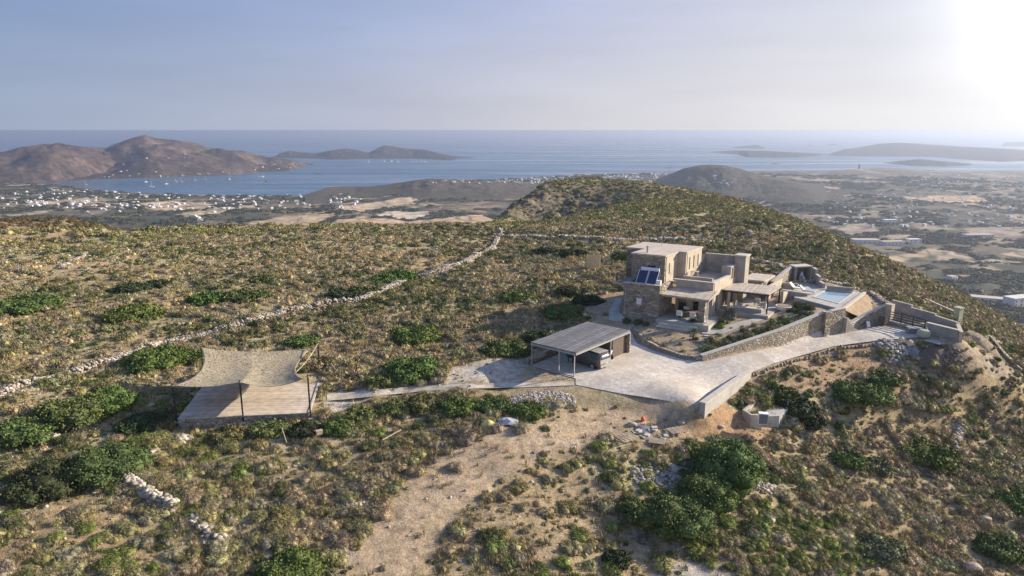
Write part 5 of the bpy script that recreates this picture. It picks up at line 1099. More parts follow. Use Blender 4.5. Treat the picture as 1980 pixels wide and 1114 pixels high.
g0, g1, g2 = G(1912,655), G(1940,690), G(1975,722)
polywall('boundary_wall', 'low stone edge along the dirt track at the right border', [(*g[:2],g[2]-.3,g[2]+.4) for g in (g0,g1,g2)], .35, M['wall_stone'])
g0 = G(1850,625); mb = MB(); mb.box((g0[0],g0[1],g0[2]+.9), (.7,.7,1.9), .4); mb.box((g0[0],g0[1],g0[2]+1.88), (.85,.85,.12), .4); single('meter_box', 'grey green utility cabinet behind the parking terrace', 'cabinet', mb, M['greenplast'])
# low wall of the drive, right front
t = polywall('low_wall', 'low concrete wall at the near right corner of the drive', [(16.15,54.95,-1.3,.0),(19.3,58.6,-1.0,.15),(22.6,62.3,-.6,.2)], .5, M['concrete'], M['capstone'], -1)
# concrete slab with cabinet
q = [G(1492,786), G(1530,799), G(1505,830), G(1466,820)]; zz = max(p[2] for p in q)+.02
t = thing('concrete_slab', 'grey concrete slab on the slope below the drive', 'slab', (*q[0][:2], zz)); mb = MB(); mb.prism([tuple(p[:2]) for p in q], zz-1.2, zz); mb.build('slab', M['concrete'], t)
cq = [G(1478,762), G(1458,785), G(1440,806), G(1452,822), G(1470,828)]; cq = [(p[0],p[1],p[2]-.5,zz+.45) for p in cq]; polywall('curved_wall', 'curved low concrete wall around the slab with the white cabinet', cq, .25, M['concrete'], None, -1)
cp = un(1477,822,zz); t = thing('white_cabinet', 'white metal cabinet standing on the concrete slab', 'cabinet', (cp[0],cp[1]+.3,zz)); mb = MB(); mb.box((cp[0],cp[1]+.3,zz+.5), (.8,.5,1.0), -.25); mb.build('body', M['white'], t); mb = MB(); mb.box((cp[0]-.06,cp[1]+.03,zz+.5), (.7,.03,.86), -.25); mb.build('door', M['bluegrey'], t)
# ------------------------------------------------------------------ carport
Ac, Bc, Cc, Dc = (1.85,64.3), (6.0,61.0), (12.3,68.3), (8.2,71.7)
t = thing('carport', 'open carport with a grey slatted roof on thin posts', 'carport', (7,66.3,0)); CT = t
mb = MB(); mb.prism([Ac,Bc,Cc,Dc], 2.36, 2.5); mb.build('roof', M['carport_roof'], t)
mb = MB(); mb.bar((*Bc,2.3), (*Cc,2.3), .1, .16); mb.bar((*Ac,2.3), (*Bc,2.3), .1, .16); mb.bar((*Dc,2.3), (*Cc,2.3), .1, .16); mb.bar((*Ac,2.3), (*Dc,2.3), .1, .16); mb.build('edge_beam', M['carport_steel'], t)
L4 = lambda a, b, s: (a[0]+(b[0]-a[0])*s, a[1]+(b[1]-a[1])*s)
for p in (L4(Bc,Ac,.03), L4(Bc,Ac,.36), L4(Ac,Bc,.03), L4(Bc,Cc,.62), L4(Ac,Dc,.62), L4(Dc,Ac,.05)): mb = MB(); mb.box((*p,1.1), (.09,.09,2.3), -.65); mb.build('post', M['carport_steel'], t)
mb = MB(); dn = np.array([.79,-.61])
a_ = L4(Cc,Bc,.28); mb.prism([Cc, (Cc[0]-.3*.79,Cc[1]+.3*.61) , (Dc[0]+.2,Dc[1]-.15), (Dc[0]+.35,Dc[1]+.1), (Cc[0]+.12,Cc[1]+.12)], -.2, 2.2); mb.build('end_wall', M['wall_stone'], t)
mb = MB(); b_2 = (a_[0]-.35*.79, a_[1]+.35*.61); c_2 = (Cc[0]-.4*.79, Cc[1]+.4*.61); mb.prism([b_2, c_2, (c_2[0]-.1,c_2[1]+.08), (b_2[0]-.1,b_2[1]+.08)], -.1, 2.2); mb.prism([b_2, (b_2[0]-2.5,b_2[1]+1.95), (b_2[0]-2.4,b_2[1]+2.05), (b_2[0]+.08,b_2[1]+.08)], -.1, 2.2); mb.build('storage_shade_wall', M['darkwood'], t)  # dark boards stand in for the shaded interior of the end bay
mb = MB(); mb.prism([Ac, L4(Ac,Bc,.95), (L4(Ac,Bc,.95)[0]+.2,L4(Ac,Bc,.95)[1]+.25), (Ac[0]+.2,Ac[1]+.25)], -.4, .12); mb.build('kerb', M['concrete'], t)
polywall('low_wall', 'low rubble wall along the back of the carport', [(8.0,71.9,-.3,.8),(4.6,67.9,-.3,.7),(1.6,64.6,-.4,.6)], .4, M['wall_stone'], None, -1)
pk = thing('plank_stack', 'stack of pale planks lying beside the carport', 'planks', (2.6,63.0,.0))
for k in range(4): mb = MB(); mb.box((2.4+.05*k,66.6-.3*k,.14+.13*k), (3.0-.3*k,.5,.1), .75); mb.build('plank', M['wood'], pk)
# ------------------------------------------------------------------ the parked car
cc = np.array([7.55,64.75]); fwd = np.array([-.68,.735]); rgt = np.array([.735,.68])   # nose points away from the camera, under the roof
def CX(a, b, z): p = cc+fwd*a+rgt*b; return (float(p[0]), float(p[1]), z+.05)
suv = thing('parked_car', 'dark grey off-road car with its tail coloured as sunlit, parked under the carport', 'car', (*cc, .05))
ST = [(-2.28,.80,.52,.80,1.02,.60,1.05), (-2.20,.88,.42,.90,1.10,.74,1.45), (-1.95,.92,.38,.94,1.12,.78,1.66), (-1.2,.93,.36,.95,1.12,.79,1.73), (-.2,.93,.36,.95,1.10,.79,1.74), (.45,.93,.36,.95,1.08,.76,1.66), (1.05,.93,.36,.94,1.06,.84,1.12), (1.5,.92,.38,.92,1.02,.80,1.06), (2.05,.88,.42,.88,.92,.72,.96), (2.25,.78,.5,.78,.72,.55,.78)]
mb = MB(); rings = []
for a, w0, z0_, w1, zb, w2, zr in ST:
    R = [(-w0*.86,z0_-.08), (-w0,z0_+.08), (-w1,(z0_+zb)/2+.08), (-w1*.98,zb), (-w2,zr-.05), (-w2*.55,zr), (w2*.55,zr), (w2,zr-.05), (w1*.98,zb), (w1,(z0_+zb)/2+.08), (w0,z0_+.08), (w0*.86,z0_-.08)]
    rings.append([CX(a, b, z) for b, z in R])
K = len(rings[0]); vs = [p for r in rings for p in r]; fs = []
for i in range(len(rings)-1): fs += [(i*K+j, i*K+(j+1) % K, (i+1)*K+(j+1) % K, (i+1)*K+j) for j in range(K)]
fs += [tuple(range(K-1,-1,-1)), tuple(range((len(rings)-1)*K, len(rings)*K))]; mb.add(vs, fs); bd = mb.build('body', M['carpaint'], suv, True)
bm = bmesh.new(); bm.from_mesh(bd.data); bmesh.ops.recalc_face_normals(bm, faces=bm.faces); bm.to_mesh(bd.data); bm.free()
for s in (-1, 1):
    for a0, a1, nm in ((-1.9,-1.25,0), (-1.15,-.35,1), (-.25,.45,2)):
        mb = MB(); f1 = lambda a, b, z: CX(a, s*b, z); t0 = .0
        z1 = 1.60 if nm == 1 else 1.56; aa1 = a1 if nm < 2 else a1+.32; mb.hexa([f1(a0,.955,1.14), f1(aa1,.955,1.13), f1(a1,.825,z1), f1(a0+(.1 if nm == 0 else 0),.825,z1)], [f1(a0,.93,1.14), f1(aa1,.93,1.13), f1(a1,.79,z1), f1(a0+(.1 if nm == 0 else 0),.79,z1)])
        mb.build('side_window', M['glass'], suv)
mb = MB(); mb.hexa([CX(-2.27,-.66,1.14), CX(-2.27,.66,1.14), CX(-2.13,.60,1.55), CX(-2.13,-.60,1.55)], [CX(-2.2,-.66,1.14), CX(-2.2,.66,1.14), CX(-2.05,.60,1.55), CX(-2.05,-.60,1.55)]); mb.build('rear_window', M['glass'], suv)
mb = MB(); mb.hexa([CX(.58,-.70,1.60), CX(.58,.70,1.60), CX(1.04,.80,1.17), CX(1.04,-.80,1.17)], [CX(.5,-.70,1.56), CX(.5,.70,1.56), CX(.96,.80,1.12), CX(.96,-.80,1.12)]); mb.build('windscreen', M['glass'], suv)
mb = MB(); mb.box(CX(-2.32,0,.55)[:2]+(.55,), (.12,1.6,.26), math.atan2(fwd[1],fwd[0])); mb.build('bumper', M['carpaint_sunlit'], suv)
mb = MB(); mb.hexa([CX(-2.31,-.78,.70), CX(-2.31,.78,.70), CX(-2.285,.78,1.10), CX(-2.285,-.78,1.10)], [CX(-2.25,-.78,.70), CX(-2.25,.78,.70), CX(-2.2,.78,1.10), CX(-2.2,-.78,1.10)]); mb.build('tailgate', M['carpaint_sunlit'], suv)
mb = MB(); mb.hexa([CX(-2.05,-.70,1.755), CX(-2.05,.70,1.755), CX(.35,.66,1.755), CX(.35,-.66,1.755)], [CX(-2.05,-.70,1.785), CX(-2.05,.70,1.785), CX(.35,.66,1.785), CX(.35,-.66,1.785)]); mb.build('roof_panel', M['carpaint_sunlit'], suv)
for s in (-1, 1):
    mb = MB(); mb.hexa([CX(-2.30,s*.80,.85), CX(-2.1,s*.955,.85), CX(-2.1,s*.955,1.12), CX(-2.30,s*.80,1.12)], [CX(-2.24,s*.72,.85), CX(-2.05,s*.9,.85), CX(-2.05,s*.9,1.12), CX(-2.24,s*.72,1.12)]); mb.build('tail_light', M['redlamp'], suv)
    mb = MB(); mb.box(CX(.75,s*1.03,1.12), (.12,.2,.15), math.atan2(fwd[1],fwd[0])); mb.build('mirror', M['carpaint'], suv)
    mb = MB(); mb.hexa([CX(2.24,s*.45,.66), CX(2.1,s*.86,.66), CX(2.08,s*.86,.84), CX(2.22,s*.45,.84)], [CX(2.18,s*.45,.66), CX(2.04,s*.84,.66), CX(2.02,s*.84,.84), CX(2.16,s*.45,.84)]); mb.build('headlight', M['tank'], suv)
    for a in (-1.42, 1.42):
        mb = MB(); mb.tube(CX(a,s*.74,.32), CX(a,s*.97,.32), .37, 20); wh = mb.build('wheel', M['rubber'], suv)
        mb = MB(); mb.tube(CX(a,s*.95,.32), CX(a,s*.985,.32), .24, 16)
        mb.build('rim', M['rim'], wh)
sb = thing('scooter', 'small light scooter standing behind the parked car', 'scooter', (9.7,66.6,.05)); SX = lambda a, b, z: (9.7+.7*a+.7*b, 66.6-.7*a+.7*b, z+.05)
for a in (-.6, .6): mb = MB(); mb.tube(SX(a,-.06,.26), SX(a,.06,.26), .26, 14); mb.build('wheel', M['rubber'], sb)
mb = MB(); mb.bar(SX(-.6,0,.5), SX(.1,0,.55), .3, .3); mb.bar(SX(.05,0,.35), SX(.45,0,.35), .3, .1); mb.bar(SX(.45,0,.35), SX(.62,0,.95), .25, .08); mb.build('body', M['white'], sb)
mb = MB(); mb.tube(SX(.6,-.3,1.0), SX(.6,.3,1.0), .025, 6); mb.build('handlebar', M['blackmetal'], sb)
mb = MB(); mb.bar(SX(-.62,0,.72), SX(.05,0,.74), .26, .09); mb.build('seat', M['rubber'], sb)
# ------------------------------------------------------------------ wooden deck and shade sail
dz = -.9; dp = [tuple(map(float, p)) for p in DECK]; t = thing('wooden_deck', 'large deck of weathered boards on a low stone base', 'deck', (*dp[0], dz-.6))
mb = MB(); mb.prism(dp, dz-.08, dz); mb.build('boards', M['decking'], t)
cen = np.mean(np.array(dp), 0); ins = [tuple(np.array(p)+(cen-np.array(p))*.012) for p in dp]; mb = MB(); mb.prism(ins, dz-1.4, dz-.082); mb.build('stone_base', M['wall_stone'], t)
mb = MB(); mb.bar((*dp[1],dz+.02), (*dp[2],dz+.02), .18, .1); mb.build('edging', M['capstone'], t)
tops = []
sail = thing('shade_sail', 'brown camouflage netting stretched as a shade sail over the deck', 'shade sail', (*L4(dp[3],dp[2],.4), dz+2.2))
poles = [((342,817),745,'left front pole of the shade sail'), ((471,817),738,'middle front pole of the shade sail'), ((601,812),728,'right front pole of the shade sail'), ((619,726),664,'back right pole of the shade sail, tied with ropes'), ((396,742),672,'back left pole of the shade sail, half hidden by a bush')]
for (bx, by), ty, lab in poles:
    p = un(bx, by, -1.55); zt = zfor(p[0], p[1], ty); tops.append((p[0], p[1], zt)); gz = Hs(p[0], p[1])
    t = thing('pole', lab, 'pole', (p[0], p[1], gz), 'thin dark poles holding the shade sail'); mb = MB(); mb.tube((p[0],p[1],gz-.2), (p[0],p[1],zt+.12), .075, 8); mb.build('shaft', M['blackmetal'], t)
    mb = MB(); mb.box((p[0],p[1],max(gz,-1.6)+.06), (.4,.4,.16), .3); mb.build('foot', M['concrete'], t); mb = MB(); mb.tube((p[0],p[1],zt-.06), (p[0],p[1],zt+.0), .1, 8); mb.build('ring', M['steel'], t)
T1, T2, T3, T4, T5 = [np.array(q) for q in tops]
Cr = un(600,674,T4[2]-.6)
def edge(a, b, s, sag, lat=(0,0)): q = a+(b-a)*s; k = 4*s*(1-s); return q+np.array([lat[0]*k, lat[1]*k, -sag*k])
nu, nv = 60, 40; V = np.zeros((nu, nv, 3)); T3b = un(588,731,T3[2]-.1); 
for i in range(nu):
    s = i/(nu-1)
    fr = edge(T1, T2, s*2, .3) if s < .5 else edge(T2, T3b, s*2-1, .6)
    bk = edge(T5, Cr, s, .2, (0, -.5))
    for j in range(nv):
        q = j/(nv-1); lf = edge(T1, T5, q, .4, (1.2,-.2)); rt = edge(T3b, Cr, q, .55, (-1.1,0))
        bl = (1-s)*(1-q)*T1+s*(1-q)*T3b+(1-s)*q*T5+s*q*Cr
        V[i, j] = (1-q)*fr+q*bk+(1-s)*lf+s*rt-bl; V[i, j, 2] += -.12*math.sin(math.pi*s)*math.sin(math.pi*q)+.05*(vnoise(np.array([i/4.]), np.array([j/4.]), 3)[0]-.5)
II = np.arange(nu*nv).reshape(nu, nv); f = np.stack([II[:-1,:-1], II[1:,:-1], II[1:,1:], II[:-1,1:]], -1).reshape(-1, 4)
o = mesh_obj('netting', V.reshape(-1, 3), f.copy(), M['net'], sail, True, base=BASE[sail.name]); sm_ = o.modifiers.new('thick', 'SOLIDIFY'); sm_.thickness = .03
for j0, tgt in ((nv-1, T4), (nv//3, T4)):
    mb = MB(); a = V[nu-1, j0]; prev = a
    for k in range(1, 9): s = k/8; q = a+(tgt-a)*s; q = q-np.array([0,0,.25*4*s*(1-s)]); mb.tube(tuple(prev), tuple(q), .035, 5); prev = q
    mb.build('rope', M['wood'], sail)
# ------------------------------------------------------------------ board on posts
bo = G(1133,523); bo2 = G(1160,524); t = thing('board', 'tall plywood board on posts standing in the scrub', 'board', tuple(bo)); zb = zfor(bo[0], bo[1], 495); zb2 = zfor(bo2[0], bo2[1], 492)
mb = MB(); d_ = np.array([bo2[0]-bo[0], bo2[1]-bo[1]]); d_ /= np.linalg.norm(d_); nn = np.array([d_[1], -d_[0]])*.04
mb.prism([(bo[0],bo[1]), (bo2[0],bo2[1]), (bo2[0]+nn[0],bo2[1]+nn[1]), (bo[0]+nn[0],bo[1]+nn[1])], [bo[2]+.5,bo2[2]+.5,bo2[2]+.5,bo[2]+.5], [zb,zb2,zb2,zb]); mb.build('panel', M['plywood'], t)
for p, zt in ((bo,zb), (bo2,zb2)): mb = MB(); mb.box((p[0],p[1]+.12,(p[2]+zt)/2), (.14,.12,zt-p[2]+.3), .2); mb.build('post', M['darkwood'], t)
# ------------------------------------------------------------------ dry stone walls, heaps, rocks
def rocks(P, S, rng, core=ICO1, flat=.7):
    """many separate stones in one mesh: positions, sizes"""
    v0, f0 = core; n = len(P); k = len(v0); V = np.repeat(v0[None], n, 0)*(.72+.5*rng.random((n, k, 1)))*np.stack([1+.3*rng.random(n), .8+.3*rng.random(n), np.full(n, flat)], 1)[:, None, :]
    a = rng.random(n)*6.283; b = (rng.random(n)-.5)*1.0; ca, sa, cb, sb_ = np.cos(a), np.sin(a), np.cos(b), np.sin(b)
    x, y, z = V[..., 0], V[..., 1], V[..., 2]; y2 = y*cb[:, None]-z*sb_[:, None]; z2 = y*sb_[:, None]+z*cb[:, None]
    V = np.stack([x*ca[:, None]-y2*sa[:, None], x*sa[:, None]+y2*ca[:, None], z2], -1)*np.asarray(S)[:, None, None]+np.asarray(P)[:, None, :]
    F = (f0[None]+np.arange(n)[:, None, None]*k).reshape(-1, 3); return V.reshape(-1, 3), F
V0 = (np.array([(0,.52573,.85065)]),)
_t = (1+5**.5)/2; ICOV = np.array([(-1,_t,0),(1,_t,0),(-1,-_t,0),(1,-_t,0),(0,-1,_t),(0,1,_t),(0,-1,-_t),(0,1,-_t),(_t,0,-1),(_t,0,1),(-_t,0,-1),(-_t,0,1)])/math.hypot(1,_t)
ICOF = np.array([(0,11,5),(0,5,1),(0,1,7),(0,7,10),(0,10,11),(1,5,9),(5,11,4),(11,10,2),(10,7,6),(7,1,8),(3,9,4),(3,4,2),(3,2,6),(3,6,8),(3,8,9),(4,9,5),(2,4,11),(6,2,10),(8,6,7),(9,8,1)])
ROCKC = (ICOV, ICOF)
rg = np.random.default_rng(77)
def drywall(name, label, pxs, h, wd, size, loose=.5, cat='stone wall', group=None, world=None):
    pts = np.array([G(*p) for p in pxs]) if world is None else np.array(world); seg = np.hypot(*np.diff(pts[:, :2], axis=0).T); L = np.concatenate([[0], np.cumsum(seg)]); tot = L[-1]
    ns = int(tot/size*1.35); rows = max(2, int(h/size*1.6)); P = []; S = []
    for r in range(rows):
        s = np.sort(rg.random(ns))*tot; x = np.interp(s, L, pts[:, 0]); y = np.interp(s, L, pts[:, 1]); dx = np.interp(s+.3, L, pts[:, 0])-np.interp(s-.3, L, pts[:, 0]); dy = np.interp(s+.3, L, pts[:, 1])-np.interp(s-.3, L, pts[:, 1]); q = np.hypot(dx, dy)+1e-6
        wob = (fbm(s/5, s*0, 13, 3)-.5)*1.4; hh = .75+.6*(fbm(s/4, s*0+5, 17, 3)-.5)*2
        for side in (-1, 0, 1):
            o = side*wd*.5*(1-.5*r/rows)+(rg.random(ns)-.5)*.14+wob; xx = x-dy/q*o; yy = y+dx/q*o; z = H(xx, yy)+size*.3+r*(h/rows)*hh
            P.append(np.column_stack([xx, yy, z])); S.append(size*(.35+.45*rg.random(ns)))
    if loose: n = int(ns*loose*3); s = rg.random(n)*tot; x = np.interp(s, L, pts[:, 0])+rg.normal(size=n)*wd*1.3; y = np.interp(s, L, pts[:, 1])+rg.normal(size=n)*wd*1.3; P.append(np.column_stack([x, y, H(x, y)+size*.15])); S.append(size*(.2+.4*rg.random(n)))
    V, F = rocks(np.vstack(P), np.concatenate(S), rg, ROCKC); o = mesh_obj(name, V, F, M['drystone']); return tag(o, label, cat, group)
drywall('dry_stone_wall', 'long dry stone wall winding from the saddle of the hill to the left edge', [(960,462),(952,485),(900,507),(850,528),(800,541),(758,558),(733,567),(700,584),(640,590),(590,600),(550,609),(480,628),(417,644),(360,655),(307,666),(250,690),(200,706),(120,730),(50,746),(0,768),(-60,790)], .85, .85, .27, 1.6)
drywall('dry_stone_wall', 'ruined stretch of dry stone wall running down between bushes at the lower left', [(208,918),(240,935),(270,957),(300,975),(335,990)], .9, .5, .34)
drywall('dry_stone_wall', 'short pile of wall stones below the ruined stretch, half hidden by scrub', [(368,1005),(385,1030),(420,1052)], .5, .5, .3)
drywall('dry_stone_wall', 'low curving line of stones near the left edge in the scrub', [(65,838),(85,848),(120,852),(160,850)], .35, .4, .26)
drywall('dry_stone_wall', 'small broken line of pale stones left of the dirt track', [(640,1000),(665,992),(700,984)], .2, .4, .22)
drywall('dry_stone_wall', 'distant dry stone wall along the foot of the hill above the villa', [(965,458),(1030,460),(1100,459),(1160,464),(1230,466),(1300,464),(1380,470)], .6, .8, .5)
drywall('dry_stone_wall', 'short pale dry stone wall high on the left plateau', [(120,520),(150,505),(165,492)], .5, .6, .4)
drywall('dry_stone_wall', 'broken line of stones crossing the hillside behind the pool', [(1430,500),(1500,512),(1560,545),(1640,552),(1720,590)], .3, .5, .35, .3)
drywall('dry_stone_wall', 'crumbled terrace wall on the right slope', [(1855,815),(1848,840),(1830,865)], .6, .4, .3)
for px_, py_, lab in ((965,452,'small square stone hut ruin in the saddle at the end of the long wall'), (1447,458,'stone cairn on the hillside above the right pergola')):
    g = G(px_, py_); P = []; S = []
    for k in range(140): a = rg.random()*6.28; r = .6*rg.random()**.5; P.append((g[0]+math.cos(a)*r, g[1]+math.sin(a)*r, g[2]+rg.random()*1.3*(1-.35*r))); S.append(.2+.08*rg.random())
    V, F = rocks(P, S, rg, ROCKC); tag(mesh_obj('cairn', V, F, M['drystone']), lab, 'cairn')
def heap(name, label, px, py, w, d, h, n, s0, s1, mat, cat='heap'):
    g = G(px, py); P = []; S = []
    for k in range(n):
        a = rg.random()*6.28; r = rg.random()**.55; x = g[0]+math.cos(a)*r*w; y = g[1]+math.sin(a)*r*d; P.append((x, y, 0)); S.append(s0+(s1-s0)*rg.random()**2)
    P = np.array(P); rr_ = np.hypot((P[:, 0]-g[0])/w, (P[:, 1]-g[1])/d); P[:, 2] = H(P[:, 0], P[:, 1])+h*(1-rr_**2)*rg.random(n)**.4+.02
    V, F = rocks(P, S, rg, ROCKC); return tag(mesh_obj(name, V, F, mat), label, cat)
heap('stone_heap', 'spread heap of grey broken stones below the carport', 1048, 775, 3.0, 1.5, .25, 2200, .05, .17, M['heapstone'])
heap('rubble', 'patch of grey rubble left of the largest round bush', 1270, 925, 2.0, 1.5, .12, 420, .06, .2, M['heapstone'])
heap('rubble', 'pale rubble spilled right of the round bushes', 1478, 943, 1.6, .7, .15, 260, .06, .2, M['drystone'])
heap('rubble', 'builders rubble and broken slabs piled below the parking terrace', 1725, 678, 1.5, 1.8, .35, 520, .07, .26, M['heapstone'])
heap('rubble', 'dark rubble running down the slope right of the pile', 1830, 702, 2.0, 1.1, .15, 420, .06, .2, M['plantstone'])
heap('rubble', 'boulders edging the concrete slab with the white cabinet', 1535, 812, .8, 1.3, .3, 90, .15, .4, M['drystone'])
heap('rubble', 'small pile of pale stones in front of the deck at the left', 350, 852, .9, .6, .35, 60, .15, .4, M['drystone'])
heap('rubble', 'pale stones left of the dense scrub under the deck', 296, 880, .4, .9, .25, 30, .15, .35, M['drystone'])
for px_, py_, s, lab in ((1222,822,.42,'reddish boulder beside the orange float'), (1316,818,.4,'pale round boulder by the low wall corner'), (1357,799,.4,'brown boulder at the foot of the low concrete wall'), (1393,826,.35,'small split stone on the orange soil'), (1905,1005,.5,'pale boulder near the right edge'), (1880,1100,.7,'flat pale rock at the lower right'), (1885,612,.5,'pale stone on the hillside right of the cabinet')):
    g = G(px_, py_); v, f = ICO2; v = v*(.85+.3*rg.random((len(v), 1)))*np.array([s, s*.7, s*.5])+np.array(g)+np.array([0, 0, s*.15]); tag(mesh_obj('boulder', v, f, M['boulder']), lab, 'boulder')
# stones standing along the edge of the drive
EP = [(22.75,62.15),(26.2,64.3),(30,66.4),(34.2,68.6),(39.4,69.6)]; Lp = np.concatenate([[0], np.cumsum(np.hypot(*np.diff(np.array(EP), axis=0).T))]); ne = 44
for k in range(ne):
    s = (k+.3*rg.random())/ne*Lp[-1]; x = np.interp(s, Lp, np.array(EP)[:, 0])+.1*rg.normal(); y = np.interp(s, Lp, np.array(EP)[:, 1])-.18+.1*rg.normal(); z = Hs(x, y); sz = .13+.12*rg.random()
    v, f = ROCKC; v = v*(.75+.45*rg.random((12, 1)))*np.array([sz, sz*.7, sz*1.25])+np.array([x, y, z+sz*.55]); tag(mesh_obj('edge_stone', v, f, M['plantstone']), 'brown upright stone in the row edging the drive', 'stone', 'brown upright stones edging the drive')
# ------------------------------------------------------------------ garden
def small_shrub(name, label, x, y, s, col, cat='shrub', group=None, tall=1.0, nleaf=500):
    me = unlinked(name, *cushion(int(x*100+y*7) % 9999, 6, nleaf, .16, ICO1, .75), M['leaf_obj']); o = bpy.data.objects.new(name, me); C.objects.link(o); o.location = (x, y, Hs(x, y)-.03); o.scale = (s, s, s*tall); o.rotation_euler = (0,0,rg.random()*6.28); o.color = (*[c*(.85+.3*rg.random()) for c in col], 1); return tag(o, label, cat, group)
HP = [(19.7,66.3),(28.1,69.95),(33.6,72.85)]; Lh = np.concatenate([[0], np.cumsum(np.hypot(*np.diff(np.array(HP), axis=0).T))])
for row, (off, cnt) in enumerate(((.45, 30), (1.15, 24))):
    for k in range(cnt):
        s = (k+.5+.2*rg.normal())/cnt*Lh[-1]; x = np.interp(s, Lh, np.array(HP)[:, 0])-.4*off; y = np.interp(s, Lh, np.array(HP)[:, 1])+.92*off; small_shrub('garden_shrub', ('grey-green mound in the row right behind the long stone wall', 'grey-green mound in the second row behind the long stone wall')[row], x, y, .33+.14*rg.random(), COL['dark'] if rg.random() < .5 else COL['sage'], 'shrub', ('clipped mounds behind the long stone wall, front row', 'clipped mounds behind the long stone wall, second row')[row], .95)
for k in range(18):
    x = 31.8+3.4*rg.random(); y = 74.5+5.0*rg.random()
    if sdf(np.array([x]), np.array([y]), [(33.6,72.9),(34.6,75.5),(33.7,79.3),(31.5,78),(30.3,74.6)])[0] < 0: continue
    small_shrub('garden_shrub', 'dark shrub in the bed between the pergola and the pool', x, y, .38+.25*rg.random(), COL['dark'], 'shrub', 'dark shrubs in the bed between the pergola and the pool')
for (u, v), s, c, lab in (((11.6,-3.3),.75,'yellow','yellow-green shrub alone in the gravel garden'), ((15.6,3.6),.6,'yellow','yellow-green grassy shrub right of the large pergola, nearer'), ((16.2,5.0),.65,'yellow','yellow-green grassy shrub right of the large pergola, farther'), ((15.9,2.2),.5,'olive','olive shrub near the top of the garden path'), ((10.9,.6),.6,'bright','bright shrub beside the corner of the front terrace'), ((10.7,2.3),.7,'dark','dark shrub between the two pergolas'), ((13.7,.2),.5,'dark','dark shrub on the right side of the garden path'), ((14.2,2.0),.45,'brown','brown shrub on the right side of the garden path'), ((12.4,-5.2),.5,'brown','dark brown shrub near the low point of the garden'), ((12.9,-1.9),.4,'dark','small dark shrub below the garden path'), ((9.9,-3.2),.35,'dark','small round shrub in front of the terrace steps'), ((9.0,-5.0),.3,'brown','brown tuft in the middle of the gravel garden'), ((7.0,-3.1),.3,'brown','thin brown shrub left in the gravel garden'), ((1.0,-1.0),.55,'dark','dark shrub at the shaded foot of the villa wall, left'), ((2.4,-1.1),.6,'dark','dark shrub at the shaded foot of the villa wall, middle'), ((3.6,-1.5),.5,'dark','dark shrub at the shaded foot of the villa wall, right'), ((-1.9,-.4),.4,'olive','olive shrub in the kerbed bed by the side path'), ((9.9,-6.6),.3,'olive','olive tuft near the kerb wall, lowest'), ((7.6,-5.9),.3,'olive','olive tuft near the kerb wall, middle'), ((5.6,-4.7),.35,'dry','dry tuft near the kerb wall, upper')):
    x, y = hx(u, v); small_shrub('garden_shrub', lab, x, y, s, COL[c])
for k in range(40):
    x = 15+15*rg.random(); y = 67+9*rg.random()
    if sdf(np.array([x]), np.array([y]), GARDEN)[0] < .5: continue
    small_shrub('garden_tuft', 'small dry tuft in the gravel garden before the villa', x, y, .14+.16*rg.random(), COL[('olive','dry','brown','sage')[k % 4]], 'plant', 'small dry tufts in the gravel garden', 1.0, 160)
def palm(label, x, y, h, R):
    z = Hs(x, y); t = thing('palm', label, 'palm', (x, y, z)); mb = MB(); n = 5
    for k in range(n): mb.tube((x+.02*k,y,z-.05+h*k/n), (x+.02*(k+1),y,z-.05+h*(k+1)/n), .10-.006*k, 8, .115-.006*k)
    mb.build('trunk', M['bark'], t); V = []; F = []; off = 0
    for k in range(26):
        a = k*2.4; el = .2+1.2*(k/26.); pts = []
        for s in np.linspace(0, 1, 7): rr2 = R*s*math.cos(el)+.02; zz = R*s*math.sin(el)-.55*R*s*s; pts.append(np.array([math.cos(a)*rr2, math.sin(a)*rr2, h+zz]))
        sd = np.array([-math.sin(a), math.cos(a), 0])
        for i in range(6):
            for w_, sg in ((.26*(1-abs(i-2.5)/3.4), 1), (.26*(1-abs(i-2.5)/3.4), -1)):
                for q in range(2):
                    p = pts[i]+(pts[i+1]-pts[i])*(q*.5); p2 = pts[i]+(pts[i+1]-pts[i])*(q*.5+.28); tip = (p+p2)/2+sd*sg*(w_+.08)+(pts[i+1]-pts[i])*.6-np.array([0,0,.05]); V += [p, p2, tip]; F.append((off, off+1, off+2)); off += 3
    V = np.array(V)+np.array([x, y, z]); o = mesh_obj('fronds', V, np.array(F), M['leaf_obj'], t, base=BASE[t.name]); o.color = (.085,.11,.035,1)
gp = G(1340,655); palm('small palm with a short trunk standing alone in the gravel garden', gp[0], gp[1], .75, 1.0)
gp = un(1338,630,1.5); palm('little palm just in front of the terrace steps', gp[0], gp[1], .5, .8)
x, y = hx(10.9, 3.9); small_shrub('olive_tree', 'silvery young olive tree between the pergolas', x, y, .85, (.20,.22,.19), 'tree', None, 1.5, 900)
t = thing('round_planter', 'low white round planter in the bed below the pool', 'planter', (31.9,77.6,Hs(31.9,77.6))); z = Hs(31.9,77.6); mb = MB()
for r0, r1, z0_, z1_ in ((.85,.9,0,.42),): mb.tube((31.9,77.6,z), (31.9,77.6,z+.42), .85, 24, .9)
mb.build('rim', M['white'], t); mb = MB(); mb.tube((31.9,77.6,z+.421), (31.9,77.6,z+.46), .72, 20); mb.build('soil', M['earth'], t)
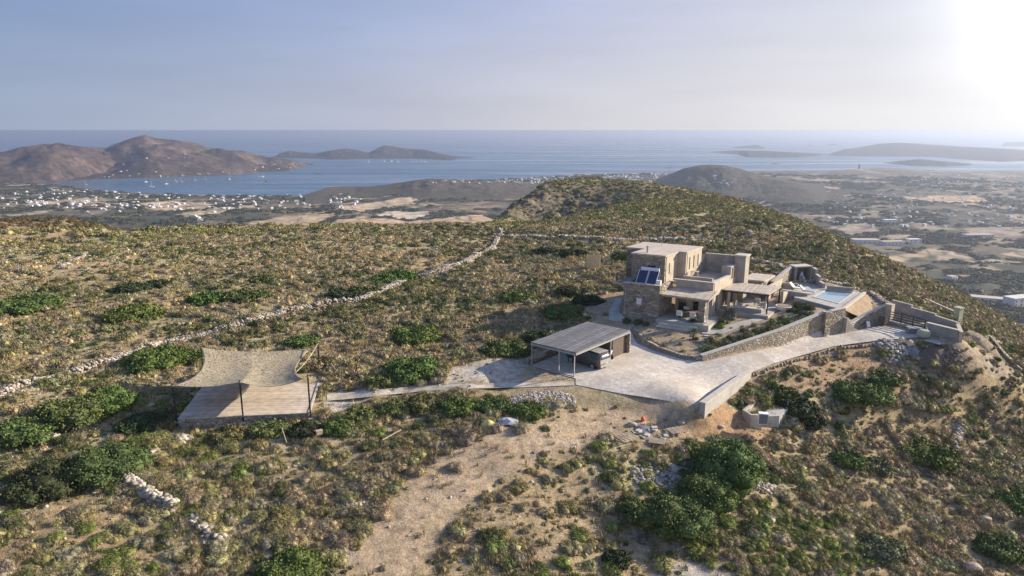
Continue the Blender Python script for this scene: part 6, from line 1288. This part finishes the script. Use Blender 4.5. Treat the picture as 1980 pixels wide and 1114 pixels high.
# flat stepping stones of the gravel garden
for k, (px_, py_) in enumerate([(1368,650),(1372,655),(1366,660),(1374,664),(1367,668),(1371,673),(1364,645),(1378,669)]):
    g = G(px_, py_); mb = MB(); mb.box((g[0],g[1],g[2]+.03), (.75,.38,.08), -.4+.2*rg.random()); tag(mb.build('stepping_stone', M['capstone']), 'pale flat stepping stone in the loose row of the gravel garden', 'stone', 'pale stepping stones in the gravel garden')
# ------------------------------------------------------------------ builders' leftovers
def pallet(label, px, py, yaw, tilt=0, L=1.3, W=1.0, group=None):
    g = G(px, py); z = g[2]+.12; t = thing('pallet', label, 'pallet', (g[0],g[1],z), group); ca, sa = math.cos(yaw), math.sin(yaw); T = lambda a, b: (g[0]+ca*a-sa*b, g[1]+sa*a+ca*b)
    for k in range(6): mb = MB(); b = -W/2+.06+(W-.12)*k/5; mb.box((*T(0,b),z+.13+tilt*b), (L,.1,.025), yaw); mb.build('board', M['wood'], t)
    for a in (-L/2+.06,0,L/2-.06): mb = MB(); mb.box((*T(a,0),z+.06), (.1,W,.1), yaw); mb.build('bearer', M['wood'], t)
pallet('pale wooden pallet lying flat, left of three near the orange float', 1212, 850, .5, .05, 1.6, 1.3)
pallet('pale wooden pallet lying flat, right of three near the orange float', 1306, 837, .35, 0, 1.2, 1.1)
pallet('grey weathered pallet below the dark sheet', 1270, 858, -.3, .04, 1.3, .9)
for k, (px_, py_, yw) in enumerate(((1232,838,.2), (1262,832,-.5), (1285,848,.9), (1248,846,.5))):
    g = G(px_, py_); mb = MB(); mb.box((g[0],g[1],g[2]+.12), (.75,.45,.09), yw); mb.box((g[0]+.15,g[1]+.1,g[2]+.22), (.5,.4,.08), yw+.6); single('flagstone', 'flat grey flagstone in the litter between the pallets, '+('leftmost','behind the others','rightmost','in front of the others')[k], 'stone', mb, M['capstone'])
g = G(1243,815); t = thing('float', 'small orange ball float lying in the rubble', 'ball', tuple(g)); v, f = ICO3; mesh_obj('ball', v*.2+np.array([0,0,.2]), f, M['orange'], t, True); mb = MB(); mb.tube((g[0],g[1],g[2]+.38), (g[0],g[1],g[2]+.46), .05, 8); mb.build('eye', M['orange'], t)
def cloth(name, label, px, py, w, d, h, mat, seed, cat):
    g = G(px, py); n = 22; X, Y = np.meshgrid(np.linspace(-1, 1, n), np.linspace(-1, 1, n), indexing='ij'); R_2 = np.hypot(X, Y); a = np.arctan2(Y, X); k = .8+.35*(vnoise(a*1.5+5, a*0+seed, seed)-.5)
    x = g[0]+X*w*k; y = g[1]+Y*d*k; z = H(x.ravel(), y.ravel()).reshape(n, n)+h*np.clip(1-R_2**2/1.6, 0, 1)*(.5+fbm(X*2.2+seed, Y*2.2, seed, 4))+.02; II = np.arange(n*n).reshape(n, n); f = np.stack([II[:-1,:-1], II[1:,:-1], II[1:,1:], II[:-1,1:]], -1).reshape(-1, 4)
    return tag(mesh_obj(name, np.column_stack([x.ravel(), y.ravel(), z.ravel()]), f.copy(), mat, smooth_=False), label, cat)
cloth('sheet_pile', 'crumpled grey plastic sheet right of the yellow sack', 983, 818, 1.0, .6, .35, M['tarp'], 3, 'tarpaulin')
cloth('sheet_pile', 'dark sheet lying in the rubble beside the pallets', 1247, 832, .9, .6, .22, M['bluegrey'], 4, 'tarpaulin')
cloth('yellow_sack', 'crumpled yellow sack beside the grey plastic sheet', 943, 824, .62, .42, .55, M['yellow'], 5, 'sack')
cloth('sheet_pile', 'large dark fabric thrown over the rubble below the parking terrace', 1800, 692, 1.7, 1.2, .55, M['darkwood'], 6, 'tarpaulin')
cloth('sheet_pile', 'grey-green fabric in the middle of the rubble pile', 1765, 684, .8, 1.0, .4, M['bluegrey'], 7, 'tarpaulin')
g = G(1785,652); t = thing('big_bag', 'pale green builders bag standing by the terrace wall', 'bag', tuple(g)); v, f = ICO3; q = np.sign(v)*np.abs(v)**.55; mesh_obj('bag', q*np.array([.6,.5,.45])+np.array([0,0,.4]), f, M['greenplast'], t, True)
for a in (-.4,.4): mb = MB(); mb.tube((g[0]+a,g[1],g[2]+.78), (g[0]+a*.7,g[1]+.1,g[2]+1.05), .03, 5); mb.build('strap', M['white'], t)
g = G(1768,644); t = thing('skip', 'grey metal container in front of the terrace wall', 'container', tuple(g)); mb = MB(); mb.prism([(g[0]-.8,g[1]-.3),(g[0]+.7,g[1]-.5),(g[0]+.9,g[1]+.4),(g[0]-.6,g[1]+.6)], g[2]-.1, g[2]+.55); mb.build('body', M['bluegrey'], t); mb = MB(); mb.prism([(g[0]-.85,g[1]-.33),(g[0]+.73,g[1]-.54),(g[0]+.94,g[1]+.44),(g[0]-.63,g[1]+.64)], g[2]+.55, g[2]+.62); mb.build('rim', M['steel'], t)
for (px_, py_), lab in (((1744,662),'rust-coloured sack on the rubble pile, upper'), ((1760,668),'rust-coloured sack on the rubble pile, lower')): cloth('sack', lab, px_, py_, .5, .4, .5, M['plywood'], px_ % 17, 'sack')
g = un(1752,606,1.75); t = thing('sack_pallet', 'yellowish sacks stacked on the parking terrace', 'sacks', (g[0],g[1],1.75))
for k in range(6): v, f = ICO2; q = np.sign(v)*np.abs(v)**.6; mesh_obj('sack', q*np.array([.38,.24,.13])+np.array([-.4+.8*(k % 2), 0, .13+.24*(k//2)]), f, M['yellow'], t, True)
g = un(1797,617,1.75); t = thing('crate', 'dark box standing on the parking terrace floor', 'crate', (g[0],g[1],1.75)); mb = MB(); mb.box((g[0],g[1],2.0), (.5,.4,.5), .4); mb.build('body', M['blackmetal'], t); mb = MB(); mb.box((g[0],g[1],2.27), (.54,.44,.05), .4); mb.build('lid', M['steel'], t)
g = G(1816,668); t = thing('slab_stack', 'stack of long grey slabs leaning below the terrace wall', 'slabs', tuple(g))
for k in range(6): mb = MB(); mb.box((g[0]-.8+.35*k,g[1]+.1*k,g[2]+.35-.02*k), (1.6,.22,.12), -1.0+.05*k); mb.build('slab', M['steel'], t)
g = G(1677,632); t = thing('door_leaf', 'white panel leaning at the foot of the curved wall', 'panel', tuple(g)); mb = MB(); mb.hexa([(g[0]-.2,g[1]-.3,g[2]), (g[0]+.25,g[1]-.2,g[2]), (g[0]+.3,g[1]-.15,g[2]), (g[0]-.15,g[1]-.25,g[2])], [(g[0]-.2,g[1]-.05,g[2]+.65), (g[0]+.2,g[1]+.05,g[2]+.65), (g[0]+.25,g[1]+.1,g[2]+.65), (g[0]-.15,g[1],g[2]+.65)]); mb.build('panel', M['white'], t)
mb = MB(); mb.box((42.15,74.35,1.9), (.55,.35,1.1), .5); single('door', 'small dark door at the foot of the curved wall by the fence', 'door', mb, M['darkwood'])
for a, b, lab in (((740,862),(776,843),'pale stick lying on the bushes left of the track'), ((640,712),(652,728),'pale batten leaning in the scrub right of the deck'), ((543,830),(555,868),'thin pale rod in the scrub below the deck')):
    g0, g1 = G(*a), G(*b); mb = MB(); mb.tube((*g0[:2],g0[2]+.5), (*g1[:2],g1[2]+.55), .045, 6); single('stick', lab, 'stick', mb, M['wood'])
g = G(618,845); mb = MB(); mb.box((g[0],g[1],g[2]+.4), (.5,.35,.3), .5); mb.box((g[0],g[1],g[2]+.57), (.54,.39,.05), .5); single('box', 'small pale box in the scrub near the right deck corner', 'box', mb, M['wood'])
# ------------------------------------------------------------------ white houses of the valley, headland and town
wf = M['whitewash']; gl2 = plain('shutter_blue', (.06,.08,.11), .6, .2, .5)
def house_mesh(k):
    r = np.random.default_rng(500+k); mb = MB(); L = 9+5*r.random(); W = 7+3*r.random(); h1 = 3.6+.6*r.random()
    mb.prism([(-L/2,-W/2),(L/2,-W/2),(L/2,W/2),(-L/2,W/2)], -2.5, h1); 
    mb.prism([(-L/2,-W/2),(L/2,-W/2),(L/2,-W/2+.25),(-L/2,-W/2+.25)], h1, h1+.4)
    a = L*(.1+.2*r.random()); mb.prism([(-L/2+.5,-W/2+.6),(a,-W/2+.6),(a,W/2-.3),(-L/2+.5,W/2-.3)], h1, h1+3.1) if k % 3 != 1 else mb.prism([(L/2,-W/4),(L/2+4,-W/4),(L/2+4,W/2),(L/2,W/2)], -2.5, h1-.7)
    for i in range(3): x = -L/2+1.2+i*(L-3)/2; mb.prism([(x,-W/2-.04),(x+1.1,-W/2-.04),(x+1.1,-W/2+.05),(x,-W/2+.05)], 1.0, 2.6, 1)
    for i in range(2): y = -W/2+1.2+i*3; mb.prism([(L/2-.05,y),(L/2+.04,y),(L/2+.04,y+1.1),(L/2-.05,y+1.1)], 1.0, 2.5, 1)
    me = bpy.data.meshes.new('white_house'); me.from_pydata(mb.v, [], mb.f); me.materials.append(wf); me.materials.append(gl2); me.polygons.foreach_set('material_index', mb.m); me.update(); return me
HM = [house_mesh(k) for k in range(6)]
def vground(px, py):
    d = raydir(px, py); z = -122.
    for _ in range(6): t = (z-HC)/d[2]; z = float(H([d[0]*t], [d[1]*t])[0])
    return np.array([d[0]*t, d[1]*t, z])
def on_hill(obs, px, py):
    d = Vector(raydir(px, py)); dg = bpy.context.evaluated_depsgraph_get() if False else None
    best = None
    for o in obs:
        ok, loc, nn, idx = o.ray_cast(Vector((0,0,HC)), d.normalized())
        if ok and (best is None or loc.y < best[1]): best = np.array(loc)
    return best
HILLS = [o for o in SC.objects if o.get('kind') == 'structure' and o.name.split('.')[0] in ('headland', 'hill', 'island')]
VIL = [  # cluster: px range, py range, count, label, on hill surfaces, scale
 ((0,160),(366,378),18,'tiny house on the flat shore at the far left below the headland',0),
 ((150,330),(370,392),34,'tiny house in the shore village at the left end of the bay',0),
 ((0,170),(384,402),24,'tiny house in the fields at the left edge',0),
 ((160,420),(395,412),26,'tiny house in the fields behind the left plateau',0),
 ((400,520),(378,392),20,'tiny house on the near shore in the middle of the bay',0),
 ((500,700),(374,398),22,'tiny house on the near shore by the grey hill',0),
 ((370,400),(420,428),6,'bright white house in the cluster above the scrub of the left plateau',0),
 ((200,600),(330,343),26,'tiny house along the foot of the headland across the bay',1),
 ((480,600),(312,330),22,'tiny house on the low end of the headland',1),
 ((220,420),(296,325),8,'tiny house halfway up the pointed headland',1),
 ((820,1010),(345,356),30,'tiny house on top of the low grey hill',1),
 ((960,1100),(341,360),40,'white house of the town beyond the low grey hill',0),
 ((1170,1285),(337,351),44,'white house of the town left of the dark conical hill',0),
 ((1350,1440),(340,360),16,'white house on the flank of the dark conical hill',1),
 ((1480,1700),(352,375),20,'tiny house in the fields right of the conical hill',0),
 ((1740,1980),(335,362),44,'tiny house of the scattered village below the slim island',0),
 ((1620,1900),(380,412),40,'tiny house in the middle of the right valley',0),
 ((1700,1980),(415,450),14,'white house among trees in the right valley',0),
 ((640,900),(360,395),12,'tiny house in front of the low grey hill',0),
]
cnt = 0
for (xa, xb), (ya, yb), n_, lab, hill_ in VIL:
    grp = lab.replace('house', 'houses', 1)
    for k in range(n_):
        if cnt >= 298: break
        px_ = xa+(xb-xa)*rg.random(); py_ = ya+(yb-ya)*rg.random(); p = on_hill(HILLS, px_, py_) if hill_ else vground(px_, py_)
        if p is None or p[2] < SEA+1.0: continue
        if not hill_:
            q = on_hill(HILLS, px_, py_)
            if q is not None and q[1] < p[1]-5: continue
        o = bpy.data.objects.new('white_house', HM[int(rg.integers(6))]); C.objects.link(o); s = (.42+.4*rg.random())*(.8 if hill_ else 1.0); o.location = p; o.scale = (s*1.15, s, s*.8); o.rotation_euler = (0,0,rg.random()*.9-.45+(1.57 if rg.random() < .2 else 0)); th_ = (px_-xa)/(xb-xa); tv_ = (py_-ya)/(yb-ya); wx = 'leftmost' if th_ < .2 else 'left' if th_ < .4 else 'centre' if th_ < .6 else 'right' if th_ < .8 else 'rightmost'; wy = 'back' if tv_ < .34 else 'middle' if tv_ < .67 else 'front'
        l2 = lab+', '+wy+' '+wx; tag(o, l2, 'house', l2.replace('house', 'houses', 1)); cnt += 1
# the remaining countless far buildings as one mass
V = []; F = []; off = 0
for (xa, xb), (ya, yb), n_ in (((0,700),(366,405),170), ((950,1110),(341,362),170), ((1165,1290),(336,352),200), ((1740,1980),(335,365),120), ((1600,1980),(375,440),130), ((820,1000),(346,360),40)):
    for k in range(n_):
        px_ = xa+(xb-xa)*rg.random(); py_ = ya+(yb-ya)*rg.random(); p = vground(px_, py_)
        if p[2] < SEA+1: continue
        a = rg.random()*1.5; s = 2+3*rg.random(); hh = 2+2.2*rg.random(); ca, sa = math.cos(a)*s, math.sin(a)*s; b_ = [(ca,sa),(-sa*.7,ca*.7),(-ca,-sa),(sa*.7,-ca*.7)]
        V += [(p[0]+x, p[1]+y, p[2]-2) for x, y in b_]+[(p[0]+x, p[1]+y, p[2]+hh) for x, y in b_]; F += [tuple(i+off for i in f) for f in ((3,2,1,0),(4,5,6,7),(0,1,5,4),(1,2,6,5),(2,3,7,6),(3,0,4,7))]; off += 8
tag(mesh_obj('distant_buildings', V, F, wf), 'mass of tiny white buildings scattered over the far valley and town', kind='stuff')
# larger buildings one can make out on the valley floor at the right
def bigb(label, px, py, w, d, h, yaw, floors=1, z=-120):
    p = un(px, py, float(vground(px, py)[2])); t = thing('white_building', label, 'building', tuple(p)); ca, sa = math.cos(yaw), math.sin(yaw); T = lambda a, b: (p[0]+ca*a-sa*b, p[1]+sa*a+ca*b)
    mb = MB(); mb.prism([T(-w/2,-d/2), T(w/2,-d/2), T(w/2,d/2), T(-w/2,d/2)], p[2]-3, p[2]+h); mb.build('wall', wf, t)
    mb = MB(); mb.prism([T(-w/2-.2,-d/2-.2), T(w/2+.2,-d/2-.2), T(w/2+.2,d/2+.2), T(-w/2-.2,d/2+.2)], p[2]+h, p[2]+h+.35); mb.build('roof', M['roofcoat'] if floors == 1 else wf, t)
    for fl in range(floors):
        for k in range(max(2, int(w/5))):
            x = -w/2+2+k*(w-4)/max(1, int(w/5)-1)-.6; mb = MB(); mb.prism([T(x,-d/2-.06), T(x+1.3,-d/2-.06), T(x+1.3,-d/2+.05), T(x,-d/2+.05)], p[2]+1+3*fl, p[2]+2.6+3*fl); mb.build('window', gl2, t)
bigb('large white two-storey building cut by the right edge', 1968, 590, 22, 10, 7, .3, 2)
bigb('long low white building left of the one at the right edge', 1912, 583, 26, 10, 3.5, -.45)
bigb('long pale shed at the valley edge above the hill crest', 1672, 470, 34, 14, 5, -.05)
bigb('white farm building right of the long pale shed', 1725, 473, 30, 10, 4.5, .1)
bigb('white house cluster building beside the farm right of the shed', 1765, 471, 18, 9, 6, .2, 2)
bigb('pale greenhouse-like building in the right valley', 1890, 458, 40, 12, 3.5, .05)
bigb('white cluster building in the middle of the right valley', 1720, 432, 22, 10, 6, .1, 2)
bigb('small white house at the edge of the lower orange fields', 1840, 542, 8, 6, 4, .4)
# dark tower on the shore
g = vground(1661,326); t = thing('tower', 'dark round mill tower on the far shore of the right valley', 'tower', tuple(g)); mb = MB(); mb.tube(tuple(g), (g[0],g[1],g[2]+15), 5, 12, 4); mb.build('body', M['darkwood'], t); mb = MB(); mb.tube((g[0],g[1],g[2]+15), (g[0],g[1],g[2]+19), 5.5, 12, 2); mb.build('cap', M['darkwood'], t)
# masts on the island
for px_ in (664,670): g = on_hill(HILLS, px_, 292.5); t = thing('mast', 'thin radio mast on the ridge of the long low island, %s of two' % ('left' if px_ == 664 else 'right'), 'mast', tuple(g)); mb = MB(); mb.tube((g[0],g[1],g[2]-3), (g[0],g[1],g[2]+34), 1.3, 5, .8); mb.build('pole', M['steel'], t)
# ------------------------------------------------------------------ boats
def boat(label, px, py, s, sails=0, dark=False, group=None):
    p = un(px, py, SEA); t = thing('sailing_boat', label, 'boat', tuple(p), group); yaw = rg.random()*3; ca, sa = math.cos(yaw), math.sin(yaw); T = lambda a, b, z: (p[0]+s*(ca*a-sa*b), p[1]+s*(sa*a+ca*b), SEA+s*z)
    st = [(-6,1.3,1.2),(-3,1.9,1.1),(1,1.9,1.2),(4,1.2,1.4),(6.5,.1,1.7)]; mb = MB(); vs = []; 
    for a, w_, h in st: vs += [T(a,-w_,h), T(a,-w_*.6,-.3), T(a,w_*.6,-.3), T(a,w_,h)]
    fs = [(0,1,2,3), (16,19,18,17)]+[tuple(i+4*k for i in q) for k in range(4) for q in ((0,4,5,1),(1,5,6,2),(2,6,7,3),(3,7,4,0))]; mb.add(vs, fs); mb.build('hull', M['darkwood'] if dark else M['white'], t)
    mb = MB(); mb.hexa([T(-3,-1,1.2), T(1.5,-1,1.2), T(1.5,1,1.2), T(-3,1,1.2)], [T(-2.8,-.8,2.0), T(1,-.8,2.0), T(1,.8,2.0), T(-2.8,.8,2.0)]); mb.build('cabin', M['white'], t)
    mb = MB(); mb.tube(T(.5,0,1), T(.5,0,17), .22*s, 6, .14*s); mb.tube(T(.5,0,2.6), T(-5,0,2.8), .16*s, 6); mb.build('mast', M['white'] if not dark else M['darkwood'], t)
    if sails:
        mb = MB(); mb.add([T(.4,0,2.9), T(-4.8,0,3.0), T(.4,0,16.5), T(.4,.08,2.9), T(-4.8,.08,3.0), T(.4,.08,16.5)], [(0,1,2),(5,4,3)]); mb.add([T(.8,0,14), T(6.2,0,1.9), T(1.0,0,2.2), T(.8,.08,14), T(6.2,.08,1.9), T(1.0,.08,2.2)], [(0,1,2),(5,4,3)]); mb.build('sail', M['darkwood'] if dark else M['curtain'], t)
BT = [(165,357,'first boat from the left in the bay'), (282,352,'boat left of the tallest mast in the bay'), (293,362,'boat with the tallest white mast, nearest the shore village'), (322,356,'boat right of the tallest mast in the bay'), (340,351,'left one of two close boats under the headland'), (350,351,'right one of two close boats under the headland'), (377,349,'boat below the middle of the headland'), (397,347,'boat right of the one below the middle of the headland'), (444,347,'boat between the headland and the village shore'), (500,342,'left one of the two boats off the headland tip'), (508,342,'right one of the two boats off the headland tip')]
for px_, py_, lab in BT: boat('white moored sailing boat, '+lab, px_, py_, .9 if px_ != 293 else 1.25)
for px_ in (712,738,744,757,770,795,801,806,815,822): boat('white sailing boat in the fleet moored under the dark island hump', px_, 312.2+rg.random()*1.0, 1.25, 0, False, 'white sailing boats moored under the dark island hump')
boat('dark sailing boat alone in the middle of the bay', 515, 356, 1.0, 1, True); boat('dark ship-like sailing boat below the right tip of the island', 848, 319, 1.3, 1, True); boat('white motor sailer at anchor below the island', 713, 315, .7, 1)
boat('tall pale sailing boat far out above the white town', 1020, 334, .8, 1)
# ------------------------------------------------------------------ haze over land and sea
m = bpy.data.materials.new('sea_haze'); m.use_nodes = True; t = m.node_tree; t.nodes.remove(t.nodes['Principled BSDF'])
pv = t.nodes.new('ShaderNodeVolumePrincipled'); pv.inputs['Color'].default_value = (.58,.67,.84,1); pv.inputs['Density'].default_value = .00014; pv.inputs['Anisotropy'].default_value = .45
t.links.new(pv.outputs[0], t.nodes['Material Output'].inputs['Volume'])
hb = MB(); S_ = 62000; hb.prism([(-S_,-S_),(S_,-S_),(S_,S_),(-S_,S_)], SEA-17, 23.6)
tag(hb.build('haze', m), 'thin blue sea haze in the air over the bay', kind='stuff')
